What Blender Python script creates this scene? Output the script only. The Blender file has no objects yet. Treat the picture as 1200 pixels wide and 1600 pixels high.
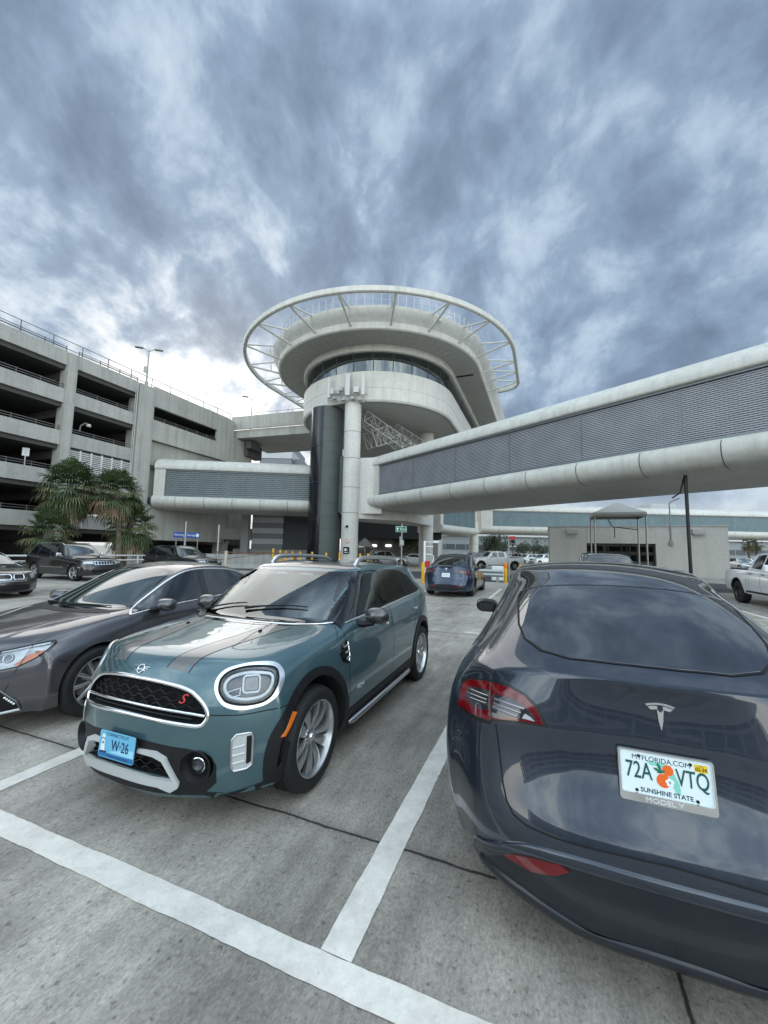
import bpy, bmesh, math, random
from math import sin, cos, pi, radians, atan2, sqrt, tan
from mathutils import Vector, Matrix
from mathutils.bvhtree import BVHTree
from mathutils.geometry import delaunay_2d_cdt
random.seed(7)
scn = bpy.context.scene
COL = scn.collection
PSI = 0.376                     # the lot, the tower and the garage all run along this heading
U = Vector((sin(PSI), cos(PSI), 0)); V = Vector((cos(PSI), -sin(PSI), 0))
CAM_H = 1.67

# ------------------------------------------------------------------ materials
MATS = {}
def nodes_of(m):
    m.use_nodes = True
    nt = m.node_tree
    return nt, nt.nodes['Principled BSDF'], nt.nodes.new, nt.links.new
def mat(name, col, rough=.5, metal=0., coat=0., spec=.5, bump=None, var=None, emit=None, trans=0., alpha=1., ior=1.45, coat_rough=.03):
    """one plain material; var=(scale, amount, detail) mottles the colour, bump=(scale, strength) roughens the surface"""
    if name in MATS: return MATS[name]
    m = bpy.data.materials.new(name); nt, b, N, L = nodes_of(m)
    c = (*col, 1)
    b.inputs['Base Color'].default_value = c
    b.inputs['Roughness'].default_value = rough
    b.inputs['Metallic'].default_value = metal
    b.inputs['Coat Weight'].default_value = coat
    b.inputs['Coat Roughness'].default_value = coat_rough
    b.inputs['Specular IOR Level'].default_value = spec
    b.inputs['IOR'].default_value = ior
    b.inputs['Transmission Weight'].default_value = trans
    b.inputs['Alpha'].default_value = alpha
    if emit:
        b.inputs['Emission Color'].default_value = (*emit[0], 1); b.inputs['Emission Strength'].default_value = emit[1]
    if var or bump:
        tc = N('ShaderNodeTexCoord')
    if var:
        n = N('ShaderNodeTexNoise'); n.inputs['Scale'].default_value = var[0]; n.inputs['Detail'].default_value = var[2] if len(var) > 2 else 6
        n.inputs['Roughness'].default_value = .65
        L(tc.outputs['Object'], n.inputs['Vector'])
        r = N('ShaderNodeMapRange'); r.inputs['From Min'].default_value = .3; r.inputs['From Max'].default_value = .7
        r.inputs['To Min'].default_value = 1 - var[1]; r.inputs['To Max'].default_value = 1 + var[1]
        L(n.outputs['Fac'], r.inputs['Value'])
        h = N('ShaderNodeVectorMath'); h.operation = 'SCALE'; h.inputs[0].default_value = col
        L(r.outputs['Result'], h.inputs['Scale']); L(h.outputs['Vector'], b.inputs['Base Color'])
    if bump:
        n2 = N('ShaderNodeTexNoise'); n2.inputs['Scale'].default_value = bump[0]; n2.inputs['Detail'].default_value = 4
        L(tc.outputs['Object'], n2.inputs['Vector'])
        bp = N('ShaderNodeBump'); bp.inputs['Strength'].default_value = bump[1]; bp.inputs['Distance'].default_value = .01
        L(n2.outputs['Fac'], bp.inputs['Height']); L(bp.outputs['Normal'], b.inputs['Normal'])
    MATS[name] = m
    return m

def paint(name, col, flake=.6, rough=.32, dust=.03):
    """metallic car paint under clear coat, with fine flake and a thin uneven film of dust"""
    if name in MATS: return MATS[name]
    m = bpy.data.materials.new(name); nt, b, N, L = nodes_of(m)
    b.inputs['Metallic'].default_value = flake; b.inputs['Roughness'].default_value = rough
    b.inputs['Coat Weight'].default_value = 1.; b.inputs['Coat IOR'].default_value = 1.55
    tc = N('ShaderNodeTexCoord')
    n = N('ShaderNodeTexNoise'); n.inputs['Scale'].default_value = 900; L(tc.outputs['Object'], n.inputs['Vector'])
    r = N('ShaderNodeMapRange'); r.inputs['From Min'].default_value = .35; r.inputs['From Max'].default_value = .65
    r.inputs['To Min'].default_value = .8; r.inputs['To Max'].default_value = 1.2; L(n.outputs['Fac'], r.inputs['Value'])
    h = N('ShaderNodeVectorMath'); h.operation = 'SCALE'; h.inputs[0].default_value = col
    L(r.outputs['Result'], h.inputs['Scale'])
    d = N('ShaderNodeTexNoise'); d.inputs['Scale'].default_value = 5; d.inputs['Detail'].default_value = 7; d.inputs['Roughness'].default_value = .7
    L(tc.outputs['Object'], d.inputs['Vector'])
    dr = N('ShaderNodeMapRange'); dr.inputs['From Min'].default_value = .35; dr.inputs['From Max'].default_value = .75
    dr.inputs['To Min'].default_value = 0; dr.inputs['To Max'].default_value = dust; L(d.outputs['Fac'], dr.inputs['Value'])
    mx = N('ShaderNodeMix'); mx.data_type = 'RGBA'; mx.inputs['B'].default_value = (.35, .34, .31, 1)
    L(dr.outputs['Result'], mx.inputs['Factor']); L(h.outputs['Vector'], mx.inputs['A'])
    L(mx.outputs['Result'], b.inputs['Base Color'])
    cr = N('ShaderNodeMapRange'); cr.inputs['From Min'].default_value = .4; cr.inputs['From Max'].default_value = .8
    cr.inputs['To Min'].default_value = .015; cr.inputs['To Max'].default_value = .015 + dust * 1.2
    L(d.outputs['Fac'], cr.inputs['Value']); L(cr.outputs['Result'], b.inputs['Coat Roughness'])
    # faint orange peel in the lacquer
    op = N('ShaderNodeTexNoise'); op.inputs['Scale'].default_value = 7; op.inputs['Detail'].default_value = 1
    L(tc.outputs['Object'], op.inputs['Vector'])
    bp = N('ShaderNodeBump'); bp.inputs['Strength'].default_value = .02; bp.inputs['Distance'].default_value = .05
    L(op.outputs['Fac'], bp.inputs['Height']); L(bp.outputs['Normal'], b.inputs['Coat Normal'])
    MATS[name] = m
    return m

def see_glass(name, tint=(.62, .75, .70), dens=.6, rough=.0, ior=2.15):
    """a thin pane: part lets light straight through with a tint, part reflects by the viewing angle"""
    if name in MATS: return MATS[name]
    m = bpy.data.materials.new(name); m.use_nodes = True; nt = m.node_tree
    for n in list(nt.nodes): nt.nodes.remove(n)
    N, L = nt.nodes.new, nt.links.new
    out = N('ShaderNodeOutputMaterial'); tr = N('ShaderNodeBsdfTransparent'); gl = N('ShaderNodeBsdfGlossy')
    tr.inputs['Color'].default_value = (*[t * dens for t in tint], 1)
    gl.inputs['Roughness'].default_value = rough; gl.inputs['Color'].default_value = (.95, 1, 1, 1)
    fr = N('ShaderNodeFresnel'); fr.inputs['IOR'].default_value = ior
    mx = N('ShaderNodeMixShader'); L(fr.outputs['Fac'], mx.inputs['Fac']); L(tr.outputs['BSDF'], mx.inputs[1]); L(gl.outputs['BSDF'], mx.inputs[2])
    L(mx.outputs['Shader'], out.inputs['Surface'])
    MATS[name] = m
    return m

BLACK = mat('black_plastic', (.008, .008, .009), .5, spec=.3, bump=(300, .1))
CLAD = mat('black_cladding', (.011, .011, .012), .48, spec=.35, bump=(350, .15), var=(8, .25))
GAP = mat('panel_gap', (.004, .004, .004), .8)
CAVITY = mat('dark_cavity', (.006, .006, .007), .8)
CHROME = mat('chrome', (.86, .87, .88), .08, 1.)
SATIN = mat('satin_silver', (.62, .63, .63), .28, 1.)
SILVERP = mat('silver_plastic', (.55, .57, .57), .35, .35)
RUBBER = mat('tyre_rubber', (.012, .012, .012), .72, bump=(120, .1), var=(14, .3))
ALLOY = mat('alloy', (.52, .53, .54), .28, .9, .3)
DARKALLOY = mat('dark_alloy', (.05, .05, .055), .3, .7, .3)
DISC = mat('brake_disc', (.25, .24, .23), .35, .9)
TINT = mat('tinted_glass', (.006, .008, .009), .015, 0, 0, .5, ior=1.9)
GLASSG = mat('green_dark_glass', (.022, .036, .034), .012, 0, 0, .5, ior=2.3)
GLOSSB = mat('gloss_black', (.006, .006, .007), .06, 0, .6)
REDLAMP = mat('red_lamp', (.13, .003, .006), .08, 0, .8)
CLEARLAMP = see_glass('clear_lamp', (.95, .97, 1), .97, ior=1.5)
LAMPIN = mat('lamp_inner', (.22, .23, .25), .2, .7)
WHITELED = mat('white_light_guide', (.90, .92, .94), .2, 0, .5)
ORANGE = mat('orange_marker', (.75, .16, .01), .15, 0, .8)
WHITE = mat('white_plastic', (.75, .75, .73), .4)

# ------------------------------------------------------------------ objects
def link(o, parent=None):
    COL.objects.link(o)
    if parent is not None: o.parent = parent
    return o
def tag(o, label=None, cat=None, group=None, kind=None):
    if label: o['label'] = label
    if cat: o['category'] = cat
    if group: o['group'] = group
    if kind: o['kind'] = kind
    return o
def thing(name, label, cat, loc=(0, 0, 0), rz=0., group=None):
    o = bpy.data.objects.new(name, None); o.empty_display_size = .2
    link(o); o.location = loc; o.rotation_euler = (0, 0, rz)
    return tag(o, label, cat, group)
def mesh_obj(name, verts, faces, m, parent=None, smooth=False, normals=None, angle=None, mats=None, fmat=None):
    me = bpy.data.meshes.new(name); me.from_pydata([tuple(v) for v in verts], [], faces); me.validate()
    for mm in (mats or [m]): me.materials.append(mm)
    if fmat and len(fmat) == len(me.polygons):
        me.polygons.foreach_set('material_index', fmat)
    if smooth or normals:
        me.polygons.foreach_set('use_smooth', [True] * len(me.polygons))
    if angle: me.set_sharp_from_angle(angle=radians(angle))
    if normals and len(normals) == len(me.vertices): me.normals_split_custom_set_from_vertices([tuple(n) for n in normals])
    return link(bpy.data.objects.new(name, me), parent)
def bm_obj(name, bm, m, parent=None, angle=40, mats=None):
    bmesh.ops.recalc_face_normals(bm, faces=bm.faces)
    me = bpy.data.meshes.new(name); bm.to_mesh(me); bm.free()
    for mm in (mats or [m]): me.materials.append(mm)
    if angle:
        me.polygons.foreach_set('use_smooth', [True] * len(me.polygons)); me.set_sharp_from_angle(angle=radians(angle))
    return link(bpy.data.objects.new(name, me), parent)
def children(o): return [c for c in COL.objects if c.parent == o]
def copy_tree(o, parent=None):
    c = o.copy(); COL.objects.link(c); c.parent = parent
    if parent is not None: c.matrix_parent_inverse = o.matrix_parent_inverse
    for ch in o.children: copy_tree(ch, c)
    return c

class MB:
    """collects solids into one mesh"""
    def __init__(s): s.v = []; s.f = []; s.fm = []
    def add(s, vs, fs, mi=0):
        b = len(s.v); s.v += [Vector(v) for v in vs]; s.f += [tuple(i + b for i in f) for f in fs]; s.fm += [mi] * len(fs); return s
    def box(s, c, d, rz=0., mi=0, rx=0., ry=0.):
        x, y, z = [k / 2 for k in d]
        M = Matrix.Rotation(rz, 3, 'Z') @ Matrix.Rotation(ry, 3, 'Y') @ Matrix.Rotation(rx, 3, 'X')
        vs = [M @ Vector((a * x, b * y, e * z)) + Vector(c) for a in (-1, 1) for b in (-1, 1) for e in (-1, 1)]
        return s.add(vs, [(0, 1, 3, 2), (4, 6, 7, 5), (0, 4, 5, 1), (2, 3, 7, 6), (0, 2, 6, 4), (1, 5, 7, 3)], mi)
    def bevbox(s, c, d, r=.01, rz=0., mi=0):
        """box with chamfered edges"""
        x, y, z = [k / 2 for k in d]; M = Matrix.Rotation(rz, 3, 'Z'); r = min(r, x * .9, y * .9, z * .9)
        ring = lambda zz, i: [(x - i, y - r - 0, zz) if 0 else p for p in [(x - i, y - r, zz), (x - r, y - i, zz), (-x + r, y - i, zz), (-x + i, y - r, zz), (-x + i, -y + r, zz), (-x + r, -y + i, zz), (x - r, -y + i, zz), (x - i, -y + r, zz)]]
        lay = [[(x - r, y - r, -z)] * 2 + [(-x + r, y - r, -z)] * 2 + [(-x + r, -y + r, -z)] * 2 + [(x - r, -y + r, -z)] * 2]
        lv = [[(p[0] * (x - r) / x, p[1] * (y - r) / y, p[2]) for p in ring(-z, 0)], ring(-z + r, 0), ring(z - r, 0), [(p[0] * (x - r) / x, p[1] * (y - r) / y, p[2]) for p in ring(z, 0)]]
        vs = [M @ Vector(p) + Vector(c) for l in lv for p in l]; fs = []
        for a in range(3):
            for k in range(8): fs.append((a * 8 + k, a * 8 + (k + 1) % 8, (a + 1) * 8 + (k + 1) % 8, (a + 1) * 8 + k))
        fs.append(tuple(range(7, -1, -1))); fs.append(tuple(range(24, 32)))
        return s.add(vs, fs, mi)
    def tube(s, pts, r, n=8, closed=False, mi=0, cap=True):
        """round bar through points; r may be a list"""
        P = [Vector(p) for p in pts]; m = len(P); vs = []; fs = []
        R = r if isinstance(r, (list, tuple)) else [r] * m
        ref = None
        for i, p in enumerate(P):
            a = P[(i - 1) % m] if (closed or i > 0) else p; b = P[(i + 1) % m] if (closed or i < m - 1) else p
            t = (b - a)
            t = t.normalized() if t.length > 1e-9 else Vector((0, 0, 1))
            if ref is None: ref = Vector((0, 0, 1)) if abs(t.z) < .9 else Vector((1, 0, 0))
            e = t.cross(ref)
            if e.length < 1e-4: ref = Vector((1, 0, 0)) if abs(t.x) < .9 else Vector((0, 1, 0)); e = t.cross(ref)
            e.normalize(); g = e.cross(t).normalized(); ref = g
            for k in range(n):
                q = 2 * pi * k / n; vs.append(p + (e * cos(q) + g * sin(q)) * R[i])
        for i in range(m if closed else m - 1):
            j = (i + 1) % m
            for k in range(n): fs.append((i * n + k, i * n + (k + 1) % n, j * n + (k + 1) % n, j * n + k))
        if cap and not closed: fs.append(tuple(range(n - 1, -1, -1))); fs.append(tuple(range((m - 1) * n, m * n)))
        return s.add(vs, fs, mi)
    def bar(s, a, b, w, h=None, mi=0):
        """square bar from a to b"""
        a, b = Vector(a), Vector(b); h = h or w; t = (b - a).normalized()
        up = Vector((0, 0, 1)) if abs(t.z) < .95 else Vector((1, 0, 0))
        e = t.cross(up).normalized(); g = e.cross(t)
        vs = [p + e * (sx * w / 2) + g * (sz * h / 2) for p in (a, b) for sx, sz in ((-1, -1), (1, -1), (1, 1), (-1, 1))]
        return s.add(vs, [(3, 2, 1, 0), (4, 5, 6, 7), (0, 1, 5, 4), (1, 2, 6, 5), (2, 3, 7, 6), (3, 0, 4, 7)], mi)
    def lathe(s, prof, n=32, c=(0, 0, 0), axis='z', mi=0, closed=False):
        vs = []; fs = []; c = Vector(c); m = len(prof)
        for r, z in prof:
            for k in range(n):
                q = 2 * pi * k / n; a, b = r * cos(q), r * sin(q)
                vs.append(c + (Vector((a, b, z)) if axis == 'z' else Vector((a, z, b)) if axis == 'y' else Vector((z, a, b))))
        for i in range(m if closed else m - 1):
            j = (i + 1) % m
            for k in range(n): fs.append((i * n + k, i * n + (k + 1) % n, j * n + (k + 1) % n, j * n + k))
        return s.add(vs, fs, mi)
    def prism(s, poly, z0, z1, M=None, mi=0):
        """2D outline (x,y) extruded from z0 to z1, placed by matrix M"""
        n = len(poly); M = M or Matrix()
        vs = [M @ Vector((x, y, z)) for z in (z0, z1) for x, y in poly]
        fs = [tuple(range(n - 1, -1, -1)), tuple(range(n, 2 * n))] + [(k, (k + 1) % n, n + (k + 1) % n, n + k) for k in range(n)]
        return s.add(vs, fs, mi)
    def build(s, name, m, parent=None, angle=35, fix=True, mats=None):
        if not s.v: return None
        me = bpy.data.meshes.new(name); me.from_pydata([tuple(v) for v in s.v], [], s.f)
        for mm in (mats or [m]): me.materials.append(mm)
        me.polygons.foreach_set('material_index', s.fm)
        if fix:
            bm = bmesh.new(); bm.from_mesh(me); bmesh.ops.recalc_face_normals(bm, faces=bm.faces); bm.to_mesh(me); bm.free()
        if angle:
            me.polygons.foreach_set('use_smooth', [True] * len(me.polygons)); me.set_sharp_from_angle(angle=radians(angle))
        return link(bpy.data.objects.new(name, me), parent)

def text_mesh(name, body, size, m, parent, M, depth=.001, align='CENTER', bold=0., sx=1., shear=0.):
    """writing as a thin mesh; M places the text plane"""
    cu = bpy.data.curves.new(name + '_c', 'FONT'); cu.body = body; cu.size = size; cu.align_x = align; cu.align_y = 'CENTER'
    cu.extrude = depth; cu.offset = bold; cu.shear = shear
    t = bpy.data.objects.new(name + '_c', cu); COL.objects.link(t)
    dg = bpy.context.evaluated_depsgraph_get(); me = bpy.data.meshes.new_from_object(t.evaluated_get(dg))
    bpy.data.objects.remove(t)
    me.transform(Matrix.Diagonal((sx, 1, 1, 1))); me.transform(M); me.materials.clear(); me.materials.append(m); me.name = name
    return link(bpy.data.objects.new(name, me), parent)

def spline(P, n=8, closed=True):
    """Catmull-Rom through points"""
    P = [Vector(p) for p in P]; out = []; m = len(P)
    for i in range(m if closed else m - 1):
        g = lambda k: P[k % m] if closed else P[max(0, min(m - 1, k))]
        a, b, c, d = g(i - 1), g(i), g(i + 1), g(i + 2)
        for k in range(n):
            t = k / n
            out.append(.5 * ((2 * b) + (c - a) * t + (2 * a - 5 * b + 4 * c - d) * t * t + (3 * b - a - 3 * c + d) * t ** 3))
    if not closed: out.append(P[-1])
    return out
def densify(P, step, closed=True):
    P = [Vector(p) for p in P]; out = []
    for i in range(len(P) if closed else len(P) - 1):
        a, b = P[i], P[(i + 1) % len(P)]; k = max(1, int((b - a).length / step + .5))
        out += [a.lerp(b, q / k) for q in range(k)]
    if not closed: out.append(P[-1])
    return out
def rrect(cx, cy, w, h, r, n=5):
    out = []
    for sx, sy, a0 in ((1, 1, 0), (-1, 1, 90), (-1, -1, 180), (1, -1, 270)):
        for k in range(n + 1):
            a = radians(a0 + 90 * k / n); out.append((cx + sx * (w / 2 - r) + r * cos(a), cy + sy * (h / 2 - r) + r * sin(a)))
    return out
def inside(p, poly):
    x, y = p[0], p[1]; c = False; n = len(poly); j = n - 1
    for i in range(n):
        xi, yi = poly[i][0], poly[i][1]; xj, yj = poly[j][0], poly[j][1]
        if (yi > y) != (yj > y) and x < (xj - xi) * (y - yi) / (yj - yi + 1e-12) + xi: c = not c
        j = i
    return c
def near_edge(p, poly, d):
    P = Vector((p[0], p[1]))
    for i in range(len(poly)):
        a = Vector((poly[i][0], poly[i][1])); b = Vector((poly[(i + 1) % len(poly)][0], poly[(i + 1) % len(poly)][1])); ab = b - a
        t = max(0, min(1, (P - a).dot(ab) / (ab.length_squared + 1e-12)))
        if (a + ab * t - P).length < d: return True
    return False
def inset(poly, d):
    """shrink a closed 2D outline by d"""
    n = len(poly); P = [Vector((p[0], p[1])) for p in poly]
    area = sum(P[i].x * P[(i + 1) % n].y - P[(i + 1) % n].x * P[i].y for i in range(n)); sg = 1 if area > 0 else -1
    out = []
    for i in range(n):
        a, b, c = P[i - 1], P[i], P[(i + 1) % n]
        t1 = (b - a).normalized(); t2 = (c - b).normalized()
        n1 = Vector((-t1.y, t1.x)) * sg; n2 = Vector((-t2.y, t2.x)) * sg; q = n1 + n2
        if q.length < 1e-6: q = n1
        q.normalize(); out.append(b + q * (d / max(.35, q.dot(n1))))
    return out

# ------------------------------------------------------------------ cars
def eval_mesh(o):
    dg = bpy.context.evaluated_depsgraph_get(); dg.update()
    me = bpy.data.meshes.new_from_object(o.evaluated_get(dg), preserve_all_data_layers=True, depsgraph=dg)
    o.modifiers.clear(); old = o.data; o.data = me; bpy.data.meshes.remove(old); return o

class Car:
    """Local axes: x from the front axle towards the rear, y to the car's right, z up.
    st: list of (x, sweep, zbot, wbulge, [(y,z)...]) stations with the same number of top columns;
    rows: [(fraction of the way belt->bottom, bulge)], front/rear: centre profile [(x,z)] per row."""
    def __init__(s, root, st, rows, front, rear, body_mat, pf=2.4, pr=2.4, level=3, name='body', crease=None):
        s.root = root; s.arches = []
        nx, nj, nk = len(st), len(st[0][4]) - 1, len(rows)
        idx = {}; vs = []
        def top(i, j):
            x, sw, zb, w, T = st[i]; y, z = T[abs(j)]; f = y / T[-1][0]
            return Vector((x + sw * f ** 2.2, y * (1 if j >= 0 else -1), z))
        def side(i, k, sg):
            x, sw, zb, w, T = st[i]; y, z = T[-1]; t, d = rows[k - 1]
            return Vector((x + sw, (y + d * w) * sg, z + (zb - z) * t))
        def end(i, j, k):
            C = side(i, k, 1 if j >= 0 else -1); T = st[i][4]; f = T[abs(j)][0] / T[-1][0]
            xc, zc = (front if i == 0 else rear)[k - 1]; p = pf if i == 0 else pr
            return Vector((xc + (C.x - xc) * f ** p, C.y * f, zc + (C.z - zc) * f ** 2))
        def node(i, j, k):
            q = (i, j, k)
            if q in idx: return idx[q]
            if k == 0: P = top(i, j)
            elif abs(j) == nj: P = side(i, k, 1 if j > 0 else -1)
            elif i in (0, nx - 1): P = end(i, j, k)
            else:
                C = side(i, nk, 1 if j >= 0 else -1); f = st[i][4][abs(j)][0] / st[i][4][-1][0]; P = Vector((C.x, C.y * f, C.z))
            idx[q] = len(vs); vs.append(P); return idx[q]
        fs = []
        for i in range(nx - 1):
            for j in range(-nj, nj):
                fs.append((node(i, j, 0), node(i + 1, j, 0), node(i + 1, j + 1, 0), node(i, j + 1, 0)))
                fs.append((node(i, j, nk), node(i, j + 1, nk), node(i + 1, j + 1, nk), node(i + 1, j, nk)))
            for k in range(nk):
                fs.append((node(i, nj, k), node(i + 1, nj, k), node(i + 1, nj, k + 1), node(i, nj, k + 1)))
                fs.append((node(i, -nj, k), node(i, -nj, k + 1), node(i + 1, -nj, k + 1), node(i + 1, -nj, k)))
        for j in range(-nj, nj):
            for k in range(nk):
                fs.append((node(0, j, k), node(0, j + 1, k), node(0, j + 1, k + 1), node(0, j, k + 1)))
                fs.append((node(nx - 1, j, k), node(nx - 1, j, k + 1), node(nx - 1, j + 1, k + 1), node(nx - 1, j + 1, k)))
        o = mesh_obj(name, vs, fs, body_mat, root)
        bm = bmesh.new(); bm.from_mesh(o.data); bmesh.ops.recalc_face_normals(bm, faces=bm.faces)
        if crease:
            cl = bm.edges.layers.float.get('crease_edge') or bm.edges.layers.float.new('crease_edge')
            bm.verts.ensure_lookup_table(); inv = {v: k for k, v in idx.items()}
            for e in bm.edges:
                c = crease(inv[e.verts[0].index], inv[e.verts[1].index])
                if c: e[cl] = c
        bm.to_mesh(o.data); bm.free()
        md = o.modifiers.new('s', 'SUBSURF'); md.levels = level; md.render_levels = level
        eval_mesh(o); o.data.polygons.foreach_set('use_smooth', [True] * len(o.data.polygons))
        s.body = o; s.snap()
    def snap(s):
        me = s.body.data
        bm = bmesh.new(); bm.from_mesh(me); bmesh.ops.triangulate(bm, faces=bm.faces); bm.normal_update(); bm.verts.ensure_lookup_table()
        s.vn = [v.normal.copy() for v in bm.verts]; s.vc = [v.co.copy() for v in bm.verts]
        s.tri = [[v.index for v in f.verts] for f in bm.faces]; s.bvh = BVHTree.FromPolygons(s.vc, s.tri); bm.free()
    # projections: how a 2D outline is laid on the body
    def frame(s, proj):
        if proj == 'left': return Vector((1, 0, 0)), Vector((0, 0, 1)), Vector((0, 1, 0))
        if proj == 'right': return Vector((1, 0, 0)), Vector((0, 0, 1)), Vector((0, -1, 0))
        if proj == 'front': return Vector((0, 1, 0)), Vector((0, 0, 1)), Vector((1, 0, 0))
        if proj == 'rear': return Vector((0, 1, 0)), Vector((0, 0, 1)), Vector((-1, 0, 0))
        if proj == 'top': return Vector((1, 0, 0)), Vector((0, 1, 0)), Vector((0, 0, -1))
        # ('dir', azimuth deg of the ray direction, pitch deg down): u runs level, v upwards
        a, p = radians(proj[1]), radians(proj[2]); d = Vector((cos(a) * cos(p), sin(a) * cos(p), -sin(p)))
        u = Vector((0, 0, 1)).cross(d).normalized() * (-1 if len(proj) > 3 else 1); v = u.cross(d).normalized()
        if v.z < 0: v = -v
        return u, v, d
    def hit(s, p, proj, off=0.):
        u, v, d = s.frame(proj); o = u * p[0] + v * p[1] - d * 12
        h = s.bvh.ray_cast(o, d)
        if h[0] is None:
            q = s.bvh.find_nearest(u * p[0] + v * p[1] + d * (s.mid.dot(d) - 1. if hasattr(s, 'mid') else 0)) if False else s.graze(o, d)
            h = q
        loc, nf, ti, _ = h
        a, b, c = [s.vc[k] for k in s.tri[ti]]; na, nb, nc = [s.vn[k] for k in s.tri[ti]]
        e0, e1, e2 = b - a, c - a, loc - a; d00, d01, d11 = e0.dot(e0), e0.dot(e1), e1.dot(e1); d20, d21 = e2.dot(e0), e2.dot(e1)
        den = d00 * d11 - d01 * d01
        if abs(den) < 1e-14: n = nf
        else:
            w1 = (d11 * d20 - d01 * d21) / den; w2 = (d00 * d21 - d01 * d20) / den; n = (na * (1 - w1 - w2) + nb * w1 + nc * w2)
        n = n.normalized()
        return loc + n * off, n
    def graze(s, o, d):
        """a ray that misses: the nearest point of the body to it"""
        best = None
        for k in range(90):
            p = o + d * (9 + k * .07); q = s.bvh.find_nearest(p)
            if q[0] is not None and (best is None or q[3] < best[3]): best = q
        return best
    def patch(s, name, outline, proj, m, off=.003, step=.03, skirt=.012, parent=None, holes=(), smooth=0, fit=0., flat=None):
        """a skin cut to the outline and laid on the body; flat=(depth) keeps it off-surface as a plane pushed in"""
        O = spline(outline, smooth) if smooth else densify(outline, step)
        pts = [Vector((p[0], p[1])) for p in O]; edges = [(i, (i + 1) % len(pts)) for i in range(len(pts))]; nb = len(pts)
        polyo = pts[:]
        hp = []
        for h in holes:
            H = [Vector((p[0], p[1])) for p in h]; b = len(pts); pts += H; edges += [(b + i, b + (i + 1) % len(H)) for i in range(len(H))]; hp.append(H)
        x0, x1 = min(p.x for p in polyo), max(p.x for p in polyo); y0, y1 = min(p.y for p in polyo), max(p.y for p in polyo)
        nxx, nyy = int((x1 - x0) / step) + 1, int((y1 - y0) / step) + 1
        for a in range(nxx + 1):
            for b in range(nyy + 1):
                p = Vector((x0 + (x1 - x0) * (a + .01) / nxx if nxx else x0, y0 + (y1 - y0) * (b + .013) / nyy))
                if inside(p, polyo) and not near_edge(p, polyo, step * .45) and not any(inside(p, h) or near_edge(p, h, step * .45) for h in hp): pts.append(p)
        ov, oe, of, *_ = delaunay_2d_cdt(pts, edges, [], 1 if not hp else 0, 1e-5)
        if hp:
            of = [f for f in of if inside(sum((ov[i] for i in f), Vector((0, 0))) / len(f), polyo) and not any(inside(sum((ov[i] for i in f), Vector((0, 0))) / len(f), h) for h in hp)]
        vs = []; ns = []
        for p in ov:
            L, n = s.hit(p, proj, off); vs.append(L); ns.append(n)
        fs = []
        for f in of:
            a, b, c = [vs[i] for i in f[:3]]; g = (b - a).cross(c - a); nn = ns[f[0]]
            fs.append(tuple(f) if g.dot(nn) > 0 else tuple(reversed(f)))
        if skirt:
            cnt = {}
            for f in fs:
                for i in range(len(f)):
                    e = (f[i], f[(i + 1) % len(f)]); cnt[e] = cnt.get(e, 0) + 1
            bnd = [e for e in cnt if (e[1], e[0]) not in cnt]; base = {}
            for a, b in bnd:
                for q in (a, b):
                    if q not in base: base[q] = len(vs); vs.append(vs[q] - ns[q] * (off + skirt)); ns.append(ns[q])
                fs.append((b, a, base[a], base[b]))
        return mesh_obj(name, vs, fs, m, s.root if parent is None else parent, smooth=True, normals=ns)
    def trim(s, name, path, proj, m, w=.012, h=.006, off=.001, closed=False, parent=None, smooth=0, step=.02, seg=5, wf=None):
        """a raised (or, with h=0, flat) strip along a path on the body"""
        P = spline(path, smooth, closed) if smooth else densify(path, step, closed)
        L = [s.hit(p, proj, off) for p in P]; n = len(L); vs = []; fs = []
        for i in range(n):
            a = L[i - 1][0] if (closed or i) else L[i][0]; b = L[(i + 1) % n][0] if (closed or i < n - 1) else L[i][0]
            t = (b - a).normalized(); nn = L[i][1]; e = nn.cross(t).normalized(); ww = w * (wf(i / (n - 1)) if wf else 1)
            for k in range(seg):
                q = pi * k / (seg - 1)
                vs.append(L[i][0] - e * (cos(q) * ww / 2) + nn * (sin(q) ** .6 * h if h else 0))
        for i in range(n if closed else n - 1):
            j = (i + 1) % n
            for k in range(seg - 1): fs.append((i * seg + k, j * seg + k, j * seg + k + 1, i * seg + k + 1))
        o = mesh_obj(name, vs, fs, m, s.root if parent is None else parent, smooth=True)
        bm = bmesh.new(); bm.from_mesh(o.data)
        nrm = sum((q[1] for q in L), Vector()) / n
        bm.normal_update(); c = sum(((f.normal.dot(nrm)) for f in bm.faces))
        if c < 0: bmesh.ops.reverse_faces(bm, faces=bm.faces); bm.to_mesh(o.data)
        bm.free(); return o
    def boolean(s, cutter, op='DIFFERENCE'):
        md = s.body.modifiers.new('b', 'BOOLEAN'); md.operation = op; md.object = cutter; md.solver = 'EXACT'; md.material_mode = 'TRANSFER'
        eval_mesh(s.body); bpy.data.objects.remove(cutter)
    def pocket(s, outline, proj, depth, m=CAVITY, out=.25, smooth=0):
        """cut the outline into the body, depth behind the nearest point of its rim"""
        O = spline(outline, smooth) if smooth else [Vector(p) for p in outline]
        u, v, d = s.frame(proj); H = [s.hit(p, proj)[0].dot(d) for p in O]; near = min(H) - out; far = max(H) + depth
        vs = [u * p[0] + v * p[1] + d * t for t in (near, far) for p in O]; n = len(O)
        fs = [tuple(range(n)), tuple(range(2 * n - 1, n - 1, -1))] + [(k, n + k, n + (k + 1) % n, (k + 1) % n) for k in range(n)]
        s.cut(vs, fs, m)
    def cut(s, vs, fs, m=CAVITY):
        o = mesh_obj('cutter', vs, fs, m, s.root); bm = bmesh.new(); bm.from_mesh(o.data); bmesh.ops.recalc_face_normals(bm, faces=bm.faces); bm.to_mesh(o.data); bm.free()
        s.boolean(o)
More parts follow.
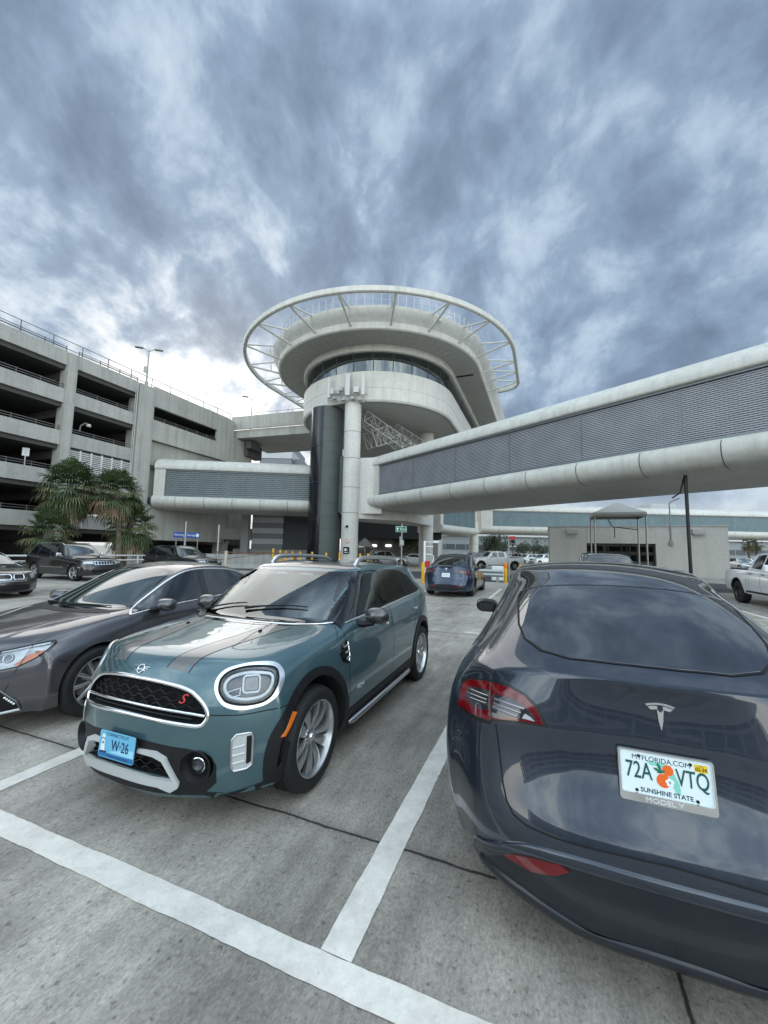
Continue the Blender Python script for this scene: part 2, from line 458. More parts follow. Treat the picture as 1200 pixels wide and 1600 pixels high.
    def arch(s, x, r, z, yin=.55, yout=1.3, n=48, flat=True):
        for sg in (-1, 1):
            prof = [(r * cos(2 * pi * k / n), r * sin(2 * pi * k / n)) for k in range(n)]
            vs = [Vector((x + a, sg * y, z + b)) for y in (yin, yout) for a, b in prof]
            fs = [tuple(range(n)), tuple(range(2 * n - 1, n - 1, -1))] + [(k, n + k, n + (k + 1) % n, (k + 1) % n) for k in range(n)]
            s.cut(vs, fs)
    def finish(s, angle=38):
        me = s.body.data; me.polygons.foreach_set('use_smooth', [True] * len(me.polygons)); me.set_sharp_from_angle(angle=radians(angle))
    def both(s, fn):
        """run fn for the left and the right side: fn(side sign, projection name)"""
        return [fn(-1, 'left'), fn(1, 'right')]

def ring_pts(n, r, a0=0.): return [(r * cos(a0 + 2 * pi * k / n), r * sin(a0 + 2 * pi * k / n)) for k in range(n)]

def make_wheel(root, x, y, R=.34, rim=.235, w=.225, spokes=10, style='wide', m=ALLOY, z=None, detail=1, cap=CHROME):
    """part 'wheel' (rim with its spokes) with tyre, brake disc and hub cap as sub-parts; outer face towards the sign of y"""
    sg = 1 if y > 0 else -1; z = R if z is None else z; n = 56 if detail else 28
    C = (x, y, z)
    o = lambda t: y + sg * t                                       # t: outward of the wheel centre plane (outer face = w/2)
    rb = MB()
    hw = w / 2
    prof = [(rim - .02, -hw + .01), (rim - .022, hw - .075), (rim - .012, hw - .026), (rim - .005, hw - .004), (rim + .004, hw - .001), (rim + .008, hw - .012), (rim + .004, -hw + .01)]
    rb.lathe([(r, sg * t) for r, t in prof], n, C, 'y', closed=True)
    d0 = hw - .035                                                    # spoke face depth at rim
    hubr = .07 if style != 'multi' else .06
    for k in range(spokes):
        a = 2 * pi * k / spokes + .1
        if style in ('wide', 'multi', 'turbine'):
            wi, wo = (.018, .044) if style == 'wide' else (.014, .017)
            if style == 'turbine': wi, wo = .02, .034
            secs = []
            for q in range(5):
                f = q / 4; rr = hubr * .7 + (rim - .006 - hubr * .7) * f; ww = wi + (wo - wi) * f ** .8
                dep = d0 + .012 * sin(pi * min(1, f * 1.05)) - .018 * (1 - f) ** 2; tw = (.06 * f if style == 'wide' else 0) * (1 if k % 2 else -1)
                secs.append((rr, ww, dep, tw))
            vs = []; fs = []
            for rr, ww, dep, tw in secs:
                for e, dd in ((-ww, -.03), (-ww, -.006), (-ww * .55, 0), (ww * .55, 0), (ww, -.006), (ww, -.03)):
                    a2 = a + tw; px, pz = rr * cos(a2) - e * sin(a2), rr * sin(a2) + e * cos(a2)
                    vs.append((x + px, o(dep + dd), z + pz))
            for q in range(4):
                for k2 in range(5): fs.append((q * 6 + k2, q * 6 + k2 + 1, (q + 1) * 6 + k2 + 1, (q + 1) * 6 + k2))
            rb.add(vs, fs)
    rb.lathe([(0.001, sg * (d0 - .012)), (hubr * .55, sg * (d0 - .012)), (hubr, sg * (d0 - .022)), (hubr, sg * (d0 - .07))], n // 2, C, 'y')
    wh = rb.build('wheel', m, root, 40)
    rb = MB()
    so = hw + .004
    tp = [(rim - .004, -hw + .01), (rim + .02, -so), (R - .035, -so - .002), (R - .012, -hw + .012), (R, -hw + .05)]
    for g in (-.045, -.015, .015, .045):
        tp += [(R, g - .006), (R - .008, g - .005), (R - .008, g + .005), (R, g + .006)]
    tp += [(R, hw - .05), (R - .012, hw - .012), (R - .022, hw - .001), (R - .035, so + .002), (R - .05, so + .004), (rim + .03, so + .002), (rim + .012, so - .004), (rim - .004, hw - .008)]
    rb.lathe([(r, sg * t) for r, t in tp], n, C, 'y'); rb.build('tyre', RUBBER, wh, 50)
    rb = MB(); rb.lathe([(.05, sg * (d0 - .075)), (rim * .72, sg * (d0 - .075)), (rim * .72, sg * (d0 - .1)), (.05, sg * (d0 - .1))], n // 2, C, 'y', closed=True)
    rb.lathe([(0.01, sg * (-hw + .03)), (rim - .03, sg * (-hw + .03))], n // 2, C, 'y', mi=1)
    rb.build('brake_disc', DISC, wh, 40, mats=[DISC, CAVITY])
    if detail:
        rb = MB(); rb.lathe([(.001, sg * (d0 + .004)), (.024, sg * (d0 + .003)), (.028, sg * (d0 - .003)), (.029, sg * (d0 - .02))], 20, C, 'y')
        rb.build('hub_cap', cap, wh, 40)
        rb = MB()
        for k in range(5):
            a = 2 * pi * k / 5 + .3; rb.lathe([(.001, sg * (d0 - .008)), (.008, sg * (d0 - .008)), (.009, sg * (d0 - .03))], 8, (x + .052 * cos(a), y, z + .052 * sin(a)), 'y')
        rb.build('wheel_bolts', DISC, wh, 40)
    return wh
# ------------------------------------------------------------------ the green hatchback
def rear_pose(X, Y, psi):            # a car whose nose points at the camera
    return (X, Y, 0), pi / 2 - psi
def build_mini():
    loc, rz = rear_pose(-1.283, 3.324, PSI)
    INTERIOR = mat('cabin_trim', (.030, .032, .030), .6)
    root = thing('green_crossover', 'teal green compact crossover with two grey bonnet stripes and a blue number plate', 'car', loc, rz)
    GREEN = paint('sage_green_paint', (.055, .116, .134), .42, .3)
    GREY = paint('grey_roof_paint', (.075, .074, .070), .6, .3)
    STRIPE = mat('stripe_grey', (.120, .116, .112), .3, .1, .8)
    st = [
     # x   sweep zbot wb  [(y,z) centre ... belt]
     (-.655, .25, .20, .7, [(0, .955), (.26, .955), (.52, .935), (.69, .895), (.785, .825)]),
     (-.54, .15, .21, .9, [(0, .985), (.30, .985), (.56, .965), (.725, .925), (.81, .85)]),
     (-.25, .05, .23, 1., [(0, 1.012), (.32, 1.010), (.60, .990), (.755, .955), (.832, .885)]),
     (-.03, .02, .23, 1., [(0, 1.037), (.34, 1.035), (.62, 1.012), (.77, .978), (.842, .925)]),
     (.17, .17, .23, 1., [(0, 1.060), (.36, 1.06), (.63, 1.040), (.775, 1.005), (.845, .955)]),
     (.25, .28, .23, .95, [(0, 1.068), (.36, 1.072), (.66, 1.055), (.775, 1.025), (.845, .985)]),
     (.70, .24, .23, .9, [(0, 1.31), (.36, 1.307), (.665, 1.285), (.762, 1.16), (.845, 1.005)]),
     (1.14, .12, .23, .9, [(0, 1.505), (.33, 1.50), (.640, 1.475), (.745, 1.265), (.845, 1.02)]),
     (1.28, .05, .23, .9, [(0, 1.54), (.33, 1.535), (.648, 1.505), (.748, 1.275), (.845, 1.035)]),
     (1.65, .0, .23, .9, [(0, 1.555), (.33, 1.55), (.655, 1.512), (.752, 1.285), (.845, 1.05)]),
     (2.2, .0, .23, .95, [(0, 1.545), (.33, 1.54), (.650, 1.502), (.748, 1.285), (.845, 1.08)]),
     (2.75, .0, .25, 1., [(0, 1.515), (.33, 1.51), (.630, 1.475), (.735, 1.275), (.84, 1.115)]),
     (3.04, -.05, .27, .9, [(0, 1.48), (.33, 1.475), (.60, 1.44), (.71, 1.26), (.815, 1.13)]),
     (3.24, -.12, .29, .8, [(0, 1.26), (.33, 1.255), (.55, 1.23), (.67, 1.18), (.80, 1.12)]),
     (3.40, -.20, .30, .7, [(0, 1.03), (.33, 1.03), (.57, 1.03), (.68, 1.02), (.785, 1.0)])]
    rows = [(.14, .035), (.36, .072), (.62, .085), (.86, .07), (1., .03)]
    front = [(-.725, .865), (-.78, .70), (-.797, .52), (-.797, .33), (-.755, .185)]
    rear = [(3.43, .90), (3.46, .72), (3.475, .52), (3.46, .38), (3.42, .30)]
    def crease(p, q):
        (i, j, k), (i2, j2, k2) = p, q
        if k == k2 == 0:
            if abs(j) == abs(j2) == 4 and j == j2: return .55 if min(i, i2) >= 5 else .25
            if abs(j) == 2 and j == j2 and 5 <= min(i, i2) < 13: return .75
            if i == i2 == 5: return .6
            if i == i2 == 7: return .35
            if i == i2 == 12: return .6
            if i == i2 == 13: return .2
        if k == k2 == len(rows): return .5
    c = Car(root, st, rows, front, rear, GREEN, pf=3., pr=2.8, crease=crease)
    M = lambda P: [(-a, b) for a, b in P]                       # the mirror image of an outline across the car
    sym = lambda H: H + [(-a, b) for a, b in reversed(H) if abs(a) > 1e-6]
    # ---- openings
    grille = sym([(0, .840), (.13, .838), (.275, .825), (.388, .800), (.455, .763), (.503, .720), (.532, .668), (.520, .628), (.493, .610), (.41, .616), (.29, .627), (.13, .638), (0, .641)])
    mesh_lo = sym([(0, .448), (.16, .447), (.26, .440), (.322, .418), (.385, .312), (.25, .325), (0, .335)])
    LENS = [(-.042, .685), (-.051, .738), (-.104, .778), (-.206, .796), (-.325, .788), (-.374, .769), (-.387, .724), (-.375, .676), (-.341, .623), (-.284, .595), (-.183, .590), (-.093, .613), (-.058, .647)]
    HLO = [(-.012, .687), (-.020, .744), (-.069, .792), (-.159, .815), (-.265, .822), (-.363, .812), (-.412, .779), (-.430, .733), (-.420, .679), (-.385, .618), (-.329, .580), (-.262, .564), (-.162, .560), (-.082, .582), (-.036, .627)]
    VENT = [(-.128, .398), (-.153, .425), (-.236, .427), (-.251, .403), (-.251, .337), (-.251, .245), (-.222, .226), (-.148, .220), (-.134, .246), (-.128, .333)]
    WS = sym([(0, 1.418), (.30, 1.412), (.52, 1.396), (.61, 1.24), (.688, 1.075), (.64, 1.062), (.30, 1.066), (0, 1.068)])
    SIDE = [[(.86, 1.085), (1.16, 1.420), (1.22, 1.432), (1.572, 1.436), (1.540, 1.100)], [(1.625, 1.106), (1.655, 1.434), (2.20, 1.402), (2.245, 1.138)]]
    QUART = [(2.315, 1.145), (2.295, 1.385), (2.53, 1.325), (2.69, 1.165)]
    c.pocket(inset(grille, .004), 'front', .05)
    c.pocket(inset(mesh_lo, .004), 'front', .05)
    for sg in (-1, 1):
        D = ('dir', -40 * sg, 8); f = (lambda P: P) if sg < 0 else M
        c.pocket(spline(inset(f(LENS), .003), 4), D, .045, LAMPIN)
        c.pocket([(sg * .500 + .088 * cos(k * pi / 12), .385 + .088 * sin(k * pi / 12)) for k in range(24)], 'front', .035)
    for x in (0, 2.67): c.arch(x, .395, .365)
    c.cut([(x, y, z) for z, x0, x1, w in ((.50, .70, 2.95, .70), (1.045, .66, 3.02, .74), (1.075, .66, 3.02, .735), (1.445, 1.20, 2.86, .585)) for x, y in ((x0, -w), (x1, -w), (x1, w), (x0, w))],
          [(3, 2, 1, 0), (12, 13, 14, 15)] + [(l * 4 + k, l * 4 + (k + 1) % 4, l * 4 + 4 + (k + 1) % 4, l * 4 + 4 + k) for l in range(3) for k in range(4)], INTERIOR)
    c.pocket(WS, 'front', .12, INTERIOR)
    for pr in ('left', 'right'):
        for W in SIDE: c.pocket(W, pr, .14, INTERIOR)
    c.finish()
    R = root
    # ---- bonnet, roof and black greenhouse
    for sg in (-1, 1):
        sp = [(-.668, .120 * sg), (-.648, .285 * sg), (.19, .335 * sg), (.165, .155 * sg)]
        sp = [(-.668, .185), (-.645, .345), (-.3, .405), (.09, .49), (.20, .53), (.172, .335), (-.3, .245)]
        c.patch('bonnet_stripe', [(a, b * sg) for a, b in sp], 'top', STRIPE, off=.0012, skirt=.001)
        for e in ([(-.668, .185), (-.3, .245), (.172, .335)], [(-.645, .345), (-.3, .405), (.09, .49), (.20, .53)]): c.trim('stripe_edge', [(a, b * sg) for a, b in e], 'top', GAP, w=.005, h=0, off=.0016)
    roof = [(1.10, .0), (1.115, .3), (1.165, .56), (1.24, .612), (2.0, .622), (2.6, .60), (2.93, .55), (2.97, .3), (2.985, 0)]
    c.patch('roof_panel', roof + [(a, -b) for a, b in reversed(roof) if b], 'top', GREY, off=.003)
    full = sym([(0, 1.452), (.33, 1.446), (.60, 1.432), (.70, 1.25), (.755, 1.07), (.72, 1.043), (.62, 1.046), (.30, 1.052), (0, 1.053)])
    c.patch('windscreen_surround', full, 'front', GLOSSB, off=.002, holes=[WS], step=.03)
    c.patch('windscreen', WS, 'front', see_glass('windscreen_glass', (.66, .80, .74), .62), off=.003, skirt=0)
    GH = [(.46, 1.036), (.62, 1.18), (.80, 1.345), (1.06, 1.447), (1.25, 1.462), (1.9, 1.458), (2.33, 1.425), (2.62, 1.345), (2.80, 1.17), (2.70, 1.141), (2.2, 1.122), (1.55, 1.094), (.85, 1.062)]
    for sg, pr in ((-1, 'left'), (1, 'right')):
        c.patch('pillar_panel', GH, pr, GLOSSB, off=.003, holes=SIDE + [QUART])
        c.trim('pillar_trim', [(-.768 * -sg, 1.032), (-.735 * -sg, 1.15), (-.700 * -sg, 1.26), (-.660 * -sg, 1.36), (-.622 * -sg, 1.44)], 'front', GLOSSB, w=.10, h=.004, off=.004, smooth=4, seg=7)
        for W, g in zip(SIDE, (see_glass('side_glass', (.60, .74, .68), .5), see_glass('rear_side_glass', (.4, .45, .45), .25))): c.patch('side_window', W, pr, g, off=.003, skirt=0)
        c.patch('quarter_window', QUART, pr, TINT, off=.0035)
        c.trim('chrome_beltline', [(.53, 1.031), (.81, 1.051), (1.55, 1.085), (2.2, 1.113), (2.70, 1.132), (2.82, 1.145)], pr, CHROME, w=.020, h=.007)
        # door and wing joints
        c.trim('panel_joint', [(.353, .936), (.42, .985), (.475, 1.028)], pr, GAP, w=.006, h=0, off=.0008)
        c.trim('panel_joint', [(.505, 1.022), (.495, .92), (.488, .769), (.478, .36)], pr, GAP, w=.007, h=0, off=.0008)
        c.trim('panel_joint', [(1.585, 1.085), (1.60, .97), (1.57, .74), (1.50, .36)], pr, GAP, w=.007, h=0, off=.0008)
        c.trim('panel_joint', [(2.52, 1.11), (2.46, .93), (2.36, .80), (2.28, .74)], pr, GAP, w=.007, h=0, off=.0008)
        c.trim('panel_joint', [(-.338, .672), (-.541, .657), (-.650, .667)], pr, GAP, w=.006, h=0, off=.0008)
        # handles
        for hx, hz in ((1.29, .925), (2.29, .962)):
            a = c.hit((hx, hz), pr)[0]; m = MB()
            m.tube([a + Vector((q * .17 + .0, sg * (.004 + .028 * sin(pi * (.1 + .8 * q))), q * .006)) for q in [k / 8 for k in range(9)]], [.008, .011, .013, .013, .013, .013, .013, .011, .008], 10); m.build('door_handle', CHROME, R)
        # side scuttle
        SC = [(.405, .905), (.515, .915), (.500, .785), (.468, .745), (.385, .775), (.355, .845)]
        sc = c.patch('side_scuttle', SC, pr, GLOSSB, off=.014, smooth=0, skirt=.012)
        for k in range(3): c.trim('bar', [(.405 + .006 * k, .875 - .045 * k), (.495, .88 - .045 * k)], pr, CHROME, w=.014, h=.006, off=.015, parent=sc)
        c.trim('bar', [(.50, .905), (.49, .80), (.465, .76)], pr, CHROME, w=.014, h=.006, off=.015, parent=sc)
        # black arches, sills
        for ax in (0, 2.67):
            A = []; 
            a0, a1 = (-42, 208) if ax == 0 else (-28, 222)
            ro = .456 if ax == 0 else .462
            for k in range(37):
                t = radians(a1 + (a0 - a1) * k / 36); A.append((ax - ro * cos(t) * -1, .365 + ro * sin(t)))
            for k in range(37):
                t = radians(a0 + (a1 - a0) * k / 36); A.append((ax + .397 * cos(t), .365 + .397 * sin(t)))
            A = [(x, max(z, .20)) for x, z in A]; B = []
            for q in A:
                if not B or (Vector(q) - Vector(B[-1])).length > .004: B.append(q)
            c.patch('wheel_arch', B, pr, CLAD, off=.010, step=.03, skirt=.03)
        c.patch('sill', [(.44, .375), (1.5, .385), (2.25, .40), (2.22, .22), (1.2, .19), (.42, .20)], pr, CLAD, off=.004)
        m = MB(); a0 = sg * .905
        m.tube([(.50, a0, .262), (.56, a0 + sg * .012, .266), (1.3, a0 + sg * .014, .272), (2.05, a0 + sg * .012, .277), (2.12, a0, .275)], [.012, .026, .026, .026, .012], 10); m.build('sill_strip', SATIN, R)
        c.patch('side_marker', [(-.388, .50), (-.365, .498), (-.268, .612), (-.288, .62)], pr, ORANGE, off=.016, skirt=.01)
        # mirror
        m = MB(); n = 14
        cx, cz, cy = .80, 1.085, sg * 1.005
        prof = [(0, .02), (.03, .075), (.075, .10), (.12, .095), (.15, .078), (.152, .06)]
        for q, (dx, r) in enumerate(prof):
            for k in range(n):
                t = 2 * pi * k / n; cc, ss = cos(t), sin(t)
                yy = (abs(cc) ** .7) * (1 if cc > 0 else -1) * r * 1.18; zz = (abs(ss) ** .8) * (1 if ss > 0 else -1) * r * .74
                m.v.append(Vector((cx + dx - .05, cy + yy, cz + zz)))
        for q in range(len(prof) - 1):
            for k in range(n): m.f.append((q * n + k, q * n + (k + 1) % n, (q + 1) * n + (k + 1) % n, (q + 1) * n + k)); m.fm.append(0)
        m.f.append(tuple(range(n))); m.fm.append(0); m.f.append(tuple(range((len(prof) - 1) * n, len(prof) * n))[::-1]); m.fm.append(1)
        mi = m.build('mirror', GREY, R, 40, mats=[GREY, mat('mirror_glass', (.7, .72, .75), .02, 1.)])
        m = MB(); p0 = c.hit((.80, 1.01), pr)[0]
        m.tube([p0 - Vector((0, sg * .02, .0)), p0 + Vector((0, sg * .05, -.005)), (cx + .01, sg * .97, 1.02), (cx + .02, sg * .985, 1.06)], [.035, .03, .028, .035], 10); m.build('mirror_arm', CLAD, mi)
    t = text_mesh('door_script', 'ALL4', .055, CHROME, R, Matrix(((-1, 0, 0, 0), (0, 0, -1, 0), (0, 1, 0, 0), (0, 0, 0, 1))) if False else Matrix(((1, 0, 0, .69), (0, 0, -1, c.hit((.69, .505), 'left')[0].y - .003), (0, 1, 0, .505), (0, 0, 0, 1))), .001, shear=.25, sx=1.2)
    # ---- front: grille
    g = c.trim('grille_frame', grille, 'front', CHROME, w=.024, h=.010, off=.0, closed=True, smooth=4)
    c.trim('crossbar', [(-.515, .664), (-.42, .679), (-.25, .694), (0, .702), (.25, .694), (.42, .679), (.515, .664)], 'front', CHROME, w=.016, h=.008, off=-.004, parent=g, smooth=4)
    m = MB()
    def comb(zf, off, cw, ch, lim, mm, r=.006):
        # rows of flattened hexagons: wavy bars, each row shifted by half a cell
        for row in range(20):
            z0 = zf + row * ch; ph = row % 2
            run = []
            for k in range(-60, 61):
                y = k * cw / 6; w = abs(((k / 6 + .5 * ph) % 1) - .5) * 2; zz = z0 + (min(1, max(0, w * 1.6 - .3)) - .5) * ch * .62
                if inside((y, zz), lim): run.append((y, zz))
                else:
                    if len(run) > 1: mm.tube([c.hit(p, 'front', off)[0] for p in run], r, 5)
                    run = []
            if len(run) > 1: mm.tube([c.hit(p, 'front', off)[0] for p in run], r, 5)
    comb(.71, -.022, .098, .036, inset(grille, .012), m); m.build('honeycomb', BLACK, g)
    m = MB()
    m.tube([c.hit((y, .665 - .03 * (abs(y) / .5) ** 2), 'front', -.03)[0] for y in [(-.44 + .04 * k) for k in range(23)]], .006, 6); m.build('slat', CLAD, g)
    M3 = lambda x, y, z, rx=0.: Matrix.Translation((x, y, z)) @ Matrix(((0, 0, -1, 0), (-1, 0, 0, 0), (0, 1, 0, 0), (0, 0, 0, 1))) @ Matrix.Rotation(rx, 4, 'X')
    ph = c.hit((-.375, .755), 'front', .0)[0]
    text_mesh('letter', 'S', .080, mat('badge_red', (.42, .03, .03), .25, .5), g, M3(ph.x - .006, ph.y, ph.z, -.5) @ Matrix.Rotation(.45, 4, 'Y'), .004, shear=.3)
    # winged badge on the bonnet lip
    L, n = c.hit((-.682, 0), 'top'); L2, n2 = c.hit((0, .885), 'front'); L, n = L2, n2
    X = Vector((0, -1, 0)); Z = n.normalized(); Y = Z.cross(X).normalized(); MM = Matrix.Translation(L + n * .002) @ Matrix((X, Y, Z)).transposed().to_4x4()
    m = MB(); m.tube([MM @ Vector((.026 * cos(t), .026 * sin(t), .003)) for t in [2 * pi * k / 24 for k in range(24)]], .0035, 6, True)
    for sx in (-1, 1):
        for (y0, x1, dy) in ((.013, .072, .003), (.002, .062, 0.), (-.009, .050, -.002)):
            m.tube([MM @ Vector((sx * .024, y0 * .9, .003)), MM @ Vector((sx * x1, y0 + dy, .002))], [.0035, .002], 6)
    m.tube([MM @ Vector((-.02, -.004, .003)), MM @ Vector((.02, -.004, .003))], .003, 6); m.build('winged_badge', CHROME, R)
    # ---- lamps
    for sg in (-1, 1):
        D = ('dir', -40 * sg, 8); f = (lambda P: P) if sg < 0 else M
        h = c.patch('headlight', f(LENS), D, CLEARLAMP, off=.002, skirt=.004, smooth=4)
        c.patch('lamp_surround', f(HLO), D, mat('bright_chrome', (.88, .89, .90), .28, 1.), off=.006, holes=[[tuple(q) for q in spline(inset(f(LENS), -.010), 4)]], skirt=.01, step=.012, parent=h, smooth=4)
        c.trim('gasket', inset(f(LENS), -.006), D, GAP, w=.018, h=.002, off=.002, closed=True, parent=h, smooth=4)
        c.trim('light_guide', inset(f(LENS), .026), D, WHITELED, w=.020, h=.008, off=-.014, closed=True, parent=h, smooth=4)
        c.patch('reflector', inset(f(LENS), .0), D, mat('lamp_bowl', (.085, .09, .10), .25, .6), off=-.034, skirt=0, parent=h, smooth=4)
        u, v, d = c.frame(D); q0 = [f([p])[0] for p in ((-.176, .748), (-.272, .756), (-.280, .650), (-.182, .655))]
        sq = [tuple(p) for p in rrect(sum(p[0] for p in q0) / 4, .702, .100, .098, .020)]
        c.trim('projector_frame', sq, D, WHITELED, w=.013, h=.006, off=-.012, closed=True, parent=h)
        c.patch('projector', inset(sq, .012), D, mat('projector_glass', (.10, .12, .15), .03, .1, 1.), off=-.010, skirt=.02, parent=h)
        tq = f([(-.085, .664), (-.162, .684), (-.160, .642), (-.108, .636)])
        c.trim('turn_lamp', tq, D, WHITELED, w=.007, h=.004, off=-.014, closed=True, parent=h)
        # bumper vents
        vt = c.patch('bumper_vent', f(VENT), D, SILVERP, off=.004, smooth=0, skirt=.012)
        c.trim('rim', f(VENT), D, SATIN, w=.012, h=.007, off=.004, closed=True, parent=vt)
        c.patch('slot', f([(-.212, .408), (-.243, .412), (-.243, .262), (-.216, .252)]), D, GAP, off=.0065, parent=vt, skirt=.003)
        for k in range(3): c.trim('rib', f([(-.135, .262 + .044 * k), (-.205, .272 + .044 * k)]), D, SILVERP, w=.012, h=.006, off=.004, parent=vt)
    # ---- lower bumper
    FC = (.500, .385)
    low = sym([(0, .520), (.20, .512), (.33, .498), (.44, .488), (.53, .470), (.575, .440), (.600, .384), (.598, .290), (.545, .236), (.62, .222), (.60, .185), (.30, .165), (0, .16)])
    fogs = [[(sg * FC[0] + .088 * cos(k * pi / 12), FC[1] + .088 * sin(k * pi / 12)) for k in range(24)] for sg in (-1, 1)]
    c.patch('lower_bumper', low, 'front', CLAD, off=.004, holes=[[tuple(p) for p in inset(mesh_lo, -.004)]] + fogs)
    for sg in (-1, 1):
        c.patch('corner_cladding', [(-.34 + 0, .45), (-.36, .33), (-.44, .245), (-.60, .205), (-.60, .17), (-.38, .17), (-.28, .19), (-.27, .43)], 'left' if sg < 0 else 'right', CLAD, off=.006)
        P, n = c.hit((sg * FC[0], FC[1]), 'front'); m = MB(); ax = Vector((-1, sg * -.25 * -1, 0)).normalized()
        def cone(prof, mm, name, par):
            b = MB(); e = Vector((0, 0, 1)); g2 = ax.cross(e).normalized(); e = g2.cross(ax)
            for r, t in prof:
                for k in range(24): b.v.append(P + ax * t + (g2 * cos(k * pi / 12) + e * sin(k * pi / 12)) * r)
            for q in range(len(prof) - 1):
                for k in range(24): b.f.append((q * 24 + k, q * 24 + (k + 1) % 24, q * 24 + 24 + (k + 1) % 24, q * 24 + 24 + k)); b.fm.append(0)
            return b.build(name, mm, par, 40)
        fg = cone([(.094, .006), (.088, .008), (.062, -.045), (.05, -.047)], CLAD, 'fog_light', R)
        cone([(.05, -.05), (.046, -.018), (.042, -.016)], CHROME, 'bezel', fg); cone([(.044, -.018), (.03, -.012), (.0005, -.009)], CLEARLAMP, 'lens', fg); cone([(.044, -.03), (.022, -.046), (.0005, -.048)], mat('lamp_bowl', (.1, .1, .11)), 'bowl', fg)
    OUT = sym([(0, .468), (.18, .466), (.27, .466), (.335, .438), (.412, .300), (.405, .272), (.36, .242), (.285, .268), (.09, .276), (0, .278)])
    INN = sym([(0, .446), (.16, .445), (.255, .438), (.315, .416), (.380, .310), (.25, .320), (0, .330)])
    sk = c.patch('skid_frame', OUT, 'front', SILVERP, off=.022, holes=[INN], skirt=.03, step=.02)
    m = MB()
    comb(.345, -.02, .09, .034, inset(mesh_lo, .008), m, .004); m.build('mesh_grille', GLOSSB, R)
    m = MB()
    for sx in (-.2, .2):
        P = c.hit((sx, .235), 'front')[0]; m.bevbox((P.x + .03, P.y, .225), (.05, .12, .05), .01)
    # number plate
    Pc = c.hit((0, .46), 'front'); px = Pc[0].x - .034
    TB = M3(px, -.002, .461, .0) @ Matrix.Rotation(-.06, 4, 'X')
    m = MB(); m.prism(rrect(0, 0, .305, .152, .012), -.0015, .0015, TB); pl = m.build('number_plate', mat('plate_blue', (.13, .42, .62), .3, 0, .5), R)
    m = MB(); m.bevbox((px + .018, -.002, .462), (.03, .30, .10), .01); m.build('plate_bracket', BLACK, R)
    DK = mat('plate_navy', (.01, .03, .10), .4); PW = mat('plate_white', (.70, .78, .80), .4)
    m = MB(); m.prism([(-.150, -.072), (.150, -.072), (.150, -.044), (.05, -.048), (-.15, -.050)], .0016, .0019, TB); m.build('blue_band', mat('plate_deep', (.02, .14, .34), .35), pl)
    m = MB(); m.prism([(-.06, -.04), (.148, -.044), (.148, .0), (.06, -.012), (-.02, -.03)], .0016, .0019, TB); m.build('pale_band', mat('plate_pale', (.30, .60, .75), .35), pl)
    text_mesh('state_name', 'CONNECTICUT', .026, DK, pl, TB @ Matrix.Translation((0, .058, .002)), .0004, sx=1.05)
    text_mesh('plate_number', 'W\u00b726', .080, DK, pl, TB @ Matrix.Translation((.030, .0, .002)), .0006, bold=.001, sx=.82)
    text_mesh('slogan', 'Preserve the Sound', .022, DK, pl, TB @ Matrix.Translation((.02, -.060, .002)), .0004, sx=1.0)
    m = MB(); m.prism([(-.138, -.045), (-.098, -.045), (-.108, .03), (-.128, .03)], .002, .0026, TB); m.prism([(-.132, .033), (-.104, .033), (-.104, .048), (-.118, .058), (-.132, .048)], .002, .0026, TB); m.build('lighthouse', PW, pl)
    m = MB(); m.prism([(-.132, .028), (-.104, .028), (-.104, .033), (-.132, .033)], .0026, .003, TB); m.prism([(-.142, -.05), (-.08, -.05), (-.085, -.038), (-.14, -.04)], .0026, .003, TB); m.prism([(-.124, .0), (-.112, .0), (-.112, .012), (-.124, .012)], .0026, .003, TB); m.build('lighthouse_trim', DK, pl)
    # ---- wipers, washers, roof rails, aerial, cowl
    c.trim('chrome_cowl_line', [(.515, -.742), (.40, -.66), (.275, -.50), (.215, -.33), (.195, -.15), (.19, 0), (.195, .15), (.215, .33), (.275, .50), (.40, .66), (.515, .742)], 'top', CHROME, w=.016, h=.006, off=.001, smooth=4)
    c.patch('cowl_panel', [(.50, -.72), (.275, -.49), (.22, -.32), (.20, 0), (.22, .32), (.275, .49), (.50, .72), (.52, .66), (.40, .40), (.345, 0), (.40, -.40), (.52, -.66)], 'top', BLACK, off=.002)
    for a, b in (((.36, .08), (.50, -.48)), ((.40, .58), (.43, .12))):
        P = [c.hit((a[0] + (b[0] - a[0]) * t, a[1] + (b[1] - a[1]) * t), 'top', .022)[0] for t in [k / 8 for k in range(9)]]
        m = MB(); m.tube(P, [.014, .012, .009, .008, .008, .007, .007, .006, .005], 6); m.build('wiper', BLACK, R)
    for y in (-.37, .37):
        P, n = c.hit((.0, y), 'top'); m = MB(); m.bevbox(P + n * .006, (.03, .022, .014), .004); m.build('washer_jet', BLACK, R)
    for sg in (-1, 1):
        P = [c.hit((1.30 + 1.42 * t, sg * (.535 - .02 * t)), 'top', h)[0] for t, h in ((0, -.01), (.04, .03), (.10, .058), (.2, .068), (.5, .070), (.8, .068), (.9, .058), (.96, .03), (1., -.01))]
        m = MB(); m.tube(spline(P, 4, False), .025, 10); m.build('roof_rail', SATIN, R)
    P, n = c.hit((2.75, 0), 'top'); m = MB(); m.tube([P, P + Vector((.09, 0, .05))], [.03, .006], 8); m.build('aerial', BLACK, R)
    c.patch('sunroof', [(1.35, -.42), (1.35, .42), (2.1, .42), (2.1, -.42)], 'top', GLOSSB, off=.005)
    # ---- cabin
    m = MB(); m.bevbox((.66, 0, .985), (.36, 1.36, .14), .05); m.bevbox((.76, -.36, 1.055), (.14, .34, .05), .02); m.build('dashboard', INTERIOR, R)
    m = MB(); cwh = Vector((1.02, -.36, .93)); e1 = Vector((0, 1, 0)); e2 = Vector((.42, 0, .91)).normalized()
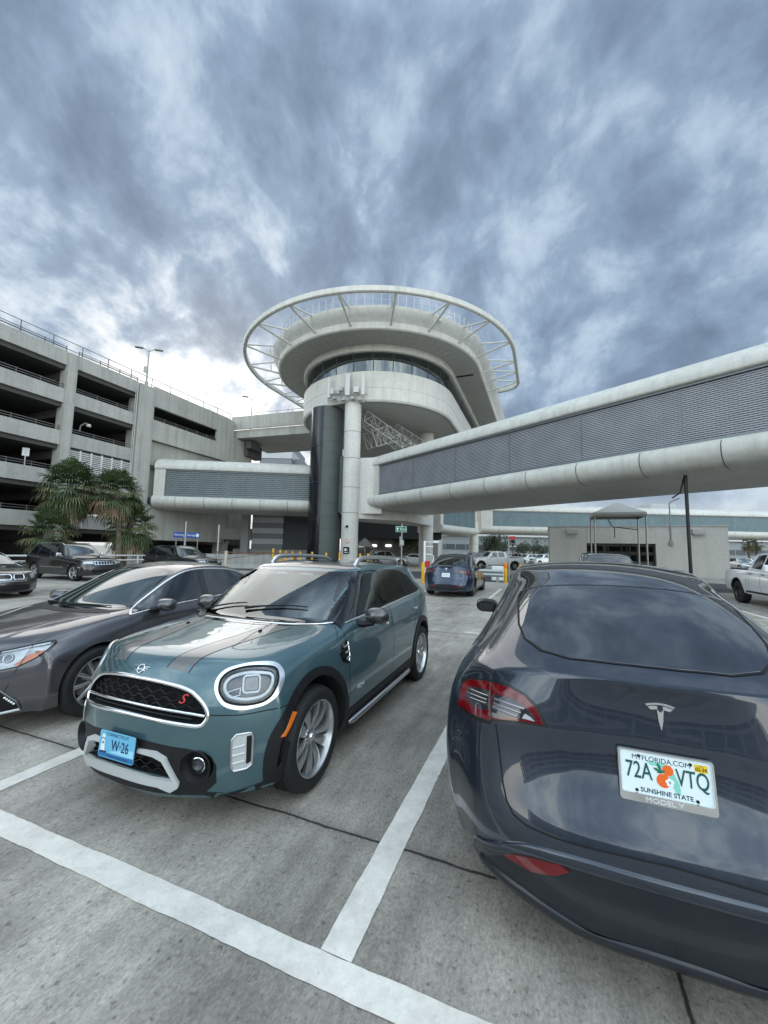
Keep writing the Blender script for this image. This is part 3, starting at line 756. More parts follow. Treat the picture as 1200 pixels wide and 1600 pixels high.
    m.tube([cwh + (e1 * cos(t) + e2 * sin(t)) * .185 for t in [2 * pi * k / 28 for k in range(28)]], .015, 8, True); m.box(cwh + Vector((-.01, 0, 0)), (.03, .15, .10)); m.box(cwh, (.02, .34, .03)); m.build('steering_wheel', INTERIOR, R)
    SEAT = mat('seat_leather', (.16, .17, .155), .5)
    for y, x in ((-.36, 1.42), (.36, 1.42), (-.36, 2.25), (.36, 2.25)):
        m = MB(); m.bevbox((x, y, .62), (.50, .50, .16), .05)
        m.add(*[([Vector((x + .22 + (v.z) * .22 + v.x, y + v.y, .66 + v.z)) for v in q.v], q.f) for q in [MB().bevbox((0, 0, .28), (.13, .48, .58), .05)]][0])
        m.bevbox((x + .40, y, 1.33 if x < 2 else 1.25), (.10, .27, .17), .04); m.build('seat', SEAT, R)
    m = MB(); m.bevbox((1.12, 0, 1.36), (.03, .22, .06), .012); m.build('rear_view_mirror', BLACK, R)
    P, n = c.hit((-.46, 1.375), 'front', .004); c.patch('toll_tag', rrect(-.465, 1.372, .085, .035, .012), 'front', WHITE, off=-.006)
    for y in (-.792, .792):
        for x in (0, 2.67): make_wheel(root, x, y, .345, .245, .225, 10, 'wide', ALLOY)
    return c
# ------------------------------------------------------------------ the electric hatchbacks seen from behind
def rear_view_pose(px, py, xl, psi=PSI):      # tail towards the viewer: the point (xl, 0) of the car stands at (px, py)
    return (px + sin(psi) * xl, py + cos(psi) * xl, 0), -pi / 2 - psi
def ev_body(root, PAINT):
    st = [
     (-.62, .28, .20, .7, [(0, .70), (.3, .70), (.55, .69), (.72, .67), (.80, .64)]),
     (-.45, .12, .20, .9, [(0, .80), (.32, .80), (.58, .79), (.74, .78), (.83, .74)]),
     (0, .0, .20, 1., [(0, .92), (.34, .915), (.62, .90), (.77, .885), (.85, .83)]),
     (.40, .12, .20, 1., [(0, 1.01), (.34, 1.005), (.64, .985), (.78, .95), (.85, .90)]),
     (.52, .2, .20, .95, [(0, 1.04), (.34, 1.035), (.66, 1.015), (.78, .98), (.85, .935)]),
     (.95, .2, .20, .9, [(0, 1.35), (.34, 1.34), (.66, 1.30), (.76, 1.14), (.85, .96)]),
     (1.30, .1, .20, .9, [(0, 1.57), (.33, 1.56), (.63, 1.52), (.745, 1.27), (.855, .975)]),
     (1.65, 0, .20, .9, [(0, 1.63), (.33, 1.62), (.63, 1.57), (.75, 1.30), (.86, .985)]),
     (2.1, 0, .20, .9, [(0, 1.615), (.33, 1.605), (.625, 1.555), (.745, 1.31), (.865, 1.0)]),
     (2.5, 0, .22, 1., [(0, 1.555), (.33, 1.545), (.615, 1.495), (.74, 1.29), (.875, 1.02)]),
     (2.85, 0, .23, 1.05, [(0, 1.465), (.33, 1.455), (.61, 1.41), (.745, 1.25), (.885, 1.04)]),
     (3.2, -.03, .24, 1., [(0, 1.345), (.33, 1.338), (.61, 1.30), (.745, 1.19), (.88, 1.045)]),
     (3.47, -.12, .25, .95, [(0, 1.235), (.33, 1.232), (.61, 1.205), (.74, 1.135), (.855, 1.03)]),
     (3.62, -.20, .23, .9, [(0, 1.18), (.33, 1.176), (.60, 1.155), (.73, 1.10), (.825, 1.01)]),
     (3.75, -.30, .22, .85, [(0, 1.15), (.33, 1.145), (.59, 1.12), (.70, 1.065), (.795, .985)])]
    rows = [(.10, .045), (.22, .075), (.38, .095), (.55, .10), (.70, .09), (.85, .07), (1., .03)]
    front = [(-.70, .66), (-.78, .58), (-.82, .50), (-.84, .42), (-.84, .34), (-.82, .27), (-.78, .20)]
    rear = [(3.722, 1.085), (3.750, .945), (3.765, .84), (3.815, .69), (3.885, .55), (3.89, .38), (3.845, .19)]
    def crease(p, q):
        (i, j, k), (i2, j2, k2) = p, q
        if k == k2 == 0:
            if i == i2 == 14: return .95
            if abs(j) == 2 and j == j2 and 5 <= min(i, i2) < 9: return .6
            if abs(j) == 4 and j == j2 and 4 <= min(i, i2) < 11: return .5
        if i == i2 == 14 and k == k2 == 2: return .85
        if k == k2 == 7 and not (abs(j) < 4 and abs(j2) < 4 and i != i2): return .6 if i == i2 == 14 or j == j2 else 0
    return Car(root, st, rows, front, rear, PAINT, pf=2.6, pr=4.2, crease=crease)
EVX = 3.80
def build_ev(loc, rz, label, PAINT, plate, near=True):
    root = thing('electric_hatchback', label, 'car', loc, rz)
    c = ev_body(root, PAINT); R = root
    M = lambda P: [(-a, b) for a, b in P]
    sym = lambda H: H + [(-a, b) for a, b in reversed(H) if abs(a) > 1e-6]
    symt = lambda H: H + [(a, -b) for a, b in reversed(H) if abs(b) > 1e-6]
    c.arch(0, .385, .36); c.arch(2.89, .385, .36); c.finish()
    SPOIL = mat('ev_black_trim', (.010, .010, .011), .25, 0, .3)
    # ---- glass
    c.patch('rear_window', symt([(2.775, 0), (2.775, .40), (2.79, .555), (2.875, .568), (3.25, .545), (3.39, .508), (3.495, .430), (3.562, .305), (3.583, .12), (3.585, 0)]), 'top', EVGLASS if near else TINT, off=.002, step=.035)
    c.patch('roof_glass', symt([(1.32, 0), (1.35, .45), (1.42, .575), (2.0, .59), (2.6, .575), (2.755, .555), (2.765, .40), (2.767, 0)]), 'top', EVGLASS if near else TINT, off=.002, step=.05)
    c.trim('window_seal', symt([(2.772, 0), (2.772, .40), (2.785, .560), (2.875, .573), (3.25, .551), (3.395, .514), (3.502, .435), (3.570, .308), (3.592, .12), (3.594, 0)]), 'top', GAP, w=.012, h=0, off=.003, closed=True)
    WSO = sym([(0, 1.545), (.40, 1.525), (.58, 1.50), (.70, 1.25), (.76, 1.035), (.6, 1.06), (0, 1.06)])
    c.patch('windscreen', WSO, 'front', TINT, off=.003, step=.05)
    for sg, pr in ((-1, 'left'), (1, 'right')):
        GH = [(.70, 1.0), (.98, 1.28), (1.28, 1.49), (1.65, 1.545), (2.1, 1.53), (2.5, 1.455), (2.85, 1.31), (3.10, 1.14), (3.05, 1.085), (2.4, 1.035), (1.6, 1.01)]
        c.patch('pillar_panel', GH, pr, SPOIL, off=.002, step=.05)
        for W in ([(.88, 1.03), (1.08, 1.31), (1.35, 1.485), (1.72, 1.52), (1.70, 1.03)], [(1.78, 1.035), (1.80, 1.522), (2.1, 1.505), (2.48, 1.435), (2.52, 1.065)], [(2.58, 1.075), (2.55, 1.41), (2.83, 1.285), (3.04, 1.13), (3.0, 1.10)]):
            c.patch('side_window', W, pr, TINT, off=.004, step=.05)
        for P in ([(.52, .95), (.55, .75), (.60, .35)], [(1.75, 1.0), (1.76, .7), (1.72, .33)], [(2.72, 1.06), (2.6, .9), (2.42, .62), (2.40, .36)]):
            c.trim('panel_joint', P, pr, GAP, w=.007, h=0, off=.001, smooth=4)
        c.patch('sill', [(.42, .30), (2.45, .32), (2.45, .20), (.42, .18)], pr, SPOIL, off=.003, step=.06)
        for hx in (1.55, 2.5): c.patch('door_handle', [(hx, .885), (hx + .20, .895), (hx + .20, .92), (hx, .91)], pr, SPOIL, off=.003)
        # mirror
        m = MB(); n = 14; cx, cz, cy = .92, 1.085, sg * 1.015
        for q, (dx, r) in enumerate([(0, .02), (.03, .07), (.08, .095), (.13, .09), (.155, .075), (.157, .06)]):
            for k in range(n):
                t = 2 * pi * k / n; cc, ss = cos(t), sin(t)
                m.v.append(Vector((cx + dx - .05, cy + (abs(cc) ** .7) * (1 if cc > 0 else -1) * r * 1.25, cz + (abs(ss) ** .8) * (1 if ss > 0 else -1) * r * .8)))
        for q in range(5):
            for k in range(n): m.f.append((q * n + k, q * n + (k + 1) % n, (q + 1) * n + (k + 1) % n, (q + 1) * n + k)); m.fm.append(0)
        m.f.append(tuple(range(n))); m.fm.append(0); m.f.append(tuple(range(5 * n, 6 * n))[::-1]); m.fm.append(1)
        mi = m.build('mirror', SPOIL, R, 40, mats=[SPOIL, mat('mirror_dark', (.02, .02, .022), .1, 0, .3)])
        m = MB(); p0 = c.hit((.92, 1.0), pr)[0]; m.tube([p0, (cx + .02, sg * .93, 1.02), (cx + .03, sg * .98, 1.05)], [.03, .025, .03], 8); m.build('mirror_arm', SPOIL, mi)
        # tail lamps: on the wing and on the hatch
        D = ('dir', -140 * sg, 8); f = (lambda P: P) if sg < 0 else M
        OUTA = [(-1.560, .396), (-1.559, .459), (-1.568, .512), (-1.606, .541), (-1.70, .562), (-1.782, .577), (-1.806, .495), (-1.828, .412), (-1.708, .399)]
        OUTB = [(-1.792, .577), (-1.890, .585), (-1.968, .569), (-2.020, .536), (-2.061, .474), (-2.034, .471), (-1.945, .454), (-1.838, .424), (-1.815, .495)]
        INA = [(-1.622, .455), (-1.624, .500), (-1.655, .520), (-1.791, .538), (-1.810, .452), (-1.732, .438)]
        INB = [(-1.818, .534), (-1.927, .541), (-1.994, .518), (-2.036, .482), (-1.94, .461), (-1.842, .432), (-1.832, .446)]
        full = [(-1.550, .388), (-1.548, .46), (-1.560, .520), (-1.604, .552), (-1.782, .590), (-1.890, .597), (-1.974, .580), (-2.030, .545), (-2.078, .470), (-2.03, .462), (-1.945, .444), (-1.836, .412), (-1.826, .400), (-1.708, .388)]
        bz = c.patch('tail_lamp', f(full), D, SPOIL, off=.0015, step=.025)
        for OO, II, nm in ((OUTA, INA, 'wing_lens'), (OUTB, INB, 'hatch_lens')):
            rl = c.patch(nm, f(OO), D, REDLAMP, off=.005, parent=bz, step=.02)
            c.patch('clear_lens', f(II), D, EVLENS, off=.0065, parent=bz, step=.02)
            ys = [p[0] for p in II]; a, b = max(ys), min(ys)
            for k, (h0, h1) in enumerate(((.508, .512), (.488, .494), (.470, .477))):
                if nm == 'wing_lens': P = [(-1.655 - .004 * k, h0 - .006), (-1.792, h1)]
                else: P = [(-1.832, h0 + .006), (-1.955 - .012 * (2 - k), h1 + .003 - .003 * k)]
                c.trim('reflector_bar', f(P), D, mat('lamp_chrome', (.30, .30, .32), .15, 1.), w=.010, h=.003, off=.0068, parent=bz)
        if near:
            c.patch('turn_reflector', f([(-1.985, .497), (-2.012, .489), (-2.028, .478), (-1.975, .474)]), D, mat('lamp_white', (.5, .5, .52), .15, .3), off=.0075, parent=bz)
        # joint round the lamp's foot
        c.trim('panel_joint', f([(-1.55, .387), (-1.708, .385), (-1.826, .398)]), D, CHROME if False else GAP, w=.006, h=0, off=.002)
        # wheel arches are body coloured: only their dark edge
    hatch = [(.640, .862), (.628, .80), (.617, .729), (.602, .64), (.586, .587), (.556, .548), (.50, .532), (.40, .533), (.274, .541), (.14, .551), (0, .556)]
    c.trim('hatch_joint', hatch + [(-a, b) for a, b in reversed(hatch[:-1])], 'rear', GAP, w=.007, h=0, off=.001)
    # raised ridge over the bumper insert, and the insert
    rid = [(.745, .262), (.735, .30), (.705, .335), (.66, .362), (.52, .440), (.40, .466), (.276, .480), (.14, .484), (0, .485)]
    c.trim('bumper_ridge', rid + [(-a, b) for a, b in reversed(rid[:-1])], 'rear', PAINT, w=.05, h=.012, off=-.002, smooth=3, seg=7)
    ins = sym([(0, .463), (.14, .462), (.276, .457), (.40, .442), (.52, .412), (.62, .345), (.66, .310), (.69, .265), (.66, .235), (.50, .215), (.30, .17), (0, .165)])
    c.patch('bumper_insert', ins, 'rear', EVBLACK, off=.003, step=.04)
    lip = [(.70, .255), (.66, .262), (.52, .255), (.36, .225), (.25, .212), (.12, .222), (0, .225)]
    c.trim('diffuser_lip', lip + [(-a, b) for a, b in reversed(lip[:-1])], 'rear', EVBLACK, w=.05, h=.016, off=.0, smooth=3)
    for sg in (-1, 1):
        RF = [(.590, .372), (.556, .400), (.47, .428), (.375, .452), (.340, .440), (.39, .405), (.478, .375)]
        c.patch('bumper_reflector', [(a * sg, b) for a, b in RF], 'rear', REDLAMP, off=.009, skirt=.01)
    # spoiler lip edge catches the light
    lipe = [(.735, 1.078), (.66, 1.103), (.55, 1.122), (.371, 1.141), (.2, 1.150), (0, 1.153)]
    # ---- emblem
    P, n = c.hit((0.012, 1.035), 'rear'); X = Vector((0, 1, 0)); Z = n; Y = Z.cross(X).normalized(); X = Y.cross(Z).normalized()
    MM = Matrix.Translation(P) @ Matrix((X, Y, Z)).transposed().to_4x4()
    m = MB(); arc = lambda r, a0, a1, k=8: [(r * sin(radians(a0 + (a1 - a0) * q / k)), -.10 + r * cos(radians(a0 + (a1 - a0) * q / k))) for q in range(k + 1)]
    m.prism(arc(.146, -20, 20) + arc(.139, 20, -20), .001, .005, MM)
    m.prism(arc(.135, -19, -4) + [(-.0035, .010), (-.012, .012), (-.024, .025)][0:0] + arc(.122, -4.6, -15), .001, .006, MM)
    m.prism(arc(.135, 4, 19) + arc(.122, 15, 4.6), .001, .006, MM)
    m.prism([(-.0115, .022), (0, .010), (.0115, .022), (.008, -.02), (.001, -.054), (-.001, -.054), (-.008, -.02)], .001, .006, MM)
    m.build('emblem', CHROME, R, 20)
    # ---- number plate
    Pl = c.hit((0, .82), 'rear')[0]
    TB = Matrix.Translation((Pl.x + .012, 0.008, .822)) @ Matrix(((0, 0, 1, 0), (1, 0, 0, 0), (0, 1, 0, 0), (0, 0, 0, 1))) @ Matrix.Rotation(-.17, 4, 'X')
    if near: plate(R, TB)
    else:
        m = MB(); m.prism(rrect(0, 0, .305, .152, .012), -.002, .002, TB); pl = m.build('number_plate', mat('plate_pale_white', (.68, .72, .70), .35), R)
        text_mesh('plate_number', '22A Q14', .07, mat('plate_green', (.01, .07, .055), .4), pl, TB @ Matrix.Translation((0, 0, .003)), .0005, sx=.75)
    for y in (-.80, .80):
        for x in (0, 2.89): make_wheel(root, x, y, .357, .255, .235, 10, 'turbine', DARKALLOY, detail=0)
    return c
EVGLASS = mat('ev_glass', (.012, .014, .018), .012, 0, 0, .5, ior=2.5)
EVBLACK = mat('ev_bumper_black', (.010, .0125, .017), .30, 0, .2, .5)
EVLENS = mat('ev_clear_lens', (.035, .035, .04), .04, .2, 1.)
def florida_plate(R, TB):
    T = lambda x, y, z=.002: TB @ Matrix.Translation((x, y, z))
    m = MB(); m.prism(rrect(0, .0, .305, .152, .012), -.0015, .0015, TB); pl = m.build('number_plate', mat('plate_white', (.72, .78, .80), .28, 0, .6, var=(30, .04)), R)
    GREEN = mat('plate_green', (.008, .085, .065), .35); DK = mat('plate_dark_green', (.01, .045, .045), .4); ORG = mat('fruit_orange', (.80, .13, .015), .35); LEAF = mat('leaf_green', (.02, .16, .09), .4)
    MAP = mat('map_green', (.22, .58, .45), .4)
    # the pale map of the peninsula behind the fruit
    mp = [(-.062, .050), (-.045, .047), (-.02, .050), (.012, .045), (.022, .046), (.026, .030), (.034, .010), (.044, -.012), (.048, -.035), (.044, -.050), (.034, -.052), (.028, -.038), (.020, -.022), (.014, -.006), (.012, .012), (.002, .026), (-.012, .034), (-.028, .036), (-.045, .034)]
    m = MB(); m.prism(mp, .0016, .0018, TB); m.build('map', MAP, pl)
    text_mesh('web_address', 'MYFLORIDA.COM', .0245, DK, pl, T(-.012, .055), .0003, sx=1.0)
    text_mesh('plate_number', '72A', .083, GREEN, pl, T(-.088, .008), .0012, bold=.0004, sx=.66)
    text_mesh('plate_number', 'VTQ', .083, GREEN, pl, T(.088, .006), .0012, bold=.0004, sx=.63)
    text_mesh('slogan', 'SUNSHINE STATE', .0225, DK, pl, T(.0, -.056), .0003, bold=.0004, sx=.98)
    def disc(cx, cy, r, z, mm, nm, sy=1.):
        b = MB(); b.prism([(cx + r * cos(2 * pi * k / 28), cy + sy * r * sin(2 * pi * k / 28)) for k in range(28)], .0018, z, TB); return b.build(nm, mm, pl)
    disc(.010, .026, .0185, .0024, ORG, 'orange'); disc(-.006, -.012, .0235, .0026, ORG, 'orange')
    for k, (lx, ly, a) in enumerate(((-.024, .022, 2.7), (-.018, .034, 2.0), (-.012, .018, 3.5))):
        b = MB(); b.prism([(lx + cos(a) * (u_ - .5) * .032 - sin(a) * w_, ly + sin(a) * (u_ - .5) * .032 + cos(a) * w_) for u_, w_ in ((0, 0), (.3, .005), (.7, .005), (1, 0), (.7, -.005), (.3, -.005))], .0027, .003, TB); b.build('leaf', LEAF, pl)
    for k in range(5): disc(.014 + .0085 * cos(2 * pi * k / 5 + .4), -.014 + .0085 * sin(2 * pi * k / 5 + .4), .0062, .0031, mat('blossom_white', (.8, .82, .8), .5), 'petal')
    disc(.014, -.014, .003, .0034, mat('blossom_heart', (.02, .02, .015), .5), 'blossom_heart')
    for sx in (-1, 1): disc(sx * .085, .061, .0055, .0045, BLACK, 'plate_screw')
    for sx in (-1, 1): disc(sx * .098, -.060, .0055, .0045, BLACK, 'plate_screw')
    m = MB(); m.prism(rrect(.118, .052, .042, .026, .002), .0017, .0021, TB); st = m.build('sticker', mat('sticker_yellow', (.80, .52, .02), .4), pl)
    text_mesh('sticker_date', '02-24', .017, mat('ink', (.01, .01, .01), .5), pl, T(.118, .049, .0023), .0002, bold=.0004, sx=.9)
    text_mesh('sticker_date', '210311', .007, mat('ink', (.01, .01, .01), .5), pl, T(.118, .060, .0023), .0001, sx=.9)
    # chrome frame with a lettered foot
    O = rrect(0, -.008, .320, .186, .013); I = rrect(0, .004, .297, .146, .010)
    b = bmesh.new(); n = len(O); lay = []
    for P, z in ((O, -.002), ([(x * .985, (y + .008) * .975 - .008) for x, y in O], .0085), ([(x * 1.012, (y - .004) * 1.02 + .004) for x, y in I], .0085), (I, .003)):
        lay.append([b.verts.new(TB @ Vector((x, y, z))) for x, y in P])
    for a, q in zip(lay, lay[1:]):
        for k in range(n): b.faces.new((a[k], a[(k + 1) % n], q[(k + 1) % n], q[k]))
    fr = bm_obj('plate_frame', b, mat('frame_chrome', (.85, .85, .85), .06, 1.), R, 30)
    text_mesh('frame_lettering', 'MODEL Y', .022, mat('frame_white', (.80, .82, .82), .25, .6), fr, T(-.01, -.086, .0088), .0006, bold=.0004, sx=1.35)
# ------------------------------------------------------------------ the grey sedan
def sedan_body(root, PAINT):
    st = [
     (-.80, .34, .20, .7, [(0, .74), (.28, .74), (.52, .73), (.70, .715), (.78, .68)]),
     (-.66, .20, .19, .9, [(0, .81), (.30, .81), (.56, .80), (.73, .785), (.81, .74)]),
     (-.30, .06, .19, 1., [(0, .885), (.32, .885), (.60, .88), (.755, .865), (.83, .82)]),
     (.05, .0, .19, 1., [(0, .94), (.34, .94), (.62, .935), (.77, .92), (.835, .875)]),
     (.20, .10, .19, 1., [(0, .965), (.36, .965), (.63, .96), (.775, .945), (.838, .91)]),
     (.30, .18, .19, .95, [(0, .99), (.36, .985), (.66, .98), (.775, .965), (.838, .935)]),
     (.72, .18, .19, .9, [(0, 1.245), (.36, 1.24), (.64, 1.20), (.745, 1.09), (.838, .955)]),
     (1.12, .10, .19, .9, [(0, 1.415), (.33, 1.41), (.60, 1.375), (.71, 1.19), (.84, .965)]),
     (1.45, .0, .19, .9, [(0, 1.462), (.33, 1.455), (.60, 1.415), (.705, 1.21), (.84, .975)]),
     (1.9, .0, .19, .95, [(0, 1.462), (.33, 1.455), (.60, 1.41), (.70, 1.215), (.84, .99)]),
     (2.20, .0, .19, 1., [(0, 1.40), (.33, 1.395), (.57, 1.35), (.69, 1.18), (.84, 1.005)]),
     (2.52, .03, .20, 1., [(0, 1.245), (.33, 1.24), (.57, 1.21), (.70, 1.115), (.835, 1.015)]),
     (2.85, .0, .22, .95, [(0, 1.12), (.33, 1.118), (.58, 1.105), (.73, 1.07), (.82, 1.015)]),
     (3.35, -.05, .24, .9, [(0, 1.10), (.33, 1.10), (.58, 1.09), (.72, 1.06), (.80, 1.0)]),
     (3.70, -.22, .25, .8, [(0, 1.09), (.33, 1.085), (.58, 1.07), (.70, 1.03), (.775, .97)])]
    rows = [(.10, .045), (.28, .075), (.48, .085), (.70, .085), (.87, .075), (1., .03)]
    front = [(-.86, .70), (-.90, .60), (-.94, .48), (-.955, .36), (-.95, .26), (-.90, .17)]
    rear = [(3.74, 1.0), (3.79, .85), (3.83, .68), (3.86, .52), (3.85, .38), (3.78, .26)]
    def crease(p, q):
        (i, j, k), (i2, j2, k2) = p, q
        if k == k2 == 0:
            if abs(j) == 4 and j == j2 and 4 <= min(i, i2) < 12: return .55
            if abs(j) == 2 and j == j2 and 5 <= min(i, i2) < 12: return .65
            if i == i2 == 5: return .55
            if i == i2 == 12: return .4
            if i == i2 == 14: return .6
            if abs(j) == 2 and j == j2 and max(i, i2) <= 4: return .35
        if k == k2 == len(rows): return .5
    return Car(root, st, rows, front, rear, PAINT, pf=2.2, pr=2.8, crease=crease)
def dress_sedan(c, near=True, rims=ALLOY, R_=.335):
    root = c.root; R = root
    M = lambda P: [(-a, b) for a, b in P]
    sym = lambda H: H + [(-a, b) for a, b in reversed(H) if abs(a) > 1e-6]
    WS = sym([(0, 1.365), (.33, 1.357), (.50, 1.335), (.60, 1.17), (.668, .985), (.55, .978), (.30, .972), (0, .970)])
    HL = [(.02, .592), (-.10, .612), (-.233, .642), (-.371, .668), (-.384, .655), (-.343, .590), (-.265, .523), (-.154, .461), (-.02, .436), (.03, .46)]
    FOG = [(-.02, .262), (-.06, .262), (-.176, .165), (-.200, .112), (-.16, .100), (-.02, .085)]
    if near:
        for sg in (-1, 1):
            D = ('dir', -40 * sg, 8); f = (lambda P: P) if sg < 0 else M
            c.pocket(inset(f(HL), .003), D, .03, LAMPIN)
    c.arch(0, .362, .345); c.arch(2.775, .362, .345); c.finish()
    full = sym([(0, 1.392), (.33, 1.384), (.53, 1.352), (.625, 1.17), (.695, .965), (.55, .962), (.30, .958), (0, .955)])
    c.patch('windscreen_surround', full, 'front', GLOSSB, off=.002)
    c.patch('windscreen', WS, 'front', GLASSG, off=.004, step=.04)
    c.patch('cowl_panel', sym([(0, .957), (.55, .964), (.69, .967), (.66, .950), (.4, .945), (0, .943)]), 'front', BLACK, off=.004)
    c.patch('rear_window', sym([(0, 1.36), (.35, 1.35), (.48, 1.32), (.58, 1.14), (0, 1.13)]), 'rear', TINT, off=.003, step=.05)
    CH = [(.326, .922), (.52, 1.025), (.749, 1.150), (.93, 1.245), (1.116, 1.322), (1.27, 1.358), (1.421, 1.373), (1.66, 1.373), (1.907, 1.362), (2.10, 1.334), (2.219, 1.305), (2.40, 1.225), (2.48, 1.16), (2.40, 1.075)]
    BL = [(.326, .922), (.768, .967), (1.463, 1.005), (2.1, 1.045), (2.40, 1.075)]
    for sg, pr in ((-1, 'left'), (1, 'right')):
        c.patch('pillar_panel', CH + [BL[3], BL[2], BL[1]], pr, GLOSSB, off=.002, step=.05)
        for W in ([(.42, .945), (.72, 1.108), (.973, 1.248), (1.14, 1.312), (1.375, 1.352), (1.325, 1.02), (.775, .981)], [(1.492, 1.358), (1.70, 1.354), (1.92, 1.342), (2.09, 1.312), (2.04, 1.055), (1.455, 1.024)], [(2.13, 1.30), (2.22, 1.285), (2.37, 1.205), (2.42, 1.15), (2.37, 1.085), (2.09, 1.062)]):
            c.patch('side_window', W, pr, TINT, off=.004, step=.04)
        c.trim('chrome_window_line', CH, pr, CHROME, w=.022, h=.006, off=.003, smooth=2)
        c.trim('chrome_beltline', BL, pr, CHROME, w=.018, h=.006, off=.003, smooth=2)
        for P in ([(.326, .915), (.306, .732), (.33, .5), (.35, .30)], [(1.43, .99), (1.42, .75), (1.39, .30)], [(2.16, 1.03), (2.2, .85), (2.28, .68), (2.36, .60)], [(-.365, .770), (-.44, .700), (-.479, .667), (-.320, .591)]):
            c.trim('panel_joint', P, pr, GAP, w=.007, h=0, off=.001, smooth=3)
        for hx in (1.18, 2.05):
            a = c.hit((hx, .868 + .02 * (hx > 2)), pr)[0]; m = MB()
            m.tube([a + Vector((q * .19, sg * (.002 + .026 * sin(pi * (.1 + .8 * q))), 0)) for q in [k / 8 for k in range(9)]], [.008, .012, .014, .014, .014, .014, .014, .012, .008], 10); m.build('door_handle', c.body.data.materials[0], R)
        c.patch('sill', [(.38, .235), (2.38, .25), (2.38, .17), (.38, .165)], pr, CLAD, off=.003, step=.06)
        # mirror
        m = MB(); n = 14; cx, cz, cy = .60, 1.005, sg * .965
        for q, (dx, r) in enumerate([(0, .02), (.03, .07), (.08, .098), (.13, .095), (.165, .08), (.167, .06)]):
            for k in range(n):
                t = 2 * pi * k / n; cc, ss = cos(t), sin(t)
                m.v.append(Vector((cx + dx - .05, cy + (abs(cc) ** .6) * (1 if cc > 0 else -1) * r * 1.2, cz + (abs(ss) ** .7) * (1 if ss > 0 else -1) * r * .72)))
        for q in range(5):
            for k in range(n): m.f.append((q * n + k, q * n + (k + 1) % n, (q + 1) * n + (k + 1) % n, (q + 1) * n + k)); m.fm.append(0)
        m.f.append(tuple(range(n))); m.fm.append(0); m.f.append(tuple(range(5 * n, 6 * n))[::-1]); m.fm.append(1)
        PM = c.body.data.materials[0]
        mi = m.build('mirror', PM, R, 40, mats=[PM, mat('mirror_glass', (.7, .72, .75), .02, 1.)])
        m = MB(); p0 = c.hit((.56, .945), pr)[0]; m.tube([p0, (cx + .0, sg * .87, .955), (cx + .02, sg * .93, .975)], [.03, .026, .03], 8); m.build('mirror_arm', BLACK, mi)
        D = ('dir', -40 * sg, 8); f = (lambda P: P) if sg < 0 else M
        h = c.patch('headlight', f(HL), D, CLEARLAMP if near else mat('lamp_far', (.5, .52, .55), .05, .3, 1.), off=.003, skirt=.004)
        if near:
            c.patch('reflector', inset(f(HL), .002), D, mat('lamp_white_bowl', (.42, .44, .46), .22, .5), off=-.022, skirt=0, parent=h)
            c.patch('turn_lamp', f([(-.112, .472), (-.203, .556), (-.315, .590), (-.335, .588), (-.264, .526), (-.158, .466)]), D, ORANGE, off=-.012, skirt=.008, parent=h)
            for cx_, r_ in ((-.06, .036), (-.0, .03)):
                q = [(cx_ + r_ * cos(t), .535 + r_ * .95 * sin(t)) for t in [2 * pi * k / 24 for k in range(24)]]
                c.trim('projector_ring', f(q), D, SATIN, w=.014, h=.01, off=-.016, closed=True, parent=h); c.patch('projector', f(q), D, mat('projector_glass', (.10, .12, .15), .03, .1, 1.), off=-.014, skirt=.01, parent=h)
            c.trim('chrome_brow', f([(.0, .592), (-.10, .606), (-.23, .634), (-.345, .655)]), D, WHITELED, w=.018, h=.004, off=-.010, parent=h)
            c.trim('gasket', f(HL), D, GAP, w=.009, h=.001, off=.003, closed=True, parent=h)
            fg = c.patch('fog_recess', f(FOG), D, BLACK, off=.003)
            c.trim('recess_rim', f([(-.0, .270), (-.06, .268), (-.182, .168), (-.206, .108)]), D, PM, w=.02, h=.01, off=.004, parent=fg)
            for k in range(5):
                t = .25 + k * .13; q = (-.06 - .122 * t, .250 - .105 * t); c.patch('running_light', f([tuple(p) for p in rrect(q[0] - .004, q[1] - .012, .016, .013, .003)]), D, WHITELED, off=.007, parent=fg)
            c.trim('lower_blade', f([(.0, .072), (-.12, .090), (-.205, .104)]), D, SILVERP, w=.022, h=.01, off=.003)
        c.patch('tail_lamp', [(s_ * sg, z_) for s_, z_ in ((.45, .98), (.74, .99), (.80, .90), (.78, .80), (.50, .82))], 'rear', REDLAMP, off=.004)
    # bonnet: two raised creases and the shut line
    PM = c.body.data.materials[0]
    for sg in (-1, 1):
        c.trim('bonnet_crease', [(-.74, .30 * sg), (-.599, .40 * sg), (-.257, .44 * sg), (.056, .60 * sg), (.20, .68 * sg)], 'top', PM, w=.06, h=.010, off=-.004, smooth=4, seg=7, wf=lambda t: .35 + .65 * sin(pi * min(1, max(0, t))) )
        c.trim('panel_joint', [(-.74, .60 * sg), (-.60, .69 * sg), (-.456, .718 * sg), (-.251, .772 * sg), (.05, .79 * sg), (.28, .775 * sg)], 'top', GAP, w=.006, h=0, off=.001, smooth=4)
    G = sym([(0, .62), (.35, .61), (.48, .58), (.40, .50), (0, .48)]); G2 = sym([(0, .42), (.45, .41), (.55, .36), (.50, .24), (0, .22)])
    c.patch('grille', G, 'front', GLOSSB, off=.003); c.patch('lower_grille', G2, 'front', BLACK, off=.003)
    for z in (.59, .55, .51): c.trim('slat', [(-.40, z), (0, z), (.40, z)], 'front', CHROME, w=.014, h=.008, off=.004)
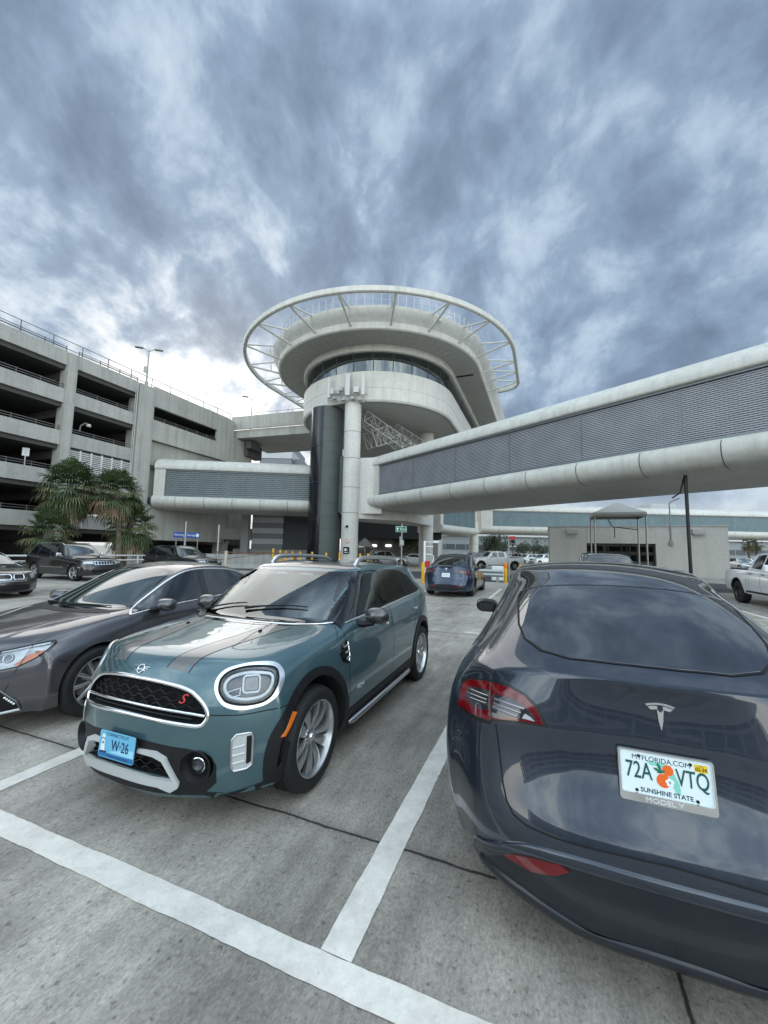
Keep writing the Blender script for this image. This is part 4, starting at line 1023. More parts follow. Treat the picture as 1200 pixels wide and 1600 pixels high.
    for a, b in (((.25, .10), (.34, -.50)), ((.30, .55), (.27, .05))):
        P = [c.hit((a[0] + (b[0] - a[0]) * t, a[1] + (b[1] - a[1]) * t), 'top', .018)[0] for t in [k / 8 for k in range(9)]]
        m = MB(); m.tube(P, [.013, .011, .009, .008, .007, .007, .006, .006, .005], 6); m.build('wiper', BLACK, R)
    for y in (-.79, .79):
        for x in (0, 2.775): make_wheel(root, x, y, R_, .232, .215, 10 if near else 5, 'multi' if near else 'turbine', rims, detail=1 if near else 0)
    return c
def build_sedan():
    loc, rz = rear_pose(-3.62, 4.46, PSI)
    root = thing('grey_sedan', 'grey sedan with chrome window line beside the green car, cut by the left edge', 'car', loc, rz)
    return dress_sedan(sedan_body(root, paint('sedan_grey_paint', (.075, .070, .078), .6, .3)))
# ------------------------------------------------------------------ plainer vehicles further off
def wide_body(root, PAINT, S, rows, front, rear, cr=.55, level=2, pf=2.6, pr=2.8, ws=None):
    """S rows: (x, sweep, zbot, z centre, roof half-width, belt half-width, belt z)"""
    st = []
    for x, sw, zb, zc, yr, yb, zbelt in S:
        zr = zc - .035; st.append((x, sw, zb, 1., [(0, zc), (yr * .55, zc - .006), (yr, zr), ((yr + yb) / 2 + .01, (zr * .5 + zbelt * .5)), (yb, zbelt)]))
    def crease(p, q):
        (i, j, k), (i2, j2, k2) = p, q
        if k == k2 == 0:
            if i == i2 and ws and i in ws: return .8
            if abs(j) in (2, 4) and j == j2: return cr
        if k == k2 == len(rows): return .5
    return Car(root, st, rows, front, rear, PAINT, pf=pf, pr=pr, level=level, crease=crease)
ROWS = [(.12, .03), (.40, .06), (.72, .06), (1., .02)]
def suv(name, label, loc, rz, PAINT, group=None, kind='jeep', lod=0):
    root = thing(name, label, 'car', loc, rz, group); R = root
    S = [(-.72, .16, .26, .96, .60, .86, .88), (-.60, .10, .26, 1.04, .62, .88, .95), (0, 0, .26, 1.10, .64, .89, 1.0), (.45, .03, .26, 1.14, .66, .89, 1.04), (.58, .10, .26, 1.18, .70, .89, 1.06),
         (1.15, .10, .26, 1.66, .64, .89, 1.09), (1.45, .04, .26, 1.75, .655, .89, 1.10), (2.2, 0, .26, 1.76, .655, .89, 1.12), (3.0, 0, .26, 1.74, .64, .89, 1.14), (3.5, -.03, .28, 1.69, .62, .875, 1.16), (3.72, -.06, .30, 1.30, .68, .86, 1.16), (3.80, -.08, .32, 1.14, .70, .85, 1.08)]
    c = wide_body(root, PAINT, S, ROWS, [(-.80, .84), (-.86, .66), (-.88, .46), (-.82, .28)], [(3.86, .95), (3.90, .72), (3.92, .5), (3.86, .34)], ws=(4, 9, 10))
    c.arch(0, .42, .40); c.arch(2.9, .42, .40); c.finish()
    sym = lambda H: H + [(-a, b) for a, b in reversed(H) if abs(a) > 1e-6]
    c.patch('windscreen', sym([(0, 1.64), (.52, 1.60), (.66, 1.20), (0, 1.20)]), 'front', GLASSG, off=.004, step=.08)
    c.patch('rear_window', sym([(0, 1.62), (.52, 1.60), (.66, 1.22), (0, 1.20)]), 'rear', TINT, off=.004, step=.08)
    for pr in ('left', 'right'):
        for W in ([(.98, 1.16), (1.35, 1.62), (1.82, 1.66), (1.80, 1.18)], [(1.90, 1.18), (1.92, 1.66), (2.72, 1.65), (2.80, 1.21)], [(2.88, 1.21), (2.80, 1.64), (3.25, 1.58), (3.46, 1.25)]): c.patch('side_window', W, pr, TINT, off=.004, step=.08)
        for P in ([(.62, 1.1), (.60, .5)], [(1.86, 1.14), (1.84, .5)], [(2.78, 1.15), (2.55, .75)]): c.trim('panel_joint', P, pr, GAP, w=.010, h=0, off=.002, step=.08)
        c.trim('chrome_strip', [(.7, .62), (2.4, .62)], pr, CHROME, w=.03, h=.01, off=.003, step=.1)
        for hx in (1.62, 2.56): c.trim('door_handle', [(hx, 1.06), (hx + .16, 1.065)], pr, CHROME, w=.026, h=.02, off=.003, step=.04)
        sg = -1 if pr == 'left' else 1
        m = MB(); m.bevbox((.98, sg * 1.02, 1.20), (.11, .22, .15), .03); m.box((1.0, sg * .92, 1.14), (.06, .12, .04)); m.build('mirror', CHROME if kind == 'jeep' else PAINT, R)
        c.patch('headlight', [(s_ * sg, z_) for s_, z_ in ((.50, .93), (.84, .90), (.86, .80), (.50, .80))], 'front', mat('lamp_far', (.45, .47, .50), .06, .4, 1.), off=.006, step=.05)
        c.patch('tail_lamp', [(s_ * sg, z_) for s_, z_ in ((.70, 1.10), (.88, 1.08), (.89, .85), (.72, .85))], 'rear', REDLAMP, off=.006, step=.06)
        m = MB(); m.tube([c.hit((x, sg * .60), 'top', h)[0] for x, h in ((1.3, .0), (1.45, .05), (3.1, .05), (3.25, 0))], .018, 6); m.build('roof_rail', SATIN if kind == 'jeep' else BLACK, R)
    if kind == 'jeep':
        g = c.patch('grille', sym([(0, .93), (.46, .92), (.46, .76), (0, .76)]), 'front', CHROME, off=.006, step=.06)
        for k in range(7): y = -.39 + .13 * k; c.patch('slot', rrect(y, .842, .075, .12, .02, 3), 'front', GAP, off=.010, parent=g, step=.1)
    else:
        g = c.patch('grille', sym([(0, .92), (.40, .91), (.34, .76), (0, .75)]), 'front', GLOSSB, off=.006, step=.06); c.trim('rim', sym([(0, .925), (.41, .915), (.35, .755), (0, .745)]), 'front', SATIN, w=.02, h=.01, off=.007, closed=True, parent=g, step=.06)
    c.patch('lower_grille', sym([(0, .56), (.60, .56), (.55, .40), (0, .40)]), 'front', BLACK, off=.004, step=.08)
    for y in (-.80, .80):
        for x in (0, 2.9): make_wheel(root, x, y, .385, .26, .24, 5, 'turbine', SATIN if kind == 'jeep' else ALLOY, detail=0)
    return root
def pickup(name, label, loc, rz, PAINT, rims=ALLOY, group=None):
    root = thing(name, label, 'pickup', loc, rz, group); R = root
    S = [(-.80, .14, .42, 1.10, .66, .92, 1.02), (-.68, .08, .40, 1.20, .68, .95, 1.10), (0, 0, .40, 1.25, .70, .96, 1.14), (.55, .03, .40, 1.28, .72, .96, 1.16), (.68, .10, .40, 1.31, .74, .96, 1.18),
         (1.20, .10, .40, 1.82, .68, .95, 1.22), (1.45, .04, .40, 1.91, .69, .95, 1.23), (2.2, 0, .40, 1.92, .69, .95, 1.24), (2.72, 0, .40, 1.88, .67, .95, 1.25), (2.84, 0, .40, 1.86, .67, .95, 1.25), (2.90, 0, .40, 1.30, .85, .95, 1.26), (3.05, 0, .42, 1.285, .86, .95, 1.25), (4.6, 0, .48, 1.285, .86, .95, 1.25), (4.78, 0, .52, 1.28, .86, .94, 1.24)]
    c = wide_body(root, PAINT, S, ROWS, [(-.90, .98), (-.94, .80), (-.95, .62), (-.90, .48)], [(4.80, 1.12), (4.81, .92), (4.81, .72), (4.80, .58)], ws=(4, 9, 10, 13), pf=3.5, pr=6)
    c.arch(0, .50, .43); c.arch(3.70, .50, .43); c.finish()
    sym = lambda H: H + [(-a, b) for a, b in reversed(H) if abs(a) > 1e-6]
    c.patch('windscreen', sym([(0, 1.80), (.56, 1.76), (.70, 1.34), (0, 1.34)]), 'front', GLASSG, off=.004, step=.08)
    c.patch('rear_window', sym([(0, 1.78), (.54, 1.76), (.60, 1.38), (0, 1.36)]), 'rear', TINT, off=.004, step=.08)
    m = MB(); m.box((3.82, 0, 1.272), (1.70, 1.62, .03)); m.build('bed_cover', BLACK, R)
    for pr in ('left', 'right'):
        sg = -1 if pr == 'left' else 1
        for W in ([(1.05, 1.28), (1.42, 1.78), (1.85, 1.81), (1.85, 1.30)], [(1.95, 1.30), (1.95, 1.81), (2.60, 1.80), (2.66, 1.34)]): c.patch('side_window', W, pr, TINT, off=.004, step=.08)
        for P in ([(.72, 1.2), (.70, .55)], [(1.90, 1.25), (1.90, .55)], [(2.76, 1.2), (2.70, .55)], [(2.92, 1.26), (2.92, .5)]): c.trim('panel_joint', P, pr, GAP, w=.014, h=0, off=.002, step=.1)
        for hx in (1.62, 2.48): c.trim('door_handle', [(hx, 1.13), (hx + .18, 1.135)], pr, BLACK, w=.03, h=.02, off=.003, step=.05)
        c.trim('side_step', [(.65, .50), (2.9, .50)], pr, BLACK, w=.06, h=.05, off=.002, step=.2)
        for ax in (0, 3.70):
            c.trim('arch_edge', [(ax + .515 * cos(radians(a)), .43 + .515 * sin(radians(a))) for a in range(-8, 190, 11)], pr, BLACK, w=.035, h=.014, off=.002, step=.3)
        m = MB(); m.bevbox((1.08, sg * 1.10, 1.36), (.12, .22, .24), .03); m.box((1.1, sg * .98, 1.28), (.06, .14, .05)); m.build('mirror', PAINT, R)
        c.patch('headlight', [(s_ * sg, z_) for s_, z_ in ((.60, 1.08), (.90, 1.05), (.92, .88), (.62, .88))], 'front', mat('lamp_far', (.45, .47, .50), .06, .4, 1.), off=.006, step=.06)
        c.patch('tail_lamp', [(s_ * sg, z_) for s_, z_ in ((.80, 1.20), (.93, 1.20), (.94, .86), (.82, .86))], 'rear', REDLAMP, off=.008, step=.08)
    c.patch('grille', sym([(0, 1.08), (.56, 1.06), (.54, .74), (0, .72)]), 'front', BLACK, off=.006, step=.08)
    m = MB(); m.bevbox((4.90, 0, .62), (.16, 1.7, .20), .04); m.build('bumper', CHROME if rims is ALLOY else BLACK, R)
    for y in (-.84, .84):
        for x in (0, 3.70): make_wheel(root, x, y, .42, .25, .27, 6, 'turbine', rims, detail=0)
    return root
# ------------------------------------------------------------------ the place: ground, garage, tower, bridges
def W(u, v, z=0.): return U * u + V * v + Vector((0, 0, z))
FR = Matrix(((U.x, V.x, 0, 0), (U.y, V.y, 0, 0), (0, 0, 1, 0), (0, 0, 0, 1)))     # (u, v) of the lot -> world, mirrored: use only for plain points
RZ = pi / 2 - PSI                                                                  # an object turned by RZ has its x along U and its -y along V
def concrete(name, col, scale=1., stain=.25, rough=.85, streak=0., bumpy=.25):
    """concrete or painted render: blotches, finer grain, optional rain streaks under ledges"""
    if name in MATS: return MATS[name]
    m = bpy.data.materials.new(name); nt, b, N, L = nodes_of(m); b.inputs['Roughness'].default_value = rough
    tc = N('ShaderNodeTexCoord')
    def noise(s, d=6, r=.6, vec=None):
        n = N('ShaderNodeTexNoise'); n.inputs['Scale'].default_value = s; n.inputs['Detail'].default_value = d; n.inputs['Roughness'].default_value = r
        L(vec or tc.outputs['Object'], n.inputs['Vector']); return n.outputs['Fac']
    def rng(v, a, c, lo, hi):
        n = N('ShaderNodeMapRange'); L(v, n.inputs['Value'])
        for k, q in zip(('From Min', 'From Max', 'To Min', 'To Max'), (a, c, lo, hi)): n.inputs[k].default_value = q
        return n.outputs['Result']
    def mul(a, c):
        n = N('ShaderNodeMath'); n.operation = 'MULTIPLY'; L(a, n.inputs[0]); L(c, n.inputs[1]); return n.outputs[0]
    f = mul(rng(noise(.35 * scale), .3, .7, 1 - stain, 1 + stain * .5), rng(noise(4 * scale, 8, .7), .3, .7, .90, 1.08))
    if streak:
        mp = N('ShaderNodeMapping'); mp.inputs['Scale'].default_value = (2.2, 2.2, .10); L(tc.outputs['Object'], mp.inputs['Vector'])
        f = mul(f, rng(noise(1.0, 5, .7, mp.outputs['Vector']), .45, .75, 1., 1 - streak))
    v = N('ShaderNodeVectorMath'); v.operation = 'SCALE'; v.inputs[0].default_value = col; L(f, v.inputs['Scale']); L(v.outputs['Vector'], b.inputs['Base Color'])
    bp = N('ShaderNodeBump'); bp.inputs['Strength'].default_value = bumpy; bp.inputs['Distance'].default_value = .02; L(noise(30 * scale, 6, .7), bp.inputs['Height']); L(bp.outputs['Normal'], b.inputs['Normal'])
    MATS[name] = m; return m
def ground_material():
    m = bpy.data.materials.new('slab_concrete'); nt, b, N, L = nodes_of(m)
    tc = N('ShaderNodeTexCoord'); mp = N('ShaderNodeMapping'); mp.inputs['Rotation'].default_value = (0, 0, PSI); L(tc.outputs['Object'], mp.inputs['Vector'])
    P = mp.outputs['Vector']                                       # x runs along V, y along U
    def noise(s, d=6, r=.6, sc=None, dist=0.):
        vec = P
        if sc:
            q = N('ShaderNodeMapping'); q.inputs['Scale'].default_value = sc; L(P, q.inputs['Vector']); vec = q.outputs['Vector']
        n = N('ShaderNodeTexNoise'); n.inputs['Scale'].default_value = s; n.inputs['Detail'].default_value = d; n.inputs['Roughness'].default_value = r; n.inputs['Distortion'].default_value = dist
        L(vec, n.inputs['Vector']); return n.outputs['Fac']
    def rng(v, a, c, lo, hi):
        n = N('ShaderNodeMapRange'); L(v, n.inputs['Value'])
        for k, q in zip(('From Min', 'From Max', 'To Min', 'To Max'), (a, c, lo, hi)): n.inputs[k].default_value = q
        return n.outputs['Result']
    def op(o, a, c):
        n = N('ShaderNodeMath'); n.operation = o
        for i, q in enumerate((a, c)):
            if hasattr(q, 'is_output'): L(q, n.inputs[i])
            else: n.inputs[i].default_value = q
        return n.outputs[0]
    big = rng(noise(.22, 5, .6), .3, .7, .74, 1.18); mid = rng(noise(1.1, 8, .72, dist=.5), .3, .72, .64, 1.22)
    broom = rng(noise(9, 5, .75, (1., .22, 1)), .3, .7, .76, 1.20); grain = rng(noise(75, 4, .8, (1., .5, 1)), .30, .70, .62, 1.34); pit = rng(noise(30, 3, .65), .58, .70, 1., .52)
    f = op('MULTIPLY', op('MULTIPLY', big, mid), op('MULTIPLY', op('MULTIPLY', broom, grain), pit))
    # tyre-dark lanes along the stalls and oil spots
    lane = rng(noise(.55, 5, .65, (1.6, .25, 1)), .48, .70, 1., .58); f = op('MULTIPLY', f, lane)
    vo = N('ShaderNodeTexVoronoi'); vo.inputs['Scale'].default_value = 2.1; vo.inputs['Randomness'].default_value = 1; L(P, vo.inputs['Vector'])
    vs = N('ShaderNodeSeparateColor'); L(vo.outputs['Color'], vs.inputs['Color'])
    wob = op('ADD', vo.outputs['Distance'], op('MULTIPLY', op('SUBTRACT', noise(40, 3), .5), .03)); rad = op('MULTIPLY', op('MAXIMUM', op('SUBTRACT', vs.outputs['Red'], .38), 0.), .10)
    spot = rng(op('SUBTRACT', wob, rad), -.004, .012, .38, 1.); f = op('MULTIPLY', f, spot)
    v2 = N('ShaderNodeTexVoronoi'); v2.inputs['Scale'].default_value = 3.3; L(P, v2.inputs['Vector']); s2 = N('ShaderNodeSeparateColor'); L(v2.outputs['Color'], s2.inputs['Color'])
    chip = rng(op('SUBTRACT', v2.outputs['Distance'], op('MULTIPLY', op('MAXIMUM', op('SUBTRACT', s2.outputs['Green'], .6), 0.), .06)), -.002, .003, 1., 0.)
    v = N('ShaderNodeVectorMath'); v.operation = 'SCALE'; v.inputs[0].default_value = (.395, .358, .308); L(f, v.inputs['Scale'])
    mx = N('ShaderNodeMix'); mx.data_type = 'RGBA'; L(chip, mx.inputs['Factor']); L(v.outputs['Vector'], mx.inputs['A']); mx.inputs['B'].default_value = (.62, .61, .57, 1)
    # slab joints
    sp = N('ShaderNodeSeparateXYZ'); L(P, sp.inputs[0])
    def joint(ax, at, step, w):
        q = op('ADD', sp.outputs[ax], op('MULTIPLY', op('SUBTRACT', noise(3.5, 4), .5), .035)); q = op('ADD', q, op('MULTIPLY', op('SUBTRACT', noise(22, 3), .5), .008))
        q = op('SUBTRACT', q, at - step / 2 + 400 * step * 0); q = op('FLOORED_MODULO', q, step); q = op('ABSOLUTE', op('SUBTRACT', q, step / 2), 0.); return rng(q, w * .45, w, .16, 1.), rng(q, w, w * 8, .80, 1.)
    j1, h1 = joint('Y', 2.32, 6.2, .013); j2, h2 = joint('X', .475, 5.6, .011)
    jj = op('MULTIPLY', op('MULTIPLY', j1, j2), op('MULTIPLY', h1, h2)); v3 = N('ShaderNodeVectorMath'); v3.operation = 'SCALE'; L(mx.outputs['Result'], v3.inputs[0]); L(jj, v3.inputs['Scale'])
    L(v3.outputs['Vector'], b.inputs['Base Color']); b.inputs['Roughness'].default_value = .8; b.inputs['Specular IOR Level'].default_value = .35
    h = op('ADD', op('MULTIPLY', noise(70, 4, .8), .5), op('MULTIPLY', noise(9, 5, .75, (1., .22, 1)), .5)); h = op('ADD', h, op('MULTIPLY', op('MINIMUM', j1, j2), .8))
    bp = N('ShaderNodeBump'); bp.inputs['Strength'].default_value = .45; bp.inputs['Distance'].default_value = .008; L(h, bp.inputs['Height']); L(bp.outputs['Normal'], b.inputs['Normal'])
    return m
def line_paint():
    m = bpy.data.materials.new('line_paint'); nt, b, N, L = nodes_of(m); tc = N('ShaderNodeTexCoord')
    def noise(s, d, r=.65):
        n = N('ShaderNodeTexNoise'); n.inputs['Scale'].default_value = s; n.inputs['Detail'].default_value = d; n.inputs['Roughness'].default_value = r; L(tc.outputs['Object'], n.inputs['Vector']); return n.outputs['Fac']
    def rng(v, a, c, lo, hi):
        n = N('ShaderNodeMapRange'); L(v, n.inputs['Value'])
        for k, q in zip(('From Min', 'From Max', 'To Min', 'To Max'), (a, c, lo, hi)): n.inputs[k].default_value = q
        return n.outputs['Result']
    dirt = rng(noise(3.2, 10, .8), .32, .70, 1.08, .62); v = N('ShaderNodeVectorMath'); v.operation = 'SCALE'; v.inputs[0].default_value = (.77, .725, .655); L(dirt, v.inputs['Scale'])
    wear = rng(noise(30, 10, .85), .57, .70, 0., .8); mx = N('ShaderNodeMix'); mx.data_type = 'RGBA'; L(wear, mx.inputs['Factor']); L(v.outputs['Vector'], mx.inputs['A']); mx.inputs['B'].default_value = (.22, .22, .21, 1)
    L(mx.outputs['Result'], b.inputs['Base Color']); b.inputs['Roughness'].default_value = .6
    bp = N('ShaderNodeBump'); bp.inputs['Strength'].default_value = .3; bp.inputs['Distance'].default_value = .006; L(noise(60, 5, .8), bp.inputs['Height']); L(bp.outputs['Normal'], b.inputs['Normal'])
    return m
def build_ground():
    n = 1; S = 3000
    g = mesh_obj('ground', [(-S, -S, 0), (S, -S, 0), (S, S, 0), (-S, S, 0)], [(0, 1, 2, 3)], ground_material()); tag(g, kind='structure')
    LP = line_paint(); rnd = random.Random(4)
    def strip(name, a, b, w, z=.004):
        """painted line from a to b (u, v), its edges slightly ragged"""
        A, B = W(*a), W(*b); d = B - A; L = d.length; d.normalize(); e = Vector((-d.y, d.x, 0)); k = max(2, int(L / .03)); vs = []
        j = [0, 0]
        for i in range(k + 1):
            for s in (0, 1):
                j[s] = j[s] * .8 + rnd.uniform(-.0022, .0022)
                vs.append(A + d * (L * i / k) + e * ((s - .5) * w + j[s]) + Vector((0, 0, z)))
        o = mesh_obj(name, vs, [(2 * i, 2 * i + 2, 2 * i + 3, 2 * i + 1) for i in range(k)], LP); tag(o, kind='structure'); return o
    strip('painted_line', (1.575, -14), (1.575, 9), .135)
    for v, u1 in ((-.822, 6.9), (-3.51, 6.9), (-6.25, 6.9), (1.90, 6.9)): strip('painted_line', (1.643, v), (u1, v), .145 if v < 1 else .12)
    strip('painted_line', (8.74, -1.56), (8.74, 3.0), .10)
    for v in (-1.86, .9, 3.7, -4.6 - .1, -7.5): strip('painted_line', (14.4, v), (20.2, v), .11)
    strip('painted_line', (13.2, 5.9), (18.0, 5.9), .12)
    for v in (-14.6, -18.6, -22.6): strip('painted_line', (9.2, v), (14.6, v), .11)
    # kerb and raised island under the tower, asphalt road beyond
    AS = mat('asphalt', (.065, .065, .065), .85, var=(.6, .25), bump=(60, .3))
    def slab(name, poly, z0, z1, m):
        b = MB(); b.prism([(p.x, p.y) for p in [W(*q) for q in poly]], z0, z1); o = b.build(name, m, None, 30); tag(o, kind='structure'); return o
    KC = concrete('kerb_concrete', (.40, .39, .36), 2, .2)
    for a, b_ in ((-13.5, -6.3), (-5.9, -1.7)): slab('kerb', [(21.9, a), (22.2, a), (22.2, b_), (21.9, b_)], -.05, .14, KC)
    slab('road', [(24.5, -26), (33, -26), (33, 30), (24.5, 30)], -.05, .004, AS)
    slab('pavement', [(34, -30), (37.6, -30), (37.6, -3), (34, -3)], -.05, .13, KC)
    slab('kerb', [(37.9, -1), (38.3, -1), (38.3, 20), (37.9, 20)], -.05, .14, KC)

# ------------------------------------------------------------------ parking garage
def rail_run(mb, a, b, z, posts, rails=(.18, .36), h=.42, r=.022, off=Vector((0, 0, 0))):
    A, B = a + off, b + off
    for k in range(posts + 1):
        p = A.lerp(B, k / posts); mb.box(p + Vector((0, 0, z + h / 2 - .06)), (.05, .05, h + .12)); mb.box(p + Vector((0, 0, z - .14)), (.10, .10, .08))
    for rr in rails: mb.bar(A + Vector((0, 0, z + rr)), B + Vector((0, 0, z + rr)), r * 2)
def build_garage():
    loc = W(19.4, -35.2); root = thing('parking_garage', 'multi storey concrete parking garage with dark open decks and roof railings behind the palms', 'garage', loc)
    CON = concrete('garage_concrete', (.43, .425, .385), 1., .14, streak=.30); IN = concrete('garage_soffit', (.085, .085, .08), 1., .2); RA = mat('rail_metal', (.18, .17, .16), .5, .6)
    def B(name, u0, u1, v0, v1, z0, z1, m=CON):
        b = MB(); b.box((0, 0, 0), (1, 1, 1)); c = W((u0 + u1) / 2, (v0 + v1) / 2, (z0 + z1) / 2) - loc
        M3 = Matrix((U, V, Vector((0, 0, 1)))).transposed(); b.v = [M3 @ Vector((p.x * (u1 - u0), p.y * (v1 - v0), p.z * (z1 - z0))) + c for p in b.v]
        return b.build(name, m, root, 0)
    F = -35.2; tops = [4.1, 7.4, 10.6, 14.0, 17.1]
    bays = [(-18, -8.9), (-8.0, 4.6), (5.4, 19.38), (20.12, 25.48)]
    for z in tops:
        for a, b in bays:
            if z == 7.4 and a > 20: continue
            B('spandrel', a, b, F - .22, F, z - 1.12, z)
            m = MB(); rail_run(m, W(a + .1, F - .08) - loc, W(b - .1, F - .08) - loc, z, max(2, int((b - a) / 1.45))); m.build('railing', RA, root, 0)
    B('spandrel', 20.12, 25.48, F - .22, F, 7.35 - 1.12, 7.35)
    for a, b in ((4.62, 5.38), (-8.88, -8.02), (19.4, 20.1)): B('pillar', a, b, F - .8, F + .18, 0, 17.0)
    B('pillar', 25.5, 27.1, F - 1.2, F + .22, 0, 17.0)
    # solid end with one slot
    B('end_wall', 27.12, 37.7, F - .3, F + .05, 15.35, 17.25); B('end_wall', 27.12, 37.7, F - .3, F + .05, 12.0, 14.0); B('end_wall', 35.5, 37.7, F - .3, F + .05, 14.0, 15.35)
    B('recessed_wall', 27.12, 37.7, F - 1.1, F - .5, 2.3, 12.0); B('end_wall', 27.12, 41.2, F - .3, F + .05, 2.28, 5.6)
    B('end_wall', 34.3, 37.7, F - .3, F + .05, 5.6, 11.5); B('end_wall', 37.72, 41.6, F - .3, F + .04, 2.3, 15.2); B('end_return', 41.3, 41.6, F - 12, F - .31, 0, 15.2); B('end_return', 37.72, 38.2, F - 16, F + .05, 0, 17.2)
    m = MB(); rail_run(m, W(27.2, F - .1) - loc, W(35.4, F - .1) - loc, 14.0, 6); m.build('railing', RA, root, 0)
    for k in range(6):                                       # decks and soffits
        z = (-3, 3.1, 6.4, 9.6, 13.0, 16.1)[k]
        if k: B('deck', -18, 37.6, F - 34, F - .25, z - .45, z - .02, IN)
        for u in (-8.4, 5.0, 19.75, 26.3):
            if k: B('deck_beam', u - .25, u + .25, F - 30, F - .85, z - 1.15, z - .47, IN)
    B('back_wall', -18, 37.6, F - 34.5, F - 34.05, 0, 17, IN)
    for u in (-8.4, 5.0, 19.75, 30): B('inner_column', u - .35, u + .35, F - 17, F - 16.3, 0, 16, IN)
    # louvred screen at the third deck
    m = MB(); n = 11
    for k in range(n): m.add(*[([W(20.14 + (25.46 - 20.14) * (p.x + .5), F - .06 + p.y * .09 + p.z * .03, 7.60 + 1.75 * k / n + p.z * .085) - loc for p in q.v], q.f) for q in [MB().box((0, 0, 0), (1, 1, 1))]][0])
    for k in range(7): m.add(*[([W(20.16 + 5.2 * k / 6 + p.x * .07, F - .05 + p.y * .12, 8.45 + p.z * 1.8) - loc for p in q.v], q.f) for q in [MB().box((0, 0, 0), (1, 1, 1))]][0])
    m.build('louvre_screen', mat('louvre_white', (.75, .75, .73), .5), root, 0); B('screen_backing', 20.14, 25.46, F - .9, F - .5, 7.4, 9.4, CAVITY)
    # roof rails: a low pair and one high rail
    m = MB()
    for a, b, z in ((-18, 37.6, 17.12),):
        A, B_ = W(a, F - .14) - loc, W(b, F - .12) - loc; k = int((b - a) / 2.1)
        for q in range(k + 1): p = A.lerp(B_, q / k); m.box(p + Vector((0, 0, z + .45)), (.05, .05, .9))
        for hh in (.22, .88): m.bar(A + Vector((0, 0, z + hh)), B_ + Vector((0, 0, z + hh)), .04)
    m.build('roof_railing', RA, root, 0)
    m = MB(); m.tube([W(25.35, F + .12, z) - loc for z in (.2, 16.9)], .05, 8); m.tube([W(25.2, F + .1, z) - loc for z in (5, 16.5)], .03, 8); m.build('drain_pipe', mat('pipe_grey', (.45, .45, .43), .5), root)
    m = MB(); m.tube([W(13.4, F - 2, 14.6) - loc, W(14.6, F - 2, 14.75) - loc, W(14.9, F - 2, 15.0) - loc, W(14.9, F - 2, 15.6) - loc], .14, 10); m.build('sprinkler_pipe', IN, root)
    return root
def lamp_post(name, label, loc, h, az, heads=2, group=None):
    t = thing(name, label, 'street lamp', loc, az, group); G = mat('lamp_grey', (.30, .30, .29), .45, .4)
    m = MB(); m.tube([(0, 0, 0), (0, 0, .35), (0, 0, .36), (0, 0, h)], [.14, .14, .075, .05], 10); m.build('pole', G, t)
    for s in ((-1, 1) if heads == 2 else (1,)):
        m = MB(); m.tube([(0, 0, h - .25), (s * .35, 0, h + .02), (s * .55, 0, h + .05)], .035, 8); m.build('arm', G, t)
        m = MB(); m.bevbox((s * .85, 0, h + .08), (.75, .32, .14), .05); m.build('lamp_head', G, t)
    if heads == 2:
        m = MB(); m.bevbox((-.12, -.14, h * .42), (.34, .10, .62), .02); m.build('control_box', G, t)

# ------------------------------------------------------------------ tube bridges
def panel_mat(name, col, hole, sx, sz, back=(.012, .014, .018), slot=.42):
    """perforated metal sheet: rows of staggered dark slots in the sheet; x along the bridge, z up"""
    if name in MATS: return MATS[name]
    m = bpy.data.materials.new(name); nt, b, N, L = nodes_of(m); tc = N('ShaderNodeTexCoord'); sp = N('ShaderNodeSeparateXYZ'); L(tc.outputs['Object'], sp.inputs[0])
    def op(o, p, q=0., r=None):
        n = N('ShaderNodeMath'); n.operation = o
        for i, k in enumerate((p, q, r)):
            if k is None: continue
            if hasattr(k, 'is_output'): L(k, n.inputs[i])
            else: n.inputs[i].default_value = k
        return n.outputs[0]
    zr = op('DIVIDE', sp.outputs['Z'], sz); row = op('FLOOR', zr); fr_ = op('FRACT', zr)
    blade = op('GREATER_THAN', fr_, 1 - slot)                       # the blade, else the gap between two blades
    ph = op('FRACT', op('ADD', op('DIVIDE', sp.outputs['X'], sx), op('MULTIPLY', row, .5))); tie = op('LESS_THAN', ph, .30)   # ties behind the blades, staggered row by row
    mxa = N('ShaderNodeMix'); mxa.data_type = 'RGBA'; L(op('MULTIPLY', tie, .22), mxa.inputs['Factor']); mxa.inputs['A'].default_value = (*back, 1); mxa.inputs['B'].default_value = (*col, 1)
    br = N('ShaderNodeMix'); br.data_type = 'RGBA'; L(blade, br.inputs['Factor']); L(mxa.outputs['Result'], br.inputs['A']); br.inputs['B'].default_value = (*col, 1)
    nz = N('ShaderNodeTexNoise'); nz.inputs['Scale'].default_value = .8; nz.inputs['Detail'].default_value = 5; L(tc.outputs['Object'], nz.inputs['Vector'])
    r = N('ShaderNodeMapRange'); L(nz.outputs['Fac'], r.inputs['Value']); r.inputs['From Min'].default_value = .3; r.inputs['From Max'].default_value = .7; r.inputs['To Min'].default_value = .85; r.inputs['To Max'].default_value = 1.12
    v = N('ShaderNodeVectorMath'); v.operation = 'SCALE'; L(br.outputs['Result'], v.inputs[0]); L(r.outputs['Result'], v.inputs['Scale']); L(v.outputs['Vector'], b.inputs['Base Color'])
    b.inputs['Roughness'].default_value = .45; b.inputs['Metallic'].default_value = .1
    MATS[name] = m; return m
